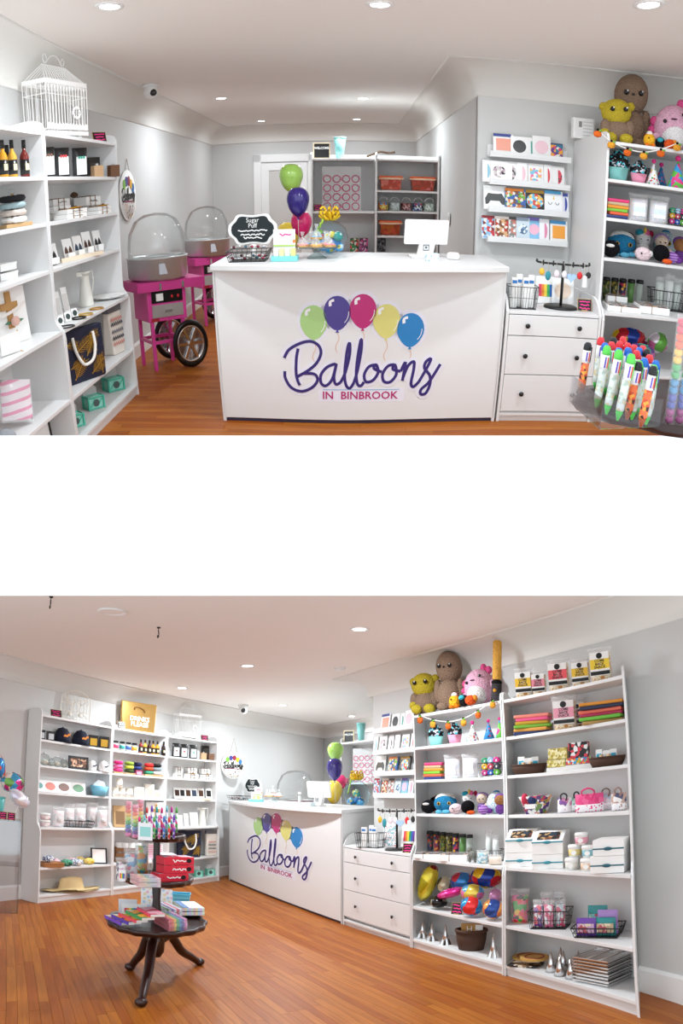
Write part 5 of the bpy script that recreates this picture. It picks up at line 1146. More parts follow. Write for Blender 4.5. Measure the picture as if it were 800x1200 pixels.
# toy bookcase
U = UA3
def white_crate(P, w, h, label):
    W, H = w * P.s, h * P.s; t = thing(P, 'plastic_basket', label, 'basket')
    part(t, 'wall', MB().box(0, 0, 0, W, .012, H), mat('#f0efee', .5), bev=.02); part(t, 'handle_slot', MB().box(-W * .2, -.007, H * .55, W * .16, .003, H * .28), mat('#8d8b89', .6), bev=.001)
    for i in range(5): part(t, 'lattice_row', MB().box(W * .18, -.007, H * (.15 + .16 * i), W * .5, .002, H * .05), mat('#d3d1cf', .6))
    for x in (-W / 2, W / 2): part(t, 'side_wall', MB().box(x, .03, 0, .012, .06, H), mat('#f0efee', .5))
white_crate(U.at(0, 684, 151, .62, k=0).off(dz=.045), 24, 25, 'white perforated plastic basket behind the olive toy')
OL, BR = '#c0aa36', '#8f7663'
def toys_top(pl, tail=''):
    """the three big toys and the little ones; pl(px_offset) gives each its place"""
    plush(pl[0], 'olive green crochet toy in a brown wrap' + tail, [('body', BR, 0, 16, 19, 17), ('head', OL, -2, 41, 20, 18), ('ear', OL, -19, 47, 6, 6), ('ear', OL, 16, 50, 6, 6), ('collar', BR, 0, 28, 17, 6), ('arm', BR, 15, 20, 7, 12, -5), ('arm', BR, -16, 20, 7, 11, -5), ('hand', OL, -17, 12, 6, 6, -9), ('foot', OL, -10, 6, 8, 7, -14), ('foot', OL, 10, 6, 9, 7, -14), ('eye', '#0a0a0a', -10, 43, 3.2, 3.2, -18), ('eye', '#0a0a0a', 7, 44, 3.2, 3.2, -18), ('eye_glint', '#ffffff', -9, 44.5, 1, 1, -21), ('eye_glint', '#ffffff', 8, 45.5, 1, 1, -21)])
    plush(pl[1], 'tall brown crochet toy with a round topped head' + tail, [('body', BR, 0, 22, 20, 24), ('head', BR, 0, 62, 20, 24), ('neck_ruff', '#7d6552', 0, 44, 19, 3), ('arm', BR, -18, 28, 6, 17, -4), ('arm', BR, 18, 28, 6, 17, -4), ('foot', BR, -9, 5, 9, 6, -12), ('foot', BR, 9, 5, 9, 6, -12), ('eye', '#0a0a0a', -9, 62, 3.2, 3.2, -18), ('eye', '#0a0a0a', 8, 62, 3.2, 3.2, -18), ('eye_glint', '#ffffff', -8, 63.5, 1, 1, -21), ('eye_glint', '#ffffff', 9, 63.5, 1, 1, -21), ('nose', '#2a201a', -1, 60, 2, 1.6, -19)])
    plush(pl[2], 'big pink crochet axolotl with white belly and gills' + tail, [('body', '#e8b3c9', 0, 27, 23, 28), ('belly', '#f4efee', 0, 17, 15, 16, -11), ('gill', '#e0578f', -22, 34, 5, 6), ('gill', '#e0578f', -24, 24, 5, 5), ('gill', '#e0578f', 8, 55, 5, 7), ('gill', '#e0578f', 16, 52, 5, 6), ('arm', '#e8b3c9', 22, 30, 5, 7, -6), ('arm', '#e8b3c9', -20, 16, 5, 4, -8), ('eye', '#0a0a0a', -13, 33, 2.4, 2.4, -19), ('eye', '#0a0a0a', 8, 42, 2.4, 2.4, -20), ('mouth', '#5a3a44', -3, 36, 4, 1, -21)])
    plush(pl[3], 'small candy corn chick toy in orange and yellow' + tail, [('body', '#f2b52e', 0, 8, 7, 8), ('cap', '#f6efe6', 0, 15, 4, 4), ('band', '#ef7a24', 0, 12, 6, 4), ('foot', '#ef7a24', -3, 2, 3, 2, -5), ('foot', '#ef7a24', 4, 2, 3, 2, -5), ('eye', '#0a0a0a', -2, 10, 1, 1, -7)])
    plush(pl[4], 'small black and teal crochet toy' + tail, [('body', '#1d1c20', 0, 6, 6, 7), ('wing', '#3fb6c8', -1, 9, 4, 3, -4)])
    plush(pl[5], 'small fiery orange crochet tail toy' + tail, [('body', '#e05a2a', 0, 6, 7, 6), ('tip', '#f29a3a', 5, 8, 4, 4)])
def tA(px, py, back=.3, k=.5): return U.at(0, px, py, back, k=k)
TA = tA(718, 153, .25); TA.s *= .9
toys_top([TA, tA(737, 153, .48), tA(787, 154, .3), tA(761, 155, .08), tA(774, 155, .12), tA(785, 155, .07)])
def pumpkins(P_list, tail, cols=('#e06a2a', '#e8a23a')):
    nm = ['first', 'second', 'third', 'fourth', 'fifth', 'sixth']; s = P_list[0].s
    t = thing(P_list[0], 'pumpkin_garland', 'crochet pumpkin garland strung across the bookcase' + tail, 'garland'); inv = t.matrix_world.inverted(); loc = []
    for i, p in enumerate(P_list):
        c = inv @ (p.room.M @ p.pos); loc.append(c); r = 5 * p.s
        q = part(t, 'pumpkin', MB().lathe([(0, -r * .85), (r * .8, -r * .6), (r, 0), (r * .8, r * .6), (0, r * .8)], 16, tuple(c), rib=.06, ribn=6, sy=.5), knit(cols[i % 2], 60), True); part(q, 'stem', MB().ell((c.x, c.y, c.z + r * 1.0), r * .35, n=8, m=5), knit('#1e1a18', 60), True); part(q, 'leaf', MB().ell((c.x + r * .6, c.y - r * .3, c.z + r * .8), r * .4, r * .2, r * .25, 8, 5), knit('#7ab648', 60), True)
    part(t, 'string', MB().tube(spline([c + Vector((0, .012, 5 * s)) for c in loc], 5), .004, 5), ROPE)
UF = 4.87 + U.st - .02
pumpkins([A.P(px, py, y=UF - .01, yaw=0) for px, py in ((700, 157), (716, 170), (735, 179), (754, 183), (774, 180), (793, 173))], ' of toys')
SEQ = pat('cells', ['#16161a', '#2a2a30', '#4ac0d0', '#1a1a1e', '#c8ccd4', '#101014'], 60, .25, .5)
def cupcake(P, w, h, label, top, base):
    r, H = w * P.s / 2, h * P.s; t = thing(P, 'sequin_pouch', label, 'pouch', 'sequin cupcake pouches')
    part(t, 'base', MB().lathe([(r * .7, 0), (r * .95, H * .45)], 18, rib=.03, ribn=9, sy=.6), mat(base, .8), True); part(t, 'sequin_top', MB().ell((0, 0, H * .6), r * 1.05, r * .6, H * .34, 16, 9), top, True); part(t, 'tip', MB().ell((0, 0, H * .9), r * .5, r * .4, H * .16, 12, 7), top, True)
cupcake(U.at(1, 724, 205, .25, k=.5), 27, 36, 'mint cupcake pouch with black sequin top', SEQ, '#8fd3cd')
cupcake(U.at(1, 748, 205, .2, k=.5), 21, 26, 'pink cupcake pouch with black sequin top', SEQ, '#f09ab4')
cuboid(U.at(1, 752, 205, .55, k=.3), 20, 22, .05, mat('#4a4a4e', .5), 'dark_card_box', 'grey box behind the party hats', 'box')
HATS = [(['#f6f4f2', '#e23b3b', '#f2c230', '#3f9a4a', '#7a3f9a'], 'dots', 'white party hat with rainbow spots'), (['#2f86c8', '#e23b5a', '#d84a6a', '#2a2a3a'], 'dots', 'blue party hat with red spots'), (['#3aa0d8', '#6ac04a', '#e83a8a', '#3aa0d8'], 'cells', 'blue and green party hat with pink tip')]
for px, w, h, back, (c, kd, l) in ((765, 18, 30, .2, HATS[0]), (774, 18, 28, .38, HATS[1]), (793, 24, 37, .15, HATS[2])): cone_hat(U.at(1, px, 206, back), w, h, l + ' below the garland', pat(kd, c, 45 if kd == 'dots' else 25), 'party hats', mat('#e83a8a', .9))
NAP = [('#2a3a7a', 'navy'), ('#f0643c', 'coral'), ('#7fc83c', 'green'), ('#f0962c', 'orange'), ('#c9b28a', 'beige'), ('#e83a78', 'hot pink')]
stack_of(U.at(2, 722, 252, .2, k=.4), 26, 4.1, .12, [(mat(c, .4), n) for c, n in NAP], 'napkin pack in the shelf stack,')
BB = pat('blots', ['#f3eef0', '#f6f2f2', '#eadfe8', '#dfe8f0', '#f0e4d8'], 25)
for px, l in ((747, 'left'), (771, 'right')): pouch(U.at(2, px, 252, .18, k=.4), 23, 30, .1, BB, 'confetti_bag', '%s clear bag with white label of the toy shelf pair' % l, 'bag', 'clear confetti bags', CELLO, PAPER, (.6, .5, .2), band=mat('#d8e4ee', .6))
def ribbon_spools(P, w, h, label, word):
    t = wire_basket(P, w, h * .55, .14, label, n=7); rnd = random.Random(11); cs = [('#d8308a', 'pink'), ('#2f5fc0', 'blue'), ('#6ac03a', 'green'), ('#e8b02c', 'gold'), ('#c8405a', 'red'), ('#3a3a44', 'black'), ('#2f9a6a', 'emerald'), ('#9ac0e0', 'pale blue')]
    k = 0
    for r in range(3):
        for i in range(3):
            c, n = cs[k % 8]; k += 1; R_ = w * P.s * .132; p = P.off((i - 1) * w * P.s * .27, 0, .01 + r * R_ * 2.02)
            q = thing(p, 'ribbon_spool', '%s ribbon spool %s in the %s row of the basket%s' % (n, ['left', 'middle', 'right'][i], ['bottom', 'middle', 'top'][r], word), 'spool', 'ribbon spools'); M = Matrix.Translation((0, 0, R_)) @ Matrix.Rotation(PI / 2, 4, 'X')
            part(q, 'ribbon', MB().lathe([(R_ * .4, -.03), (R_, -.03), (R_, .03), (R_ * .4, .03), (R_ * .4, -.03)], 16, M=M), mat(c, .25), True); part(q, 'core', MB().cyl((0, 0, -.025), R_ * .4, .05, 10, M=M), PAPER)
ribbon_spools(U.at(2, 793, 252, .2, k=.4), 24, 32, 'wire basket of ribbon spools at the right edge', '')
EY = '#101010'
def shelf_toys(pl, tail):
    specs = [('black round crochet cat', [('body', '#17161a', 0, 10, 11, 10), ('head_spot', '#f0eeea', -2, 14, 5, 2, -9)]), ('blue crochet octopus with white cap', [('body', '#2f86b4', 0, 15, 17, 14), ('cap', '#efeee8', 0, 21, 15, 9, -1), ('tentacle', '#6ac0e0', -8, 3, 5, 3, -10), ('tentacle', '#6ac0e0', 3, 3, 6, 3, -12), ('tentacle', '#6ac0e0', 12, 4, 5, 3, -9), ('eye', '#d8a83a', -7, 15, 2.6, 2.6, -15), ('eye', '#d8a83a', 8, 15, 2.6, 2.6, -15), ('pupil', EY, -7, 15, 1.3, 2, -17), ('pupil', EY, 8, 15, 1.3, 2, -17)]),
             ('white crochet unicorn with rainbow mane', [('body', '#f2efec', 0, 8, 9, 9), ('head', '#f2efec', 0, 21, 10, 9), ('mane', '#e86a9a', 3, 28, 4, 5, -3), ('mane', '#2f9ab0', -5, 28, 5, 4, -3), ('horn', '#f0c65a', 1, 31, 2, 4, -5), ('ear', '#b02a4a', 9, 28, 3, 4), ('eye', EY, -4, 21, 1.2, .7, -10), ('eye', EY, 4, 21, 1.2, .7, -10)]), ('small pale pink crochet fish', [('body', '#f2d8dc', 0, 8, 10, 8), ('fin', '#f6f2f0', 8, 9, 4, 4), ('eye', EY, -3, 9, 1.2, 1.2, -9)]),
             ('crochet doll in a lilac hood', [('body', '#8a6aa8', 0, 8, 7, 9), ('head', '#e6cdb8', 0, 21, 8, 8), ('hood', '#a98ac0', 0, 24, 9, 7, 3), ('arm', '#e6cdb8', 8, 12, 4, 3, -5), ('eye', EY, -3, 21, 1.4, .7, -8), ('eye', EY, 3, 21, 1.4, .7, -8)]), ('big speckled blue crochet monster', [('body', pat('blots', ['#e8ecee', '#9ac8e0', '#f2f2ee', '#c8dce8'], 40, .9), 0, 19, 14, 16), ('tuft', '#3a9ad0', 0, 34, 5, 3), ('eye', '#d8b02a', 2, 22, 3, 3, -13), ('pupil', EY, 2, 22, 1.4, 1.6, -16)]),
             ('black crochet ball with orange feet', [('body', '#131216', 0, 10, 10, 10), ('foot', '#e8602a', 6, 2, 6, 3, -9)]), ('purple striped crochet tail', [('body', pat('stripes', ['#7a3f9a', '#b58acb'], 50, .9), 0, 7, 8, 7), ('tail', '#7a3f9a', 8, 5, 5, 4)]), ('brown faced crochet mermaid in lilac hood', [('body', '#7a4a9a', 0, 7, 7, 8), ('head', '#a9744a', 0, 20, 8, 8), ('hood', '#8a5aa8', 0, 23, 9, 7, 3)]), ('dark red crochet toy at the back', [('body', '#7a1f3a', 0, 14, 9, 13), ('patch', '#1a1a1e', -5, 18, 6, 6, -3)])]
    for p, (l, sp_) in zip(pl, specs): plush(p, l + tail, sp_)
def sA_(px, back): return U.at(3, px, 299, back, k=.6)
shelf_toys([sA_(715, .1), sA_(727, .32), sA_(752, .42), sA_(753, .1), sA_(774, .3), sA_(778, .6), sA_(770, .09), sA_(786, .12), sA_(796, .3), sA_(735, .65)], ' on the toy shelf')
TM = [pat('cells', ['#3a4a20', '#8a7a2a', '#1a2414', '#5a6a2a'], 60, .4), pat('cells', ['#6a5a1a', '#3a3a14', '#9a8a3a', '#1a1a10'], 60, .4), pat('cells', ['#2a2050', '#b02a4a', '#e8b02a', '#1a1a3a'], 50, .4), mat('#5f8a4a', .3), film('#c9d4c9', .6), pat('cells', ['#1a2a4a', '#a83a2a', '#2a4a3a'], 60, .4), pat('cells', ['#7a1f3a', '#1a3a5a', '#d88a2a'], 50, .4)]
TN = ['camouflage', 'mustard print', 'navy floral', 'plain green', 'clear grey', 'dark speckled', 'wine print']
for i, px in enumerate((710, 719.5, 729, 739, 749)): tumbler(U.at(4, px, 338, .5, k=.3), 8.8, 30, '%s tumbler with black lid in the row' % TN[i], TM[i], 'printed tumblers')
def gift_tray(P, w, h, d, label, m, group='windowed gift boxes'):
    W, H = w * P.s, h * P.s; t = thing(P, 'gift_box', label, 'box', group)
    part(t, 'box', MB().box(0, 0, 0, W, d, H), PAPER, bev=.003); part(t, 'contents', MB().box(0, 0, H, W * .88, d * .86, .006), m); part(t, 'window', MB().box(0, 0, H + .007, W * .94, d * .92, .003), CELLO); part(t, 'string', MB().tube([(-W * .1, -d / 2 - .003, 0), (-W * .1, -d / 2 - .003, H + .012), (-W * .1, d / 2 + .003, H + .012)], .003, 4), TWINE)
DK = pat('cells', ['#1a1618', '#3a2a24', '#8a4a2a', '#c8a070', '#26384a', '#101012'], 45)
gift_tray(U.at(4, 728, 357, .18, k=.35), 40, 6, .22, 'white gift box of dark treats left on the step', DK); gift_tray(U.at(4, 762, 357, .2, k=.35), 36, 8, .22, 'white gift box of dark treats right on the step', DK)
gift_tray(U.at(4, 722, 350, .36, k=.3), 24, 12, .08, 'small dark tray behind the left gift box', DK)
wire_basket(U.at(4, 782, 345, .45, k=.4), 44, 22, .2, 'black wire basket of cellophane bags on the toy bookcase', n=11)
for i, (dx, h, c) in enumerate(((-10, 34, '#e4ece4'), (0, 38, '#eef0ee'), (10, 34, '#dfe8e2'))): pouch(U.at(4, 782 + dx, 345, .45, k=.4).off(dz=.006), 11, h, .08, mat(c, .7), 'cellophane_bag', '%s cellophane treat bag in the wire basket' % ['left', 'middle', 'right'][i], 'bag', 'cellophane bags', CELLO)
FM = lambda cs, sc=9: pat('cells', cs, sc, .18, .35)
for px, py, w, h, z, cs, l in ((738, 380, 38, 20, .3, ['#c81f2f', '#1f3f9a', '#e8c02a', '#c81f2f', '#d83a4a'], 'red and blue foil balloon on top of the heap'), (721, 395, 20, 22, .06, ['#1f4fa8', '#3a8ad0', '#c83a4a', '#e8e8f0'], 'blue round foil balloon at the left'), (748, 400, 36, 22, .04, ['#d88ac8', '#6ac0b0', '#e8d8f0', '#8a5ab0', '#f0c8d8'], 'pastel foil balloon in the middle'), (772, 390, 24, 22, .2, ['#e87ab0', '#6ab04a', '#f0e8f0', '#4a8ad0'], 'pink and green foil balloon at the right'), (752, 420, 30, 16, .0, ['#b01f7a', '#d83a9a', '#8a1f6a'], 'magenta foil balloon at the bottom')):
    foil(U.spot(px, py, (.3 if z else .6) if z < .1 else .45, SH[5] + .012 + z * .35, .3), w, h, .14, l + ' behind the pens', FM(cs))

# tray of pens in the right foreground, on a support added out of frame: pier
TZ = 1.09
tray_support = struct(A, 'wall_tray_support', MB().box(1.75, 1.98, .62, .7, .5, TZ - .62 - .035), WHITE)  # block added to hold the tray up, outside the frame
tc = Vector((1.06, 1.72, TZ)); t = thing(Place(A, tc, 0, 1), 'pen_tray', 'dark mahogany scalloped tray of pens in the foreground', 'tray')
n = 64
def scal(k, z, f=.03): return [(.47 * k * math.cos(a) * (1 + f * math.cos(14 * a)), .245 * k * math.sin(a) * (1 + f * math.cos(14 * a)), z) for a in (2 * PI * i / n for i in range(n))]
part(t, 'top', MB().loft([scal(.8, -.034), scal(.97, -.02), scal(1, 0), scal(.99, .012), scal(.93, .004), scal(.9, -.008)]), MAHO, True)
PENS = [(215, 150, 198, 462, 'black', 0), (322, 168, 290, 538, 'green', 1), (390, 192, 350, 578, 'green', 1), (462, 218, 415, 614, 'green', 1), (505, 266, 470, 610, 'black', 0), (590, 292, 550, 655, 'black', 0)]
PC = {'black': '#141214', 'green': '#5fcf52', 'red': '#e8323c', 'blue': '#1f6fd0'}
def pen(P, H, r, top, kind, label, tiltx=0):
    t = thing(P, 'pen', label, 'pen', 'multicolour click pens'); M = Matrix.Rotation(tiltx, 4, 'Y')
    body = mat('#ec6a3a', .35) if kind == 0 else mat('#dfe3dc', .3)
    tr = lambda mb: MB().add(mb.v, mb.f, M)
    part(t, 'tip', tr(MB().lathe([(r * .25, 0), (r * .85, H * .12), (r * .9, H * .16)], 14)), mat('#9a4a2a' if kind == 0 else '#49c24a', .35), True); part(t, 'barrel', tr(MB().lathe([(r * .9, H * .155), (r, H * .2), (r, H * .62)], 16)), pat('cells', ['#ec6a3a', '#ec6a3a', '#f0a23a', '#d84a2a', '#3a2018'] if kind == 0 else ['#dfe3dc', '#dfe3dc', '#cfd8cc', '#b8c4b8', '#d8c8a0'], 130, .3), True)
    part(t, 'window_section', tr(MB().lathe([(r * .98, H * .62), (r * .98, H * .86)], 16)), PAPER, True); part(t, 'coloured_slide', tr(MB().box(-r * .35, -r * .95, H * .66, r * .3, .002, H * .17)), mat('#6a4ac0', .4)); part(t, 'coloured_slide', tr(MB().box(r * .3, -r * .95, H * .66, r * .3, .002, H * .17)), mat('#e84a4a', .4))
    part(t, 'cap', tr(MB().lathe([(r, H * .86), (r * 1.02, H * .9), (r * .95, H * .96), (r * .6, H), (0, H * 1.005)], 16)), mat(PC[top], .3), True); part(t, 'clip', tr(MB().box(r * 1.15, 0, H * .62, r * .3, r * .5, H * .3)), mat(PC[top], .3), bev=.001)
nm = ['lone black capped pen at the left', 'first green pen of the front row', 'second green pen of the front row', 'third green pen of the front row', 'black capped orange pen left of its twin', 'rightmost black capped orange pen in front']
for (x0, y0, x1, y1, c, kd), l in zip(PENS, nm):
    px1, py1, px0, py0 = 640 + x1 / 5, 370 + y1 / 5, 640 + x0 / 5, 370 + y0 / 5
    p = A.P(px1, py1, z=TZ + .012, yaw=.15); H = math.hypot(px1 - px0, py1 - py0) * p.s * 1.0
    pen(p, H, .0105, c, kd, l, (px0 - px1) / (py1 - py0) * .9)
BACKP = [(320, 135, 'red'), (345, 168, 'blue'), (383, 162, 'red'), (425, 198, 'blue'), (450, 132, 'red'), (430, 158, 'red'), (500, 172, 'red'), (530, 212, 'red'), (490, 232, 'blue'), (575, 258, 'blue'), (605, 238, 'red'), (535, 268, 'green'), (630, 298, 'green'), (642, 272, 'blue'), (566, 184, 'red'), (480, 196, 'blue'), (395, 136, 'black'), (545, 196, 'blue'), (590, 205, 'black'), (462, 160, 'red')]
ORD = ['leftmost', 'second', 'third', 'fourth', 'fifth', 'sixth', 'seventh', 'eighth', 'rightmost']
seen = {}
for i, (x, y, c) in enumerate(sorted(BACKP)):
    seen[c] = seen.get(c, -1) + 1
    px, py = 640 + x / 5, 370 + y / 5; H = .15
    p = A.P(px, py, z=TZ + H, yaw=.1); p.pos.z = TZ + .004
    if p.pos.y > 2.03: p.pos.y = 2.0 - (i % 4) * .02
    pen(p, H, .0105, c, 1, '%s of the %s capped pens in the crowd behind, from the left' % (ORD[seen[c]], c), 0)
p0, p1, p2 = A.hit(667, 470, z=TZ + .004), A.hit(702, 503, z=TZ + .004), A.hit(772, 500, z=TZ + .004)
tk = thing(Place(A, p1, 0, 1), 'acrylic_pen_box', 'clear acrylic box around the pens', 'pen holder')
for q, nm_ in ((p0, 'side_wall'), (p2, 'front_wall')):
    d_ = q - p1; a_ = math.atan2(d_.y, d_.x); part(tk, nm_, MB().box(d_.x / 2, d_.y / 2, 0, d_.length, .004, .07, rz=a_), clear('#f8f8fa', .08))
RB = ['#e23b5b', '#f0642c', '#f6c343', '#3fae5a', '#2f8fc4', '#4a4fb0', '#b03a8a']
for i, px in enumerate((783, 795)):
    p = A.P(px, 496, z=TZ + .004, yaw=0); t = thing(p, 'rainbow_crayon_tube', '%s clear tube of stacked rainbow crayons at the right edge' % ['left', 'right'][i], 'crayons', 'rainbow crayon tubes')
    for j in range(14):
        part(t, 'crayon_piece', MB().lathe([(.005, 0), (.0105, .005), (.0105, .0165), (.006, .0185)], 12, (0, 0, j * .019)), mat(RB[6 - (j // 2) % 7], .35), True)
    part(t, 'tube', MB().cyl((0, 0, 0), .0135, .275, 16), CELLO, True)
# ================================================================ goods of the lower picture
# leftmost bookcase
U = UB1
def wire_panel(P, w, h, label):
    W, H = w * P.s, h * P.s; t = thing(P, 'wire_trellis', label, 'trellis'); r = .004; m = mat('#ece6da', .6)
    part(t, 'outline', MB().tube(spline([(-W / 2, 0, .004), (-W / 2, 0, H * .6), (-W * .4, 0, H * .85), (0, 0, H), (W * .4, 0, H * .85), (W / 2, 0, H * .6), (W / 2, 0, .004)], 4), r * 1.4, 5), m)
    for i in range(1, 9): x = (i / 9 - .5) * W; part(t, 'wire', MB().tube([(x, 0, 0), (x, 0, H * (.97 - abs(x / W) ** 2 * .9))], r, 4), m)
    for z in (.05, .3, .55): part(t, 'cross_wire', MB().tube([(-W / 2, 0, H * z), (W / 2, 0, H * z)], r, 4), m)
    for s_ in (-1, 1): part(t, 'scroll', MB().tube(spline([(s_ * W * .45, -.01, H * .1), (s_ * W * .1, -.01, H * .4), (s_ * W * .4, -.01, H * .7), (0, -.01, H * .62)], 5), r * 1.3, 5), m)
    for x in (-.2, .15): part(t, 'bird', MB().ell((x * W, -.015, H * .2), .03, .015, .022, 10, 6), m, True)
wire_panel(U.at(0, 86, 851, .16, k=.4), 38, 36, 'white arched wire panel with scrolls and birds')
price_sign(U.at(0, 65, 851, .05), 13, 8, 'black and pink price sign on the leftmost bookcase top')
for px, l in ((48, 'left'), (59, 'right')): cuboid(U.at(1, px, 881, .05), 9, 11, .05, BLK2, 'black_gift_box', '%s small black box with white emblem' % l, 'box', 'small black boxes', front=mat('#cfd2d6', .5))
for px, l in ((73, 'left'), (94, 'right')): cap_hat(U.at(1, px, 882, .105, k=.2), 23, 18, '%s navy baseball cap with orange lettering' % l, mat('#141a30', .85))
for px, l in ((109, 'left'), (121, 'right')): cuboid(U.at(1, px, 883, .06), 12, 14, .03, BLK2, 'glove_packet', '%s black packet with gold print and yellow base' % l, 'packet', 'black and gold packets', front=GOLD, lid=None)
def ornament(P, w, label):
    r = w * P.s / 2; t = thing(P, 'glass_ornament', label, 'ornament', 'clear glass ornaments'); part(t, 'globe', MB().ell((0, 0, r), r, n=18, m=12), clear('#f2f6f6', .3), True); part(t, 'filling', MB().ell((0, 0, r * .6), r * .7, r * .7, r * .45, 12, 7), pat('blots', ['#e8dcc8', '#f4f0ea', '#c8b08a'], 60), True); part(t, 'cap', MB().cyl((0, 0, r * 1.9), r * .25, r * .3, 10), SILV)
for px, b, w, l in ((51, .06, 14, 'front left'), (66, .06, 12, 'front right'), (59, .18, 9, 'back left'), (74, .17, 10, 'back right')): ornament(U.at(2, px, 911, b), w, 'clear glass ornament at the %s of the group' % l)
def photo_frame(P, w, h, label, pic, fr=BLACK, tilt=.12, bw=.1, name='framed_photo'):
    W, H = w * P.s, h * P.s; t = thing(P, name, label, 'frame'); M = Matrix.Translation((0, 0, .012 * math.sin(tilt) + .0006)) @ Matrix.Rotation(-tilt, 4, 'X'); b = W * bw
    q = lambda x0, z0, x1, z1, y0, y1: MB().prism([(x0, z0), (x1, z0), (x1, z1), (x0, z1)], y0, y1, 'y', M)
    for r_ in ((-W / 2, 0, W / 2, b), (-W / 2, H - b, W / 2, H), (-W / 2, 0, -W / 2 + b, H), (W / 2 - b, 0, W / 2, H)): part(t, 'frame_bar', q(*r_, -.008, .012), fr)
    part(t, 'picture', q(-W / 2 + b, b, W / 2 - b, H - b, -.002, .004), pic); part(t, 'strut', MB().box(0, .035, 0, .03, .04, .01), fr)
    return t
photo_frame(U.at(2, 91, 911, .06), 25, 15, 'black frame with a warm group photo', pat('cells', ['#2a1a14', '#d8a080', '#8a5a40', '#f0d0b0', '#3a2a24'], 40))
for i, (px, b) in enumerate(((108, .13), (120, .07))): cap_hat(U.at(2, px, 911, b, k=.2), 14, 13, '%s white baseball cap' % ['rear', 'front'][i], mat('#eceae8', .85), '#3a3a4a')
CARD = [(47, 9, '#5a9a94', 'teal edged card at the left end'), (59, 17, '#e0705a', 'card with a coral cake drawing'), (75, 18, '#7a4a34', 'card with a small brown figure'), (92, 18, '#6a9a74', 'card with green leaf sprigs')]
for px, w, c, l in CARD: card_pack(U.at(3, px, 941, .1), w, 14, 'framed ' + l, '#f4f1ee', 'disc', c, 'greeting cards in a row', name='greeting_card', cat='card', tilt=.3)
p = U.at(3, 114, 939, .1); t = thing(p, 'blue_bucket', 'light blue bucket of folded white paper', 'bucket'); r = 11 * p.s; part(t, 'pail', MB().lathe([(r * .7, 0), (r, 12 * p.s), (r * .95, 12 * p.s), (r * .66, .01), (0, .01)], 20), mat('#7cc4de', .4), True)
for i in range(3): part(t, 'paper_fold', MB().prism([(-r * .8, 9 * p.s), (r * .8, 9 * p.s), (r * .5, 17 * p.s), (-r * .2 + i * .02, 19 * p.s - i * .02), (-r * .6, 15 * p.s)], -.02 + i * .025, -.012 + i * .025, 'y'), PAPER)
for i in range(2): q = U.at(4, 52, 979, .07); tub(q.off(dz=i * 8.25 * q.s), 13, 8.2, '%s white treat tub of the pair' % ['lower', 'upper'][i], 'white treat tubs', '#e8c8cc', 'treat_tub')
wire_basket(U.at(4, 88, 976, .12, k=.3), 44, 8, .16, 'low black wire basket of baby gift bags', n=11)
for i, (px, w, h, b) in enumerate(((68, 15, 22, .09), (80, 15, 25, .13), (93, 16, 26, .1), (106, 15, 27, .15), (118, 14, 25, .08))):
    t = pouch(U.at(4, px, 975 - i, b).off(dz=.006 if i < 4 else 0), w, h, .08, pat('blots', ['#f2ecea', '#f0d8dc', '#f6f4f2', '#d8e4ea'], 30), 'baby_gift_bag', '%s cellophane baby gift bag' % ['leftmost', 'second', 'middle', 'fourth', 'rightmost'][i], 'bag', 'cellophane baby gift bags', CELLO)
    part(t, 'plush_face', MB().ell((0, -.04, h * .5 * .0074), w * .3 * .0074, .02, w * .28 * .0074, 12, 8), knit('#f3eeee', 70), True)
p = U.at(5, 60, 1029, .05, k=.3); t = thing(p, 'wooden_tray', 'shallow wooden tray under folded cloths', 'tray'); part(t, 'tray', MB().box(0, 0, 0, 26 * p.s, .14, 5 * p.s), mat('#a9713f', .6), bev=.003); part(t, 'tray_rim', MB().tube([(-13 * p.s, -.07, 5 * p.s), (13 * p.s, -.07, 5 * p.s), (13 * p.s, .07, 5 * p.s), (-13 * p.s, .07, 5 * p.s)], .006, 5, True), mat('#a9713f', .6))
CL = [(56, 18, ['#e8e8ec', '#4a5a7a', '#f2f2f2'], .06, .04, 'white and navy'), (64, 16, ['#e8b8c4', '#f0d0d8', '#d890a4'], .15, .0, 'pink'), (72, 18, ['#3f8a6a', '#6ab090', '#2a6a50'], .1, .0, 'green'), (86, 22, ['#dfe4ea', '#8a9ab0', '#f4f4f4'], .06, .0, 'blue patterned'), (84, 20, ['#f0c4d0', '#f6e0e6', '#e8a8b8'], .17, .0, 'pale pink'), (104, 17, ['#e8c84a', '#f2dc8a', '#d8b030'], .09, .0, 'yellow'), (94, 14, ['#f0e2b0', '#e8c84a', '#ffffff'], .2, .0, 'cream and yellow'), (108, 16, ['#2a2a30', '#5a5a62', '#1a1a1e'], .19, .0, 'black')]
for px, w, cs, b, dz, l in CL:
    p = U.at(5, px, 1026, b).off(dz=dz); W = w * p.s; one(p, 'folded_cloth', MB().ell((0, 0, .04), W * .42, .055, .04, 14, 8), pat('blots', cs, 22, .9), l + ' folded cloth on the fifth shelf', 'cloth', 'folded cloths', True)
photo_frame(U.at(5, 116, 1019, .08), 20, 19, 'dark framed sign with navy script', PAPER, mat('#1c2028', .5), .12, .07, 'framed_sign')
p = U.at(6, 82, 1054, .13, k=.15); t = thing(p, 'straw_hat', 'wide brimmed straw hat with black lettering', 'hat'); R_ = 43 * p.s
ST = mat('#d8bd8a', .9, bump=.4, bscale=150); n = 40
hat = MB().lathe([(R_ * 1.0, .0), (R_ * .7, .012), (R_ * .45, .02), (R_ * .42, .05), (R_ * .38, .13), (R_ * .3, .155), (0, .165)], n, sy=.36)
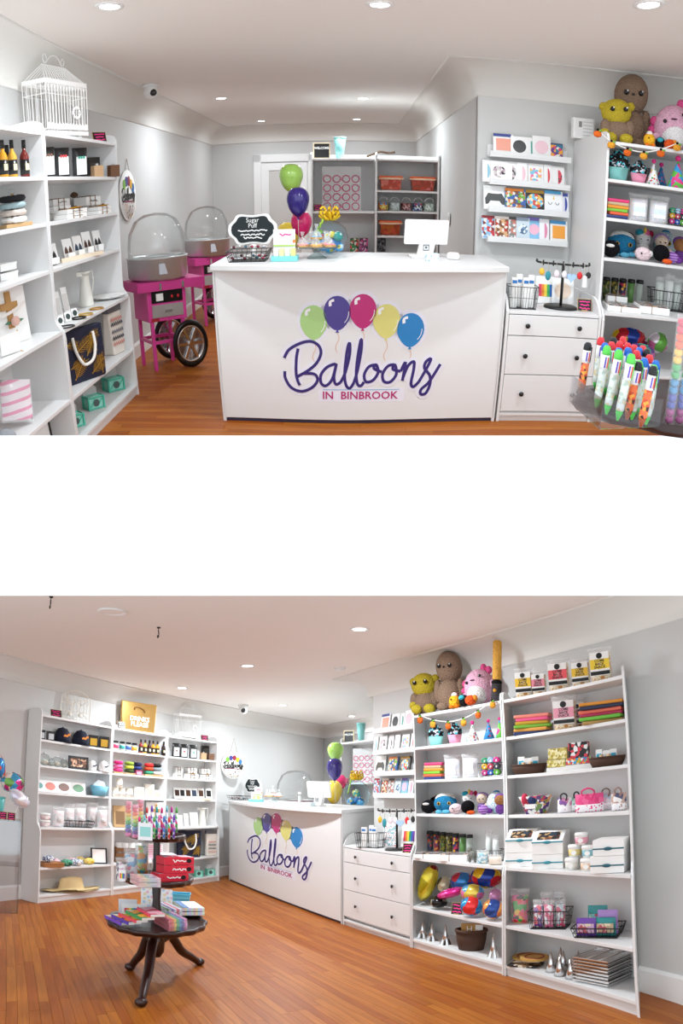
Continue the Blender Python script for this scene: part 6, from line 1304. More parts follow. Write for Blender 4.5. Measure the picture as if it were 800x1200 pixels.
hat.v = [(x, y, z + (.03 * (abs(x) / R_) ** 2 if z < .03 else 0)) for x, y, z in hat.v]; part(t, 'brim_and_crown', hat, ST, True); part(t, 'lettering', MB().ribbon([(x * R_, .012 + .022 * (x * 1.1) ** 2 + (.012 if i % 2 else 0)) for i, x in enumerate([-.6 + .05 * j for j in range(25)])], .008, -R_ * .33), BLACK)
# middle left bookcase
U = UB2
t = tote(U.at(0, 161, 859, .1, k=.25), 52, 34, .06, 'shiny gold tote with white lettering on the bookcase', mat('#c9a05e', .3, .75))
W_, H_ = 52 * .0082, 34 * .0082
part(t, 'lettering', text_mb('DRINKS\nPLEASE', H_ * .3, -.034, 0, H_ * .45, 1.1, .001), PAPER)
for s_ in (-1, 1): part(t, 'strap', MB().tube(spline([(-W_ * .2, s_ * .02, H_ * .98), (-W_ * .17, s_ * .03, H_ * 1.1), (0, s_ * .03, H_ * 1.12), (W_ * .17, s_ * .03, H_ * 1.02), (W_ * .2, s_ * .02, H_ * .9)], 4), .011, 6), mat('#8a6430', .5), True)
price_sign(U.at(0, 142, 859, .02), 9, 8, 'small chalk tag in front of the gold tote', '#e8e8e8')
for i, (px, c) in enumerate(((135, '#d83a6a'), (142.5, '#3aa09a'), (150, '#4a6ab0'), (157, '#e89a2c'))): jar(U.at(1, px, 884, .07), 7, 11, 'small jar with %s label and dark lid' % ['pink', 'teal', 'blue', 'orange'][i], mat('#efe8da', .5), BLK2, 'spread_jar', 'jar', 'small labelled jars', lab=mat(c, .5))
BO = ['#7a1f16', '#d9a13a', '#3a1a10', '#d98a20', '#c8962c', '#2a1410', '#8a2a18']
for i, px in enumerate((164.5, 169.5, 174.5, 179, 184, 189, 194)): bottle(U.at(1, px, 884, .07), 5.2, 16.5, '%s sauce bottle of seven beside the small jars' % ['leftmost', 'second', 'third', 'fourth', 'fifth', 'sixth', 'rightmost'][i], mat(BO[i], .15), 'row of sauce bottles')
for px, cs, ns, l in ((138, ['#e83a8a', '#f06aa8', '#e0287a'], ['hot pink', 'rose', 'magenta'], 'on the left stand'), (151, ['#3a4a20', '#c8d84a', '#8aa83a'], ['moss', 'lime', 'olive'], 'on the second stand'), (160, ['#1a2a5a', '#2a3a7a', '#16204a'], ['navy', 'royal blue', 'midnight'], 'on the third stand'), (174, ['#3a9a7a', '#e8502a', '#e02a2a'], ['green', 'orange', 'red'], 'on the fourth stand'), (186, ['#e8e4e0', '#8a9aa0', '#17161a'], ['white', 'grey', 'black'], 'on the right stand')): scrunchie_stack(U.at(2, px, 911, .07 if px != 160 else .15), 13, 18, l, [mat(c, .85) for c in cs], ns)
cuboid(U.at(2, 163, 911, .03), 9, 6, .05, mat('#8a2f52', .5), 'pink_box', 'small plum box between the scrunchie stands', 'box', front=mat('#d8a0b4', .5))
for i, (px, b, dz, w, l) in enumerate(((135, .06, 0, 8, 'left'), (142.5, .06, 0, 8, 'middle'), (151, .06, 0, 9, 'right'), (139, .07, 11, 8, 'top'))): jar((lambda q: q.off(dz=dz * q.s * 1.01))(U.at(3, px, 936, b)), w, 11, '%s cream candle jar of the left group' % l, CREAM, mat('#e8e0d0', .5), 'candle_jar', 'candle', 'cream candle jars', lab=PAPER, glass=mat('#efe6d6', .3))
for px, w, h, l in ((163, 13, 13, 'cream box with grey print'), (175, 12, 17, 'tall white card with grey sprigs'), (186, 10, 10, 'flat white soap carton')): cuboid(U.at(3, px, 936, .08), w, h, .06, CREAM, 'soap_carton', l + ' beside the candle jars', 'box', 'cream cartons', front=mat('#c9c4ba', .6))
cuboid(U.at(4, 141, 972, .1), 16, 26, .04, KRAFT, 'kraft_book', 'kraft paper book behind the rainbow crayons', 'book', front=mat('#8a6a48', .6), tilt=.12)
p = U.at(4, 184, 966, .12); W, H = 24 * p.s, 30 * p.s; t = thing(p, 'cross_canvas', 'white canvas with leafy cross behind the pens', 'canvas'); part(t, 'canvas', MB().box(0, 0, 0, W, .02, H), PAPER); part(t, 'cross', MB().prism([(x * W, z * H) for x, z in ((-.06, .3), (.06, .3), (.06, .62), (.2, .62), (.2, .74), (.06, .74), (.06, .92), (-.06, .92), (-.06, .74), (-.2, .74), (-.2, .62), (-.06, .62))], -.022, -.01, 'y'), mat('#bb8d55', .7))
p = U.at(5, 150, 1016, .12, k=.4); t = thing(p, 'wooden_crate', 'brown slatted crate of white towels', 'crate'); W = 40 * p.s
for z in (0, .07, .14): part(t, 'slat', MB().box(0, -.08, z, W, .012, .05), mat('#7a5230', .7)); part(t, 'slat', MB().box(0, .08, z, W, .012, .05), mat('#7a5230', .7))
for x in (-W / 2, W / 2): part(t, 'end_board', MB().box(x, 0, 0, .014, .17, .2), mat('#7a5230', .7))
for i in range(4): one(p.off((i - 1.5) * W * .22, 0, .02), 'rolled_towel', MB().cyl((0, 0, 0), .045, .23, 14), mat('#f0eeea', .95), '%s rolled white towel in the brown crate' % ['first', 'second', 'third', 'last'][i], 'towel', 'rolled towels', True)
photo_frame(U.at(5, 182, 1008, .1), 20, 20, 'pale pink striped print behind the red boxes', pat('stripes', ['#f6eef1', '#f08cb4'], 40), PAPER, .12, .06, 'framed_print')
# bookcase by the counter
U = UB3
birdcage(U.at(0, 218, 862, .11, k=.25), 34, 42, .12, 'white wire birdcage on the bookcase next to the counter', 11)
price_sign(U.at(0, 240, 863, .04), 9, 6, 'black and pink price sign right of the white birdcage')
for px, l, c in ((206, 'left', '#7a5a4a'), (215, 'middle', '#d8474a'), (226, 'right', '#2fa58c')):
    t = pouch(U.at(1, px, 886, .09), 10.5, 16.5, .04, mat('#161414', .35), 'coffee_bag', '%s black coffee bag with white label' % l, 'coffee bag', 'coffee bags', None, PAPER, (.66, .6, .1)); part(t, 'printed_badge', disc(MB(), 0, .09, .016, .012, -.0225), mat(c, .6))
cuboid(U.at(1, 241, 886, .15), 8, 17, .05, mat('#2b2420', .35), 'leather_box', 'dark leather box behind the small wooden flasks', 'box')
for px, c, l in ((239, '#c9a27a', 'pale'), (248, '#6e4a31', 'dark')):
    p = U.at(1, px, 886, .04); t = cuboid(p, 7, 8, .04, mat(c, .6), 'hip_flask', '%s small wooden flask under the leather box' % l, 'flask', 'wooden hip flasks'); part(t, 'cap', MB().cyl((0, .02, 8 * p.s), .01, .016, 8), STEEL)
bundle(U.at(2, 208, 909, .17, k=.2), 12, 13, 2, 'white book bundle at the left end', ['#e9e5e0', '#cfcbc6'], d=.07); bundle(U.at(2, 223, 909, .17, k=.2), 15, 13, 3, 'white book bundle in the middle', ['#f3f0ec', '#dcd8d4'], d=.07); bundle(U.at(2, 239, 909, .17, k=.2), 14, 13, 2, 'grey book bundle at the right', ['#b5b3b2', '#efece8'], d=.07); bundle(U.at(2, 224, 910, .06, k=.2), 18, 6, 2, 'low book bundle with a sunflower in front', ['#efece8', '#e6e3df'], top=1, d=.08); bundle(U.at(2, 241, 909, .06, k=.2), 14, 6, 2, 'low book bundle at the front right', ['#f1eeea', '#e2dfdb'], top=1, d=.08)
p = U.at(3, 228, 933, .1, k=.3); t = thing(p, 'earring_tray', 'pale tray of earring cards on the third shelf', 'tray'); part(t, 'tray_base', MB().box(0, 0, 0, 46 * p.s, .1, .012), mat('#e6d6bd', .6)); part(t, 'tray_lip', MB().box(0, -.05, 0, 46 * p.s, .006, .03), mat('#ead9c0', .6))
for i, (px, c) in enumerate(((208, '#3a2018'), (214, '#1c1a19'), (221, '#4a2d1c'), (228, '#37455a'), (236, '#4a2d1c'), (244, '#1c1a19'))): card_pack(U.at(3, px, 933, .1).off(dz=.0125), 8, 13, '%s earring card of the tray' % ['leftmost', 'second', 'third', 'fourth', 'fifth', 'rightmost'][i], '#f6f4f1', 'square', c, 'earring cards', name='earring_card', cat='earrings', tilt=.2)
jug(U.at(4, 237, 956, .13), 12, 22, 'cream enamel jug on the step of the bookcase')
for i, (px, h) in enumerate(((206, 12), (212, 14), (219, 16), (226, 17), (230, 17))): card_pack(U.at(4, px, 958, .1), 6, h, '%s narrow jewellery card left of the jug' % ['leftmost', 'second', 'middle', 'fourth', 'rightmost'][i], '#f3f1ee', 'square', '#d8d2cc', 'narrow jewellery cards', name='jewellery_card', cat='card', tilt=.2)
tote(U.at(5, 221, 1001, .1, k=.3), 36, 33, .06, 'navy tote with gold leaves and rope handle below the jug', mat('#10142e', .7), ROPE, GOLD)
t = tote(U.at(5, 246, 994, .1, k=.3), 16, 31, .06, 'grey banded tote at the end of the bookcase', mat('#e6ddd2', .9), None, None, topband=mat('#6c6c70', .8))
for z, c in ((.74, '#d99a8f'), (.58, '#57585f'), (.4, '#4e4f57'), (.22, '#d99a8f')): part(t, 'woven_band', MB().ribbon([((i / 10 - .5) * .13, .29 * (z + (.03 if i % 2 else -.03))) for i in range(11)], .014, -.042 * (1 - .3 * z)), mat(c, .9))
for px, py, l in ((232, 1012, 'left'), (245, 1008, 'right')):
    p = U.at(6, px, py, .12, k=.6); t = thing(p, 'gift_box', '%s teal gift box on the lowest shelf' % l, 'box', 'teal gift boxes'); w = 9 * p.s; h = 8 * p.s
    part(t, 'box_core', MB().box(0, 0, 0, w * .9, w * .66, h * .95), mat('#9adccb', .6)); part(t, 'round_badge', disc(MB(), 0, h * .5, h * .28, h * .28, -.34 * w), mat('#4a5a56', .6)); part(t, 'hang_card', MB().box(0, .3 * w, h, w * .8, .004, h * .6), FROST)
    for x in (-.5, .5):
        for y in (-.37, .37): part(t, 'corner_post', MB().box(x * w, y * w, 0, .01, .01, h), SOAP)
# wall sign and cart by the counter
p = B.P(273, 897, d=11.9, yaw=ly); q = Vector((p.pos.x, p.pos.y)) - LW0; off = q.dot(LN)
r_ = B.ray(273, 897); tt = (LN.dot(LW0) + .11) / LN.dot(Vector((r_.x, r_.y))); pos = Vector((0, 0, B.eye)) + r_ * tt
round_sign(Place(B, pos, ly + .5 * ((B.yaw_cam(pos) - ly + PI) % (2 * PI) - PI), B.mpp(pos, 273, 897)), 15.5, 'round white balloon sign hanging on the left wall', .22)
candy_cart(Place(B, (B.hit(346, 932, y=4.85).x, 4.85, 0), .2, 1), 'pink cotton candy cart with steel bowl behind the counter', 1.14)
# ---------------------------------------------------------------- lower picture: counter, hutch, ledges, drawers
def cB_(px, py, y=3.75, yaw=None, k=.5): return B.P(px, py, y=y, zset=CB_H + .001, yaw=yaw, k=k)
p = cB_(281, 939, 3.7); wire_basket(p, 22, 5, .3, 'low black wire basket of candies at the counter end', n=7)
for i in range(10):
    x = (i % 5 - 2) * .16 * 22 * p.s; candy(p.off(x * 1.3, (-.06, .06)[i // 5], .01), .05, '%s foil candy %s in the %s row on the counter' % (['red', 'silver', 'wine', 'white', 'teal'][(i + i // 5) % 5], ['far left', 'left', 'middle', 'right', 'far right'][i % 5], ['front', 'back'][i // 5]), FOILS[i % 6], i)
chalk_sign(cB_(296, 936, 4.05), 21, 18, 8, 'small black chalkboard sign in a white curvy frame')
leaflet_box(cB_(300, 940, 3.62), 12, 18, 'small white card display on a teal base')
cake_stand(cB_(319, 939, 3.85), 28, 6, 'glass cake stand of cookies on the long counter', [(a, b, c * .5, d, e.replace('cake stand', 'counter cake stand').replace('pile', 'counter pile')) for a, b, c, d, e in CK])
pos_terminal(cB_(373, 943, 3.75, yaw=.55), 32, 30, 'white tablet card terminal at the counter corner')
cuboid(cB_(361, 944, 3.6, yaw=.3), 9, 5, .08, pat('dots', ['#dfeef2', '#6fb8cc', '#f2f2f2'], 60), 'small_box', 'small pale box beside the card terminal', 'box')
jar(cB_(351, 938, 4.0), 4, 14, 'slim clear bottle on the counter near the steel bowl', mat('#e8e8e8', .4), PAPER, 'pump_bottle', 'bottle')
for px, py, w, h, c, y, l in ((393, 881, 19, 22, '#a9d763', 4.58, 'lime green balloon beside the hutch'), (392, 902, 19, 27, '#2b1a72', 4.48, 'dark purple balloon beside the hutch'), (399, 917, 14, 18, '#e0286e', 4.9, 'hot pink balloon half hidden beside the hutch'), (391, 929, 20, 29, '#f0cf49', 4.68, 'yellow balloon low behind the terminal')):
    p = B.P(px, py, y=y, yaw=0); balloon(p, w, h, l, c, string=max(.05, p.pos.z - h * p.s * .5 - .62))
p = B.P(392, 940, y=4.65, zset=0, yaw=0); one(p, 'added_balloon_weight', MB().lathe([(.06, 0), (.06, .1), (.03, .16), (.012, .64), (0, .64)], 16), mat('#d9b44a', .4, .5), 'gold weight added as balloon support behind the long counter', 'weight', smooth=True)  # weight added as a support under the floating balloons
def hb(px, py, z, back=.12, k=.5): return HB.spot(px, py, back, z + .0005, k)
p = hb(409, 863, HB_T); t = thing(p, 'letter_board', 'black letter board reading welcome on the hutch', 'sign'); W = 14 * p.s
part(t, 'board', MB().box(0, 0, .012, W * .9, .012, W * .9), BLACK); part(t, 'lettering', text_mb('WELCOME', W * .2, -.008, 0, W * .66, .9, .001), PAPER)
for x, z, a, b in ((0, 0, W, .012), (0, W * .94, W, .012), (-W / 2 + .006, 0, .012, W * .95), (W / 2 - .006, 0, .012, W * .95)): part(t, 'frame_bar', MB().box(x, -.002, z, a, .02, b), mat('#e6d2ae', .6))
p = hb(423, 862, HB_T); t = thing(p, 'tall_tumbler', 'tall mint green tumbler on top of the hutch', 'tumbler'); r = 5.3 * p.s; H = 21 * p.s; part(t, 'cup', MB().lathe([(r * .62, 0), (r, H * .96)], 20), mat('#8fd3d0', .35), True); part(t, 'lid', MB().lathe([(r * 1.05, H * .94), (r * 1.05, H), (0, H)], 20), mat('#a8e0dc', .35), True)
cuboid(hb(436, 862, HB_T, .15), 8, 5, .1, PAPER, 'white_carton', 'low white carton right of the mint tumbler', 'box')
ring_panel(hb(427, 907, HB_L, .2, .6), 30, 40, 'acrylic panel of pink rings in the hutch'); price_sign(hb(405, 907, HB_L, .05), 7, 5, 'tiny pink price sign in the hutch')
stuffed_balloon(B.P(418, 946, y=4.55, zset=CB_H - .06, yaw=0), 33, 36, 16, 'clear gift balloon with gold bow beside the ledges')
one(B.P(418, 946, y=4.55, zset=0, yaw=0), 'back_counter', MB().box(.2, .1, 0, 1.4, .28, CB_H - .061), WHITE, 'low white back counter under the gift balloon', 'counter', bev=.004)
cuboid(B.P(437, 946, y=4.55, zset=CB_H - .06, yaw=.5), 7, 5, .05, pat('cells', ['#d84a4a', '#3a8a4a', '#f2e6d8'], 40), 'snack_box', 'small colourful snack box beside the gift balloon', 'box')
XR = lambda q: 438 + (q - 570) * (487 - 438) / (650 - 570)
rowsB = [[(XR(a), w * .62, h * .74, b_, m_, c_, t_, wd) for a, w, h, b_, m_, c_, t_, wd in row if XR(a) < 486] for row in ROWS]
fill_ledges(LB, rowsB, (852, 878, 904, 930), .065, 1.3, 0)
p = DB.spot(434, 985, .1, DB_H + .001, .5); packet_basket(p, 32, 18, 'black wire basket of cartons on the drawers', ' on the drawers', 3)
card_pack(DB.spot(456, 988, .26, DB_H + .001, .5), 20, 30, 'tall floral card behind the basket', '#f3f1ef', 'full', pat('blots', ['#f4f0ee', '#e8c8c8', '#7ab0b8', '#f6f4f2', '#c84a4a'], 30), 'standing cards', name='greeting_card', cat='card', tilt=.2)
card_pack(DB.spot(478, 990, .26, DB_H + .001, .5), 20, 28, 'rainbow card behind the jewellery stand', '#f3f1ef', 'bands', None, 'standing cards', name='greeting_card', cat='card', tilt=.2)
t_stand(DB.spot(465, 994, .14, DB_H + .001, .7), 44, 48, 'black jewellery stand on the chest of drawers', HANG)
price_sign(DB.spot(477, 997, .06, DB_H + .001, .5), 12, 11, 'black and pink price sign at the drawers corner')
# toy bookcase
U = UB4
def b4(i, px, py, back, k=.6): return U.at(i, px, py, back, k)
TT = [b4(0, 497, 830, .1), b4(0, 530, 827, .15), b4(0, 563, 823, .15), b4(0, 533, 827, .02), b4(0, 545, 826, .02), b4(0, 553, 825, .02)]
for q in TT[:3]: q.s *= .8
toys_top(TT, ' beside the popcorn')
p = b4(0, 581, 822, .1); t = thing(p, 'crochet_rod', 'orange crochet rod with dark grey handle', 'toy'); M = Matrix.Rotation(.1, 4, 'Y'); s_ = p.s
for nm_, a, b, r, c in (('handle', 0, 24, 6, '#4a4648'), ('collar', 22, 27, 6.4, '#1d1b1c'), ('blade', 27, 74, 5.2, '#f0b455')): part(t, nm_, MB().lathe([(r * s_ * .9, a * s_), (r * s_, (a + 1) * s_), (r * s_, (b - 2) * s_), (r * s_ * .5, b * s_), (0, b * s_)], 16, M=M), knit(c, 70), True)
part(t, 'button', MB().add(*(lambda m: (m.v, m.f))(MB().ell((0, -6 * s_, 14 * s_), 2.2 * s_, n=8, m=5)), M), knit('#e8a23a', 70), True)
YF = 3.41 + U.st - .03
pumpkins([B.P(px, py, y=YF, yaw=0) for px, py in ((492, 844), (507, 849), (525, 851), (543, 847), (560, 838), (577, 826))], ' under the big toys')
cupcake(b4(1, 511, 870, .12), 19, 25, 'mint cupcake pouch with sequins under the garland', SEQ, '#8fd3cd'); cupcake(b4(1, 533, 869, .1), 18, 24, 'pink cupcake pouch with sequins under the garland', SEQ, '#f09ab4')
for px, w, h, (c, kd, l) in ((554, 17, 24, HATS[0]), (573, 15, 24, HATS[1]), (586, 12, 25, HATS[2])): cone_hat(b4(1, px, 868, .1), w, h, l + ' on the top shelf', pat(kd, c, 45 if kd == 'dots' else 25), 'party hats', mat('#e83a8a', .9))
stack_of(b4(2, 509, 910, .12), 24, 3.6, .1, [(mat(c, .4), n) for c, n in NAP], 'napkin pack in the left shelf stack,')
for px, l in ((530, 'left'), (551, 'right')): pouch(b4(2, px, 910, .11), 20, 27, .08, BB, 'confetti_bag', '%s clear bag with white label beside the napkins' % l, 'bag', 'clear confetti bags', CELLO, PAPER, (.6, .5, .2), band=mat('#d8e4ee', .6))
ribbon_spools(b4(2, 576, 910, .12), 27, 30, 'wire basket of ribbon spools on the middle shelf', '')
def sB(px, back): return U.at(3, px, 953, back, k=.8)
S4 = [sB(502, .07), sB(522, .13), sB(550, .16), sB(534, .04), sB(565, .12), sB(583, .18), sB(548, .04), sB(567, .05), sB(586, .06), sB(513, .22)]
for q in S4: q.s *= .82
shelf_toys(S4, ' in the middle shelf')
for i, px in enumerate((504, 511.5, 519, 526.5, 534, 542, 550)): tumbler(U.at(4, px, 986, .27, k=.3), 8.2, 29, '%s tumbler with black lid at the back' % TN[(i + 5) % 7], TM[(i + 5) % 7], 'printed tumblers')
gift_tray(U.at(4, 503, 1003, .1, k=.6), 32, 5, .17, 'white gift box of dark treats at the left of the step', DK); gift_tray(U.at(4, 534, 1006, .1, k=.6), 36, 8, .17, 'white gift box of dark treats in the middle of the step', DK)
plush(U.at(4, 553, 1004, .06), 'small grey animal figurine on the step', [('body', '#8a8a82', 0, 9, 5, 5), ('head', '#8a8a82', -3, 15, 3, 4), ('leg', '#7d7d76', -3, 3, 2, 4), ('leg', '#7d7d76', 4, 3, 2, 4)], 'animal_figurine', 'figurine', 'figurines')
wire_basket(U.at(4, 577, 998, .22, k=.5), 28, 14, .16, 'black wire basket of clear bags on the step', n=8)
for i, dx in enumerate((-4, 4)): pouch(U.at(4, 577 + dx, 998, .22, k=.5).off(dz=.006), 8, 34 - 4 * i, .07, mat('#e8ece8', .7), 'cellophane_bag', '%s clear treat bag in the step basket' % ['left', 'right'][i], 'bag', 'cellophane bags', CELLO)
pouch(U.at(4, 565, 1011, .07), 14, 16, .06, pat('blots', ['#e8eef0', '#6ab0c0', '#f0e8d8'], 30), 'soap_bag', 'small bag with teal print in front of the basket', 'bag', None, CELLO); pouch(U.at(4, 580, 1013, .06), 18, 12, .07, mat('#f0dcc8', .8), 'soap_bag', 'pale peach soap in clear wrap at the step end', 'bag', None, CELLO)
F5 = lambda px, py, y, dz, w, h, cs, l, rot=0: foil(U.spot(px, py, y, SH[5] + .012 + dz, .6), w, h, .15, l, FM(cs), 'foil balloons on the fifth shelf', rot)
F5(501, 1072, .12, .02, 20, 46, ['#c8b82a', '#e0d040', '#a89a1a', '#8a2a2a'], 'yellow bottle shaped foil balloon', .35); F5(517, 1052, .2, .1, 18, 20, ['#2a2a2a', '#d8d0b0', '#5a5a4a', '#1a1a1a'], 'black and cream round foil balloon'); F5(528, 1058, .1, .11, 34, 10, ['#d82a8a', '#e85aa8', '#b01f6a'], 'long magenta foil balloon tail', -.3)
F5(541, 1050, .25, .14, 28, 22, ['#1f4fa8', '#3a8ad0', '#c83a4a', '#e8e8f0'], 'blue foil balloon at the back'); F5(553, 1055, .12, .1, 28, 20, ['#e87ab0', '#e8d05a', '#6ab0d8', '#d05a9a'], 'pink and yellow foil balloon in the middle'); F5(569, 1050, .24, .2, 36, 25, ['#c81f2f', '#1f3f9a', '#e8c02a', '#c81f2f'], 'large red and blue foil balloon on top'); F5(581, 1060, .2, .1, 16, 16, ['#d89ac8', '#f0d0e0', '#6ab04a'], 'lilac foil balloon at the right side')
F5(554, 1076, .08, .0, 26, 22, ['#1f7fc0', '#e83a3a', '#3aa0d8', '#f0c02a'], 'blue and red foil balloon at the front'); F5(577, 1084, .07, .0, 24, 23, ['#e8823a', '#2f4f9a', '#f0a85a', '#4a6ab0'], 'orange and blue foil balloon in the front corner'); F5(513, 1074, .08, .0, 22, 14, ['#1a1a1a', '#8a8a7a', '#3a3a3a'], 'black foil balloon at the shelf edge')
price_sign(U.at(5, 535, 1072, .04), 14, 14, 'grey slate sign with pink writing before the foil balloons')
for px, py, h, l in ((494, 1102, 25, 'first'), (506, 1106, 25, 'second'), (522, 1111, 28, 'third'), (578, 1131, 32, 'last')): cone_hat(U.at(6, px, py, .1), 11, h, '%s silver foil cone from the left on the lowest shelf' % l, SILV, 'silver foil cones', None, 'foil_cone', SILV)
p = U.at(6, 552, 1113, .14, k=.7); wicker(p, 37, 24, .2, 'dark brown wicker basket on the lowest shelf', 'wicker baskets')
t = thing(p.off(dz=.014), 'kraft_album', 'kraft album with white initial in the wicker basket', 'album'); part(t, 'cover', MB().box(-.02, 0, 0, .16, .02, 30 * p.s), mat('#b98a4a', .7)); part(t, 'white_corner', MB().box(.05, -.012, 20 * p.s, .06, .004, 9 * p.s), PAPER); part(t, 'initial', text_mb('H', .07, -.012, -.03, 23 * p.s), PAPER)
for i in range(1): one(p.off(.05 + .04 * i, -.03, .02), 'wood_roll', MB().cyl((0, 0, 0), .018, 22 * p.s, 12), mat('#d8b48a', .7), '%s pale wooden roll standing in the wicker basket' % ['left', 'right'][i], 'roll', 'wooden rolls', True)
# rightmost bookcase
U = UB5
POP = pat('cells', ['#e8c89a', '#d8a86a', '#f2e0c0', '#c88a4a', '#f6ead0'], 55, .8)
def popcorn(P, w, h, label, c): pouch(P, w, h, .09, POP, 'popcorn_bag', label, 'popcorn', 'bagged popcorn', CELLO, PAPER, (.84, .72, .16), band=mat(c, .5), txt='COME\nBACK\nSNACK')
for px, py, w, h, b, c, l in ((615, 817, 22, 33, .08, '#f2c53a', 'leftmost yellow labelled popcorn bag'), (633, 815, 18, 28, .14, '#ee8fa0', 'pink labelled popcorn bag second from left'), (656, 812, 26, 36, .09, '#ee5a64', 'red labelled popcorn bag in the middle'), (682, 809, 23, 32, .12, '#f2c53a', 'yellow labelled popcorn bag left of the tallest'), (706, 806, 27, 38, .08, '#f2cf3a', 'tallest yellow labelled popcorn bag at the right')): popcorn(U.at(0, px, py, b, .75), w, h, l + ' on top', c)
popcorn(U.at(1, 663, 862, .08, .75), 29, 38, 'pink labelled popcorn bag alone between napkin stacks', '#f0a0b4'); popcorn(U.at(1, 679, 861, .2, .75), 20, 34, 'second pink popcorn bag behind its twin', '#f0a0b4')
stack_of(U.at(1, 625, 864, .12, .7), 44, 4.3, .12, [(mat(c, .4), n) for c, n in (('#2a3a6a', 'navy'), ('#e8a24a', 'orange'), ('#7ab83c', 'green'), ('#c8a02a', 'mustard'), ('#e85a8a', 'pink'), ('#f08a7a', 'salmon'))], 'napkin pack in the stack left of the popcorn,')
stack_of(U.at(1, 711, 860, .12, .7), 52, 4.6, .12, [(mat(c, .4), n) for c, n in (('#b08a4a', 'bronze'), ('#6ab83c', 'lime'), ('#c02a5a', 'crimson'), ('#f0705a', 'coral'), ('#1f2a4a', 'navy'), ('#e8962c', 'amber'))], 'napkin pack in the stack right of the popcorn,')
def boxed_basket(P, w, label, words):
    wicker(P, w, 11, .15, label, 'wicker baskets')
    for i, (x, h, c) in enumerate(((-.22, 19, '#3fb0d0'), (-.02, 17, '#e8eef0'), (.18, 18, '#2fa8c8'))):
        q = P.off(x * w * P.s, 0, .012, .15 * i); t = cuboid(q, 8, h, .03, PAPER, 'candle_carton', '%s small carton with teal print %s' % (['left', 'middle', 'right'][i], words), 'box', 'small cartons in baskets', front=mat(c, .5))
    for i in range(2): one(P.off((-.12 + .2 * i) * w * P.s, -.03, .02), 'cork_stopper', MB().cyl((0, 0, 0), .014, 11 * P.s, 10), mat('#d8b48a', .8), '%s pale cork %s' % (['left', 'right'][i], words), 'cork', 'corks', True)
boxed_basket(U.at(2, 620, 911, .11, .7), 42, 'dark wicker basket at the left of the shelf', 'in the left basket'); boxed_basket(U.at(2, 712, 911, .13, .6), 44, 'dark wicker basket at the right of the shelf', 'in the right basket')
GL = pat('cells', ['#c8b45a', '#e8dca0', '#a8923a', '#f4ecc8'], 60, .4, .4)
for px, dz, w, h, m_, l, b in ((652, 0, 24, 5, PAPER, 'flat white box at the bottom left', .09), (678, 0, 32, 6, PAPER, 'flat white box at the bottom right', .09), (652, 5.4, 22, 9, GL, 'gold glitter letter box lower', .09), (678, 6.4, 30, 7.5, pat('cells', ['#d83a4a', '#f0a02c', '#3a9ad0', '#7ab83c', '#f4f0ee', '#8a4ab0'], 60), 'rainbow letter box', .09), (654, 14.8, 23, 13, GL, 'gold glitter letter box upper', .09), (678, 14.3, 23, 18, pat('cells', ['#17161a', '#d83a4a', '#f0eeec', '#17161a', '#2a2a2e'], 40), 'black box with red label', .09)):
    p = U.at(2, px, 911, b, .7); cuboid(p.off(dz=dz * p.s), w, h, .08, m_, 'letter_box', l + ' between the baskets', 'box', 'stacked party boxes')
p = U.at(3, 628, 961, .11, .7); t = thing(p, 'fabric_basket', 'gold wire basket lined with a floral scarf', 'basket'); W, H = 42 * p.s, 22 * p.s
part(t, 'wire_frame', MB().tube([(W * .42 * math.cos(a), .07 * math.sin(a), H * .7) for a in (2 * PI * i / 20 for i in range(20))], .004, 5, True), GOLD); part(t, 'scarf', MB().lathe([(.3, 0), (.42, H * .7), (.5, H * .95), (.3, H)], 20, sx=W, sy=.17, rib=.05, ribn=5), pat('cells', ['#f4f0ee', '#e8a06a', '#c83a5a', '#f4f0ee', '#7a9a5a', '#5a3a7a'], 40), True); part(t, 'navy_heart', MB().ell((-.01, -.07, H * .75), W * .13, .02, H * .26, 12, 7), mat('#1f2f5a', .8), True); part(t, 'red_fold', MB().ell((-.07, -.05, H * .85), W * .1, .03, H * .3, 12, 7), mat('#c82f4f', .8), True); part(t, 'name_tag', MB().box(-.02, -.09, H * .3, W * .3, .004, H * .25), PAPER)
BG = [(662, 17, 18, ['#f4f2f0', '#8a5aa0', '#f4f2f0', '#d88ab0'], 'white floral', '#3a3a40', .1), (677, 14, 18, ['#a8d0c0', '#c8e4d8', '#8ac0ac'], 'mint', '#3a3a40', .2), (691, 34, 22, ['#e8508a', '#f06a9a', '#e0407a'], 'hot pink', '#e83a7a', .08), (712, 20, 20, ['#f2f0f2', '#e8c8d8', '#c8d8e8'], 'pale spotted', '#8a7a70', .2), (726, 18, 21, ['#c8a898', '#f4f0ee', '#b8948a', '#5a5a7a'], 'blush floral', '#a08078', .1)]
for px, w, h, cs, l, hc, b in BG:
    p = U.at(3, px, 966, b, .7); W, H = w * p.s, h * p.s; t = thing(p, 'zip_pouch', l + ' zip pouch with looped strap', 'pouch', 'zip pouches'); part(t, 'pouch', MB().pillow(0, 0, 0, W, .05, H), pat('cells' if l != 'mint' else 'blots', cs, 35, .8), True); part(t, 'strap', MB().tube(spline([(-W * .2, -.01, H * .85), (-W * .25, -.015, H * 1.15), (0, -.02, H * 1.3), (W * .2, -.015, H * 1.12), (W * .12, -.02, H * .8)], 4), .006, 5), mat(hc, .7), True); part(t, 'lower_panel', MB().pillow(0, -.004, 0, W * 1.01, .052, H * .5), pat('dots', ['#f4f0f2', cs[0], cs[-1]], 50, .8), True)
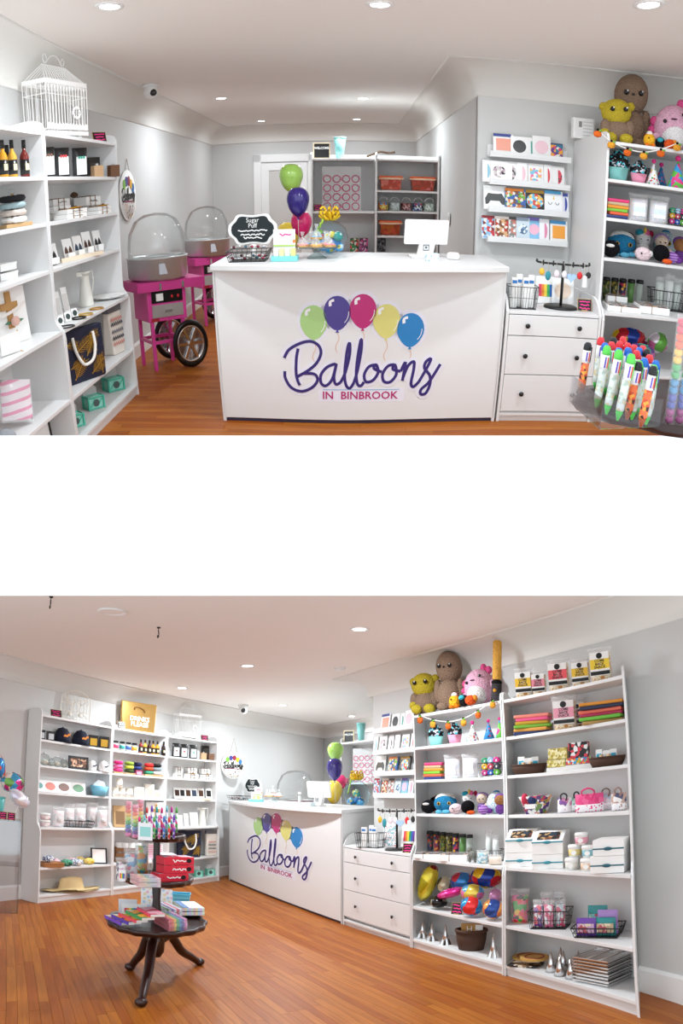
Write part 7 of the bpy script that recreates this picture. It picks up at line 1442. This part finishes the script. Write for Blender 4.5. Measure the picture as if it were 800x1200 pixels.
def window_box(P, w, h, d, label, m_, ribbon='#2f8a9a', slope=True):
    W, H = w * P.s, h * P.s; t = thing(P, 'treat_box', label, 'box', 'white treat boxes'); z1 = H * .6 if slope else H
    prof = [(-d / 2, 0), (-d / 2, z1), (0.0, H), (d / 2, H), (d / 2, 0)] if slope else [(-d / 2, 0), (-d / 2, H), (d / 2, H), (d / 2, 0)]
    part(t, 'carton', MB().prism(prof, -W / 2, W / 2, 'x'), PAPER, bev=.002)
    if slope: part(t, 'window', MB().add([(-W * .36, -d * .44 - .002, z1 + (H - z1) * .12 + .002), (W * .36, -d * .44 - .002, z1 + (H - z1) * .12 + .002), (W * .36, -d * .08 - .002, H - (H - z1) * .16 + .002), (-W * .36, -d * .08 - .002, H - (H - z1) * .16 + .002)], [(0, 1, 2, 3)]), m_)
    zz = z1 * .96 if slope else H * .5
    part(t, 'ribbon', MB().box(0, -d / 2 - .002, zz - .01, W * 1.01, .003, .009), mat(ribbon, .4)); part(t, 'bow', MB().ell((0, -d / 2 - .008, zz - .005), .03, .008, .012, 10, 6), mat(ribbon, .4), True)
for px, w, l in ((614, 35, 'left'), (646, 37, 'right')):
    p = U.at(4, px, 1023, .14, .65); window_box(p, w, 17, .2, 'lower %s plain white treat box with teal ribbon' % l, DK, slope=False); window_box(p.off(dz=17.3 * p.s), w, 27, .2, 'upper %s windowed treat box with teal ribbon' % l, DK)
for px, dz, b, c, l in ((670, 0, .09, '#e8e4da', 'front left of the bottom row'), (688, 0, .09, '#f0c8a8', 'front right of the bottom row'), (678, 0, .2, '#d8e0e4', 'back of the bottom row'), (697, 0, .2, '#d0d8dc', 'far back of the bottom row'), (674, 14.4, .14, '#f0d88a', 'left of the middle row'), (690, 14.4, .14, '#8ac0cc', 'right of the middle row'), (682, 28.8, .14, '#f0a8b8', 'at the very top')): p = U.at(4, px, 1028, b, .7); tub(p.off(dz=dz * p.s), 17, 14.4, 'white candle tub %s' % l, 'white candle tubs', c)
p = U.at(4, 721, 1036, .14, .65); window_box(p, 40, 20, .2, 'lower right white box with dark teal bow', DK, '#1f5a6a', False); window_box(p.off(dz=20.3 * p.s), 37, 19, .2, 'upper right white box with dark teal bow', DK, '#1f5a6a', False)
pouch(U.at(5, 609, 1092, .14, .7), 22, 40, .1, pat('cells', ['#e83a4a', '#3ab04a', '#f06a8a', '#1a1a1e', '#f0c02a', '#e8408a'], 30), 'party_bag', 'clear bag of bright party favours at the left', 'bag', None, CELLO)
p = U.at(5, 645, 1102, .16, .7); wire_basket(p, 48, 22, .2, 'black wire basket of wrapped party favours', n=13)
for i, (x, y, cs, l) in enumerate(((-.3, -.04, ['#7a3fa0', '#e83a5a', '#f4f0f4'], 'purple and red'), (.0, -.05, ['#f06a9a', '#f8f4f6', '#e8407a'], 'pink and white'), (.3, -.03, ['#e83a6a', '#c8d8e0', '#f4f4f4'], 'red and grey'), (-.18, .05, ['#1a1a1e', '#f08ab0', '#2a2a30'], 'black and pink'), (.2, .05, ['#8ac8d0', '#1a1a1e', '#dfe8ea'], 'aqua and black'))): pouch(p.off(x * 44 * p.s, y, .008), 12, 32 + 6 * (i > 2), .05, pat('cells', cs, 40), 'favour_bag', l + ' favour bag in the wire basket', 'bag', 'favour bags', CELLO)
p = U.at(5, 702, 1118, .16, .7); wire_basket(p, 58, 12, .24, 'black wire tray of teal and purple snack packs', n=13)
for i, (x, y, h, c, c2, l) in enumerate(((-.24, -.06, 22, '#6a3aa0', '#d8b0d0', 'front purple'), (.2, -.05, 22, '#1f8a8a', '#c8b090', 'front teal'), (-.05, .04, 34, '#1f8a8a', '#8ac8c0', 'back teal'), (.22, .05, 30, '#b08ad0', '#e8d8f0', 'back lilac'))):
    t = pouch(p.off(x * 52 * p.s, y, .006), 24, h, .03, mat(c, .3), 'snack_pack', l + ' snack pack in the wire tray', 'snack', 'snack packs'); part(t, 'picture', MB().box(0, -.021, h * .2 * p.s, 20 * p.s, .003, h * .5 * p.s), pat('cells', [c2, '#f0e0c0', '#c85a6a', c2], 50))
for i, (px, py, b, l) in enumerate(((617, 1124, .2, 'rear'), (626, 1124, .14, 'front'))):
    p = U.at(6, px, py, b, .6).off(dz=.03 * i + .02); t = thing(p, 'woven_placemat', '%s round straw placemat' % l, 'placemat', 'straw placemats'); part(t, 'mat', MB().cyl((0, 0, 0), 17 * p.s, .016, 28), mat('#c89a52', .9, bump=.5, bscale=90)); part(t, 'printed_ring', MB().tube([(11 * p.s * math.cos(a), 11 * p.s * math.sin(a), .016) for a in (2 * PI * q / 24 for q in range(24))], .006, 5, True), mat('#8a3a24', .8))
p = U.at(6, 616, 1138, .1, .6); t = thing(p, 'picture_packet', 'flat packet with dark photo print under the placemats', 'packet'); part(t, 'packet', MB().box(0, 0, 0, 38 * p.s, .16, .016), pat('cells', ['#3a2a24', '#8a6a4a', '#d8c8b0', '#1a1614'], 25), bev=.003); part(t, 'header', MB().box(0, .05, .016, 30 * p.s, .05, .002), PAPER)
for i, (px, py, b, l) in enumerate(((646, 1141, .1, 'front left'), (656, 1146, .07, 'front middle'), (669, 1151, .07, 'front right'), (659, 1138, .17, 'second row left'), (675, 1145, .15, 'second row right'), (664, 1134, .24, 'back left'), (678, 1139, .24, 'back right'))): cone_hat(U.at(6, px, py, b), 15, 27, '%s silver cone weight of the group' % l, SILV, 'silver cone weights', None, 'cone_weight')
p = U.at(6, 707, 1170, .19, .2); W = 50 * p.s
for i in range(8):
    t = thing(p.off((i % 2) * .006, 0, i * .021), 'foil_tray', '%s silver foil tray of the stack' % ['bottom', 'second', 'third', 'fourth', 'fifth', 'sixth', 'seventh', 'topmost'][i], 'tray', 'stacked foil trays')
    part(t, 'pan', MB().box(0, 0, 0, W * .92, .26, .012, taper=1.03), SILV); part(t, 'rim', MB().tube([(-W / 2, -.145, .017), (W / 2, -.145, .017), (W / 2, .145, .017), (-W / 2, .145, .017)], .005, 5, True), CHROME)
    if i == 7:
        for x in (-.15, .2): part(t, 'white_band', MB().box(x * W, 0, .0135, W * .08, .26, .002), PAPER)
# ---------------------------------------------------------------- lower picture: tiered table and the left edge
feet = [B.hit(152, 1137, z=0), B.hit(234, 1131, z=0), B.hit(165, 1180, z=0)]
tcn = (feet[0] + feet[1] + feet[2]) / 3; tcn = B.hit(183, 1146, z=0)
def z_at(px, py, c):
    r = B.ray(px, py); return B.eye + r.z * math.hypot(c.x, c.y) / math.hypot(r.x, r.y)
Z1, Z2, Z3 = z_at(181, 1080, tcn), z_at(178, 1029, tcn), z_at(178, 979, tcn)
ms = B.mpp(tcn, 183, 1100); yv = B.yaw_cam(tcn)
tb = thing(Place(B, tcn, yv, ms), 'tiered_table', 'dark mahogany three tier table with scalloped trays stretched along the line of sight', 'table'); inv = tb.matrix_world.inverted()
for z, rx, ry in ((Z1, 58, 76), (Z2, 42, 56), (Z3, 33, 44)):  # trays lengthened along the line of sight from the camera
    def sc(k, dz): return [(rx * ms * k * math.cos(a) * (1 + .025 * math.cos(16 * a)), ry * ms * k * math.sin(a) * (1 + .025 * math.cos(16 * a)), z + dz) for a in (2 * PI * i / 64 for i in range(64))]
    part(tb, 'tray', MB().loft([sc(.8, -.03), sc(.96, -.022), sc(1, 0), sc(1, .018), sc(.96, .02), sc(.93, 0)]), MAHO, True)
hz = .26
part(tb, 'column', MB().lathe([(.03, hz - .1), (.055, hz - .06), (.06, hz), (.05, hz + .08), (.06, hz + .12), (.045, Z1 - .04), (.03, Z1 - .03), (.03, Z1 + .02), (.045, Z1 + .04), (.034, Z1 + .1), (.028, (Z1 + Z2) / 2), (.034, Z2 - .04), (.026, Z2), (.04, Z2 + .03), (.026, Z2 + .08), (.024, Z3 - .04), (.02, Z3)], 20), MAHO, True)
for f in feet:
    q = inv @ f; h = Vector((q.x, q.y, 0)); L = h.length; u = h.normalized()
    pts = spline([u * .03 + Vector((0, 0, hz + .02)), u * (L * .3) + Vector((0, 0, hz + .04)), u * (L * .55) + Vector((0, 0, hz * .62)), u * (L * .78) + Vector((0, 0, .09)), u * (L * .92) + Vector((0, 0, .045)), u * L + Vector((0, 0, .032))], 5)
    lg = part(tb, 'leg', MB().tube(pts, [.042 - .02 * i / (len(pts) - 1) for i in range(len(pts))], 10), MAHO, True)
    part(lg, 'foot_pad', MB().ell(tuple(u * (L * .99) + Vector((0, 0, .03))), .042, .042, .03, 12, 8), MAHO, True)
def on(px, py, z, dyaw=0.0):
    p = B.hit(px, py, z=z + .003); return Place(B, p, yv + dyaw, B.mpp(p, px, py))
# bottom tray
card_pack(on(154, 1076, Z1, .15), 23, 17, 'small white card with colour swatches at the left', '#f4f2f0', 'bands', None, 'cards on the tiered table', name='swatch_card', cat='card', tilt=.2); card_pack(on(150, 1071, Z1, .15), 22, 17, 'second white card behind the swatch card', '#efedf2', None, None, 'cards on the tiered table', name='swatch_card', cat='card', tilt=.2)
for px, l in ((172, 'left'), (195, 'right')): card_pack(on(px, 1067, Z1), 14, 27, 'tall white card with pastel dots %s of the column' % l, pat('dots', ['#f4f2f2', '#f0c0cc', '#b8d4ec', '#f0dcae'], 30), None, None, 'tall cards', name='confetti_card', cat='card', tilt=.1)
p = on(212, 1064, Z1, -.1); t = thing(p, 'blue_basket', 'light blue woven plastic basket on the lowest tray', 'basket'); W, H = 22 * p.s, 18 * p.s; BL = mat('#62c2dd', .5)
f_ = lambda k, z: [(-W / 2 * k, -W * .36 * k, z), (W / 2 * k, -W * .36 * k, z), (W / 2 * k, W * .36 * k, z), (-W / 2 * k, W * .36 * k, z)]
for a, b in ((0, 1), (1, 2), (2, 3), (3, 0)): lo, hi = f_(.72, 0), f_(1, H); part(t, 'basket_side', MB().add([lo[a], lo[b], hi[b], hi[a]], [(0, 1, 2, 3)]), BL)
part(t, 'basket_floor', MB().add(f_(.72, .004), [(0, 1, 2, 3)]), BL); part(t, 'rim', MB().tube(f_(1, H), .006, 5, True), BL)
for k_ in (.25, .5, .75): part(t, 'weave_band', MB().tube(f_(.72 + .28 * k_, H * k_), .004, 4, True), mat('#8fd6ea', .5))
for i, (px, py, w, c1, l, dy) in enumerate(((140, 1083, 28, '#7a4ac0', 'purple and orange', .5), (148, 1086, 28, '#5a3fb0', 'violet', .5), (156, 1088, 26, '#e8505a', 'coral', .5), (164, 1089, 28, '#3f9a5a', 'green', .45), (177, 1089, 30, '#e84a6a', 'rose floral', .35))):
    p = on(px, py, Z1, dy); t = thing(p.off(dz=.0235 * i + .02), 'notebook', '%s notebook of the fanned row' % l, 'notebook', 'fanned notebooks'); W = w * p.s * .62; D = .26
    part(t, 'pages', MB().box(0, 0, 0, W * .96, D * .97, .018), PAPER); part(t, 'cover', MB().box(0, 0, .018, W, D, .004), pat('cells', [c1, '#f2b23a', c1, '#f4f0f2'] if i != 4 else ['#e84a6a', '#f4b0c0', '#d83a5a', '#f0e0e4'], 14)); part(t, 'spine', MB().box(-W / 2, 0, 0, .006, D, .022), mat(c1, .5))
RBW = ['#e8325a', '#f0642c', '#f6c343', '#3fae5a', '#2f8fc4', '#6a4fb0', '#e87ab8']
for k_, (px, py, l) in enumerate(((199, 1086, 'front'), (194, 1074, 'left'))):
    for j in range(3):
        p = on(px, py, Z1, .35); t = thing(p.off(dz=j * .03), 'marker_pack', '%s rainbow marker pack of the %s pile' % (['bottom', 'middle', 'top'][j], l), 'markers', 'rainbow marker packs')
        for i in range(7): part(t, 'marker', MB().box((i - 3) * 3.2 * p.s, 0, 0, 2.9 * p.s, .3, .026), mat(RBW[(i + k_ * 2) % 7] if k_ == 0 or i % 2 else '#e8e4ee', .4), bev=.004)
        part(t, 'wrapper', MB().box(0, 0, -.001, 23 * p.s, .305, .029), CELLO)
for j in range(2):
    p = on(221, 1072, Z1, .2); t = thing(p.off(dz=j * .034), 'pencil_set', '%s pastel pencil set at the tray edge' % ['lower', 'upper'][j], 'pencils', 'pastel pencil sets'); part(t, 'sleeve', MB().box(0, 0, 0, 26 * p.s, .3, .028), pat('stripes', ['#f0c8d0', '#f6e6b8', '#c8e0f0', '#e8d0f0', '#d8f0d8'], 12, .4, axis=0), bev=.003); part(t, 'blue_end', MB().box(-9 * p.s, 0, .029, 7 * p.s, .3, .002), mat('#2f6fa8', .5))
# middle tray
for i, (px, py, w, h, cs, l) in enumerate(((152, 1029, 16, 34, ['#e8eef2', '#7ab0d8', '#f08aa0', '#f4f4f6'], 'left bag of pastel toys'), (166, 1024, 16, 40, ['#f0a04a', '#6ab8d8', '#b8d86a', '#f4f0f2'], 'middle bag of bright toys'), (142, 1031, 14, 26, ['#f6f4f6', '#3a3a4a', '#d8a0c0'], 'spotted white bag at the tray edge'))): pouch(on(px, py, Z2, .1 * i), w, h, .1, pat('cells', cs, 35), 'toy_bag', l + ' on the middle tray', 'bag', 'bagged toys', CELLO)
p = on(143, 1033, Z2); card_pack(p, 8, 14, 'small rainbow printed tag at the tray edge', '#f4f2f4', 'bands', None, 'tags', name='rainbow_tag', cat='tag', tilt=.15)
for j in range(2):
    p = on(170, 1037, Z2 + .02, .3); t = thing(p.off(dz=j * .032), 'bead_set', '%s tray of rainbow beads' % ['lower', 'upper'][j], 'beads', 'bead sets'); part(t, 'case', MB().box(0, 0, 0, 27 * p.s, .2, .03), FROST)
    for i in range(7): part(t, 'bead_row', MB().box((i - 3) * 3.7 * p.s, 0, .002, 3.4 * p.s, .19, .027), pat('dots', [RBW[i], '#ffffff', RBW[(i + 1) % 7]], 50), bev=.004)
for j in range(3):
    p = on(205, 1032, Z2, .5); t = thing(p.off(dz=j * .062), 'red_carton', '%s long red carton with white lettering' % ['bottom', 'middle', 'top'][j], 'box', 'long red cartons'); part(t, 'carton', MB().box(0, 0, 0, 40 * p.s, .12, .058), mat('#d8263c', .35), bev=.002); part(t, 'lettering', MB().ribbon(wave(18 * p.s, .03, 14, .018, j), .008, -.0615, 0, -.0), PAPER); part(t, 'badge', disc(MB(), 13 * p.s, .03, .02, .016, -.0615), BLK2); part(t, 'lid_print', MB().box(0, 0, .0585, 36 * p.s, .1, .001), pat('cells', ['#d8263c', '#e88a9a', '#d8263c', '#8ac0d8'], 30))
p = on(196, 1018, Z2, .2); cuboid(p, 26, 9, .18, pat('cells', ['#b8c8d8', '#e8e4ee', '#8aa0b8', '#f0d0d8'], 30), 'craft_box', 'pale craft box behind the red cartons', 'box'); cuboid(p.off(dz=9.1 * p.s), 24, 8, .18, pat('cells', ['#c88ab0', '#dfe8ee', '#a8b8c8', '#f0e4e8'], 30), 'craft_box', 'pink and grey craft box on the pale one', 'box')
# top tray
for i, (px, py, h) in enumerate(((150, 980, 42), (158, 982, 40), (164, 978, 42))):
    p = on(px, py, Z3); t = thing(p, 'rainbow_crayon_tube', '%s clear tube of stacked rainbow crayons on the top tray' % ['left', 'middle', 'right'][i], 'crayons', 'rainbow crayon tubes'); r = 3.4 * p.s; n_ = 9; hh = h * p.s / n_
    for j in range(n_): part(t, 'crayon_piece', MB().lathe([(r * .5, 0), (r, hh * .25), (r, hh * .9), (r * .6, hh)], 10, (0, 0, j * hh)), mat(['#e87ab8', '#6a4fb0', '#2f8fc4', '#3fae5a', '#b8d84a', '#f6c343', '#f0642c', '#e8325a', '#f48aa8'][j], .35), True)
    part(t, 'tube', MB().cyl((0, 0, 0), r * 1.25, h * p.s * 1.02, 14), CELLO, True)
PN = [('#e83a8a', 'pink'), ('#3ab8b0', 'teal'), ('#7a4ac0', 'violet'), ('#e84a4a', 'red'), ('#4a8ad8', 'blue'), ('#f07ab0', 'rose'), ('#5ab85a', 'green'), ('#c83a9a', 'magenta'), ('#8ad0d8', 'aqua')]
for i in range(16):
    px = 163 + i * 2.9; back = i % 2; p = on(px, 983 - 6 * back, Z3); H = (27 + 5 * back + (i % 3)) * p.s; r = 1.5 * p.s; c, nm_ = PN[(i * 4) % 9]; c2 = PN[(i * 4 + 3) % 9][0]
    t = thing(p, 'pen', '%s pen %s in the %s row of the top tray' % (nm_, ['at the far left', 'left of the middle', 'right of the middle', 'at the far right'][i // 4], ['front', 'back'][back]), 'pen', 'pens on the top tray'); part(t, 'barrel', MB().cyl((0, 0, 0), r, H * .78, 10), pat('cells', ['#eef0f4', c, '#e4e8f0', c2], 40, .3), True); part(t, 'cap', MB().lathe([(r, H * .78), (r * 1.05, H * .9), (r * .5, H), (0, H)], 10), mat(c, .3), True)
card_pack(on(170, 985, Z3), 17, 21, 'white pen packet hanging at the tray front', '#f2f2f4', 'square', '#9ad8d4', 'pen packets', name='pen_packet', cat='packet', tilt=.05)
# left edge: clear stand with signs, teal bucket, foil balloons
p0 = B.hit(0, 1070, z=0); sB0 = B.mpp(p0, 5, 1058); yv2 = B.yaw_cam(p0); AC = clear('#eef0f2', .35)
pl = Place(B, p0, yv2, sB0); t = thing(pl, 'acrylic_stand', 'clear acrylic display stand at the left edge', 'stand'); W, H = 40 * sB0, z_at(8, 961, p0)
for nm_, a in (('front_wall', (0, 0, 0, W, .012, H)), ('side_wall', (W / 2, .16, 0, .012, .32, H)), ('top_shelf', (0, .16, H - .012, W, .32, .014)), ('inner_shelf', (0, .16, H * .5, W * .96, .3, .01))): part(t, nm_, MB().box(*a), AC)
for px, l in ((3, 'left'), (13, 'right')): q = B.P(px, 962, d=(p0 - Vector((0, 0, 0))).length, yaw=yv2); price_sign(Place(B, Vector((q.pos.x, q.pos.y, H + .003)), yv2, sB0), 9, 9, '%s black and pink price sign on the clear stand' % l)
q = B.P(-4, 955, d=p0.length + .12, yaw=yv2); t = thing(Place(B, Vector((q.pos.x, q.pos.y, H + .003)), yv2, sB0), 'teal_bucket', 'teal bucket at the left edge holding foil balloons', 'bucket'); part(t, 'pail', MB().lathe([(7 * sB0, 0), (10 * sB0, 26 * sB0), (9.5 * sB0, 26 * sB0), (6.5 * sB0, .01), (0, .01)], 20), mat('#5fc4c0', .4), True); part(t, 'rim', MB().tube([(10 * sB0 * math.cos(a), 10 * sB0 * math.sin(a), 26 * sB0) for a in (2 * PI * i / 20 for i in range(20))], .006, 5, True), mat('#5fc4c0', .4), True)
for px, py, w, h, cs, l, rot in ((14, 918, 26, 22, ['#d83a8a', '#4aa0c8', '#e8e0d8', '#6a9a4a', '#7a3a5a'], 'heart shaped foil balloon with pink border', .1), (22, 936, 26, 15, ['#e8e4ee', '#f4f2f6', '#d8d4e4', '#7a4ab0'], 'white unicorn tail foil balloon pointing down', .6), (3, 900, 12, 26, ['#e8d8c0', '#3a8ac8', '#d84a3a', '#f4ecdc'], 'cream foil balloon with blue curl at the top', -.2)):
    q = B.P(px, py, d=p0.length + .1, yaw=yv2); t = foil(Place(B, q.pos - Vector((0, 0, h * q.s / 2)), yv2, q.s), w, h, .12, l, FM(cs, 14), 'foil balloons in the bucket', rot); part(t, 'stick', MB().tube([(0, 0, 0), (-.04, .02, -.1)], .004, 5), PAPER)
# ---------------------------------------------------------------- settle the goods: nudge whatever still touches a neighbour by a few millimetres to centimetres
from mathutils.bvhtree import BVHTree
def settle():
    bpy.context.view_layer.update()
    FIX = ('bookcase', 'chest_of_drawers', 'hutch', 'shop_counter', 'picture_ledge', 'tiered_table', 'pen_tray', 'back_counter', 'acrylic_stand', 'candy_floss_cart', 'wall_', 'trim_', 'jewellery_stand')
    SKIP = ('recessed_light', 'security_camera', 'ceiling', 'smoke', 'floor', 'baseboard', 'door', 'camera', 'downlight', 'light_switch', 'round_sign', 'pumpkin_garland', 'wall_band_cover')
    done = []
    def geo(o):
        vs, fs = [], []
        for c in [o] + list(o.children_recursive):
            if c.type == 'MESH':
                n = len(vs); M = c.matrix_world
                vs += [M @ v.co for v in c.data.vertices]; fs += [[i + n for i in p.vertices] for p in c.data.polygons]
        return vs, fs
    def box(vs): return [min(v[k] for v in vs) for k in range(3)], [max(v[k] for v in vs) for k in range(3)]
    tops = [o for o in scene.objects if o.parent is None and o.type in ('MESH', 'EMPTY') and not o.name.startswith(SKIP)]
    tops.sort(key=lambda o: 0 if o.name.startswith(FIX) else 1)
    for o in tops:
        vs, fs = geo(o)
        if not vs: continue
        if o.name.startswith(FIX): done.append((BVHTree.FromPolygons(vs, fs), *box(vs))); continue
        lo0, hi0 = box(vs); R = o.matrix_world.to_3x3().normalized(); X, F, Z = R.col[0], -R.col[1], R.col[2]
        near = [d for d in done if all(lo0[k] - .1 < d[2][k] and d[1][k] < hi0[k] + .1 for k in range(3))]
        cand = [Vector()] + [Z * .0015, Z * .004] + [F * a + Z * b for a in (.008, .016, .028, .042, .06) for b in (0, .002)]
        cand += [X * s * a + F * f + Z * .002 for a in (.008, .018, .03, .045) for s in (-1, 1) for f in (0, .02, .04)] + [Z * a for a in (.008, .014, .022)]
        best = None
        for t in cand:
            v2 = [v + t for v in vs] if t.length else vs
            lo, hi = [lo0[k] + t[k] for k in range(3)], [hi0[k] + t[k] for k in range(3)]
            tree = BVHTree.FromPolygons(v2, fs); n = 0
            for d in near:
                if all(lo[k] <= d[2][k] and d[1][k] <= hi[k] for k in range(3)): n += len(tree.overlap(d[0]))
                if best and n >= best[0]: break
            if best is None or n < best[0]: best = (n, t, tree, lo, hi)
            if n == 0: break
        if best[1].length: o.matrix_world = Matrix.Translation(best[1]) @ o.matrix_world
        done.append((best[2], best[3], best[4]))
settle()
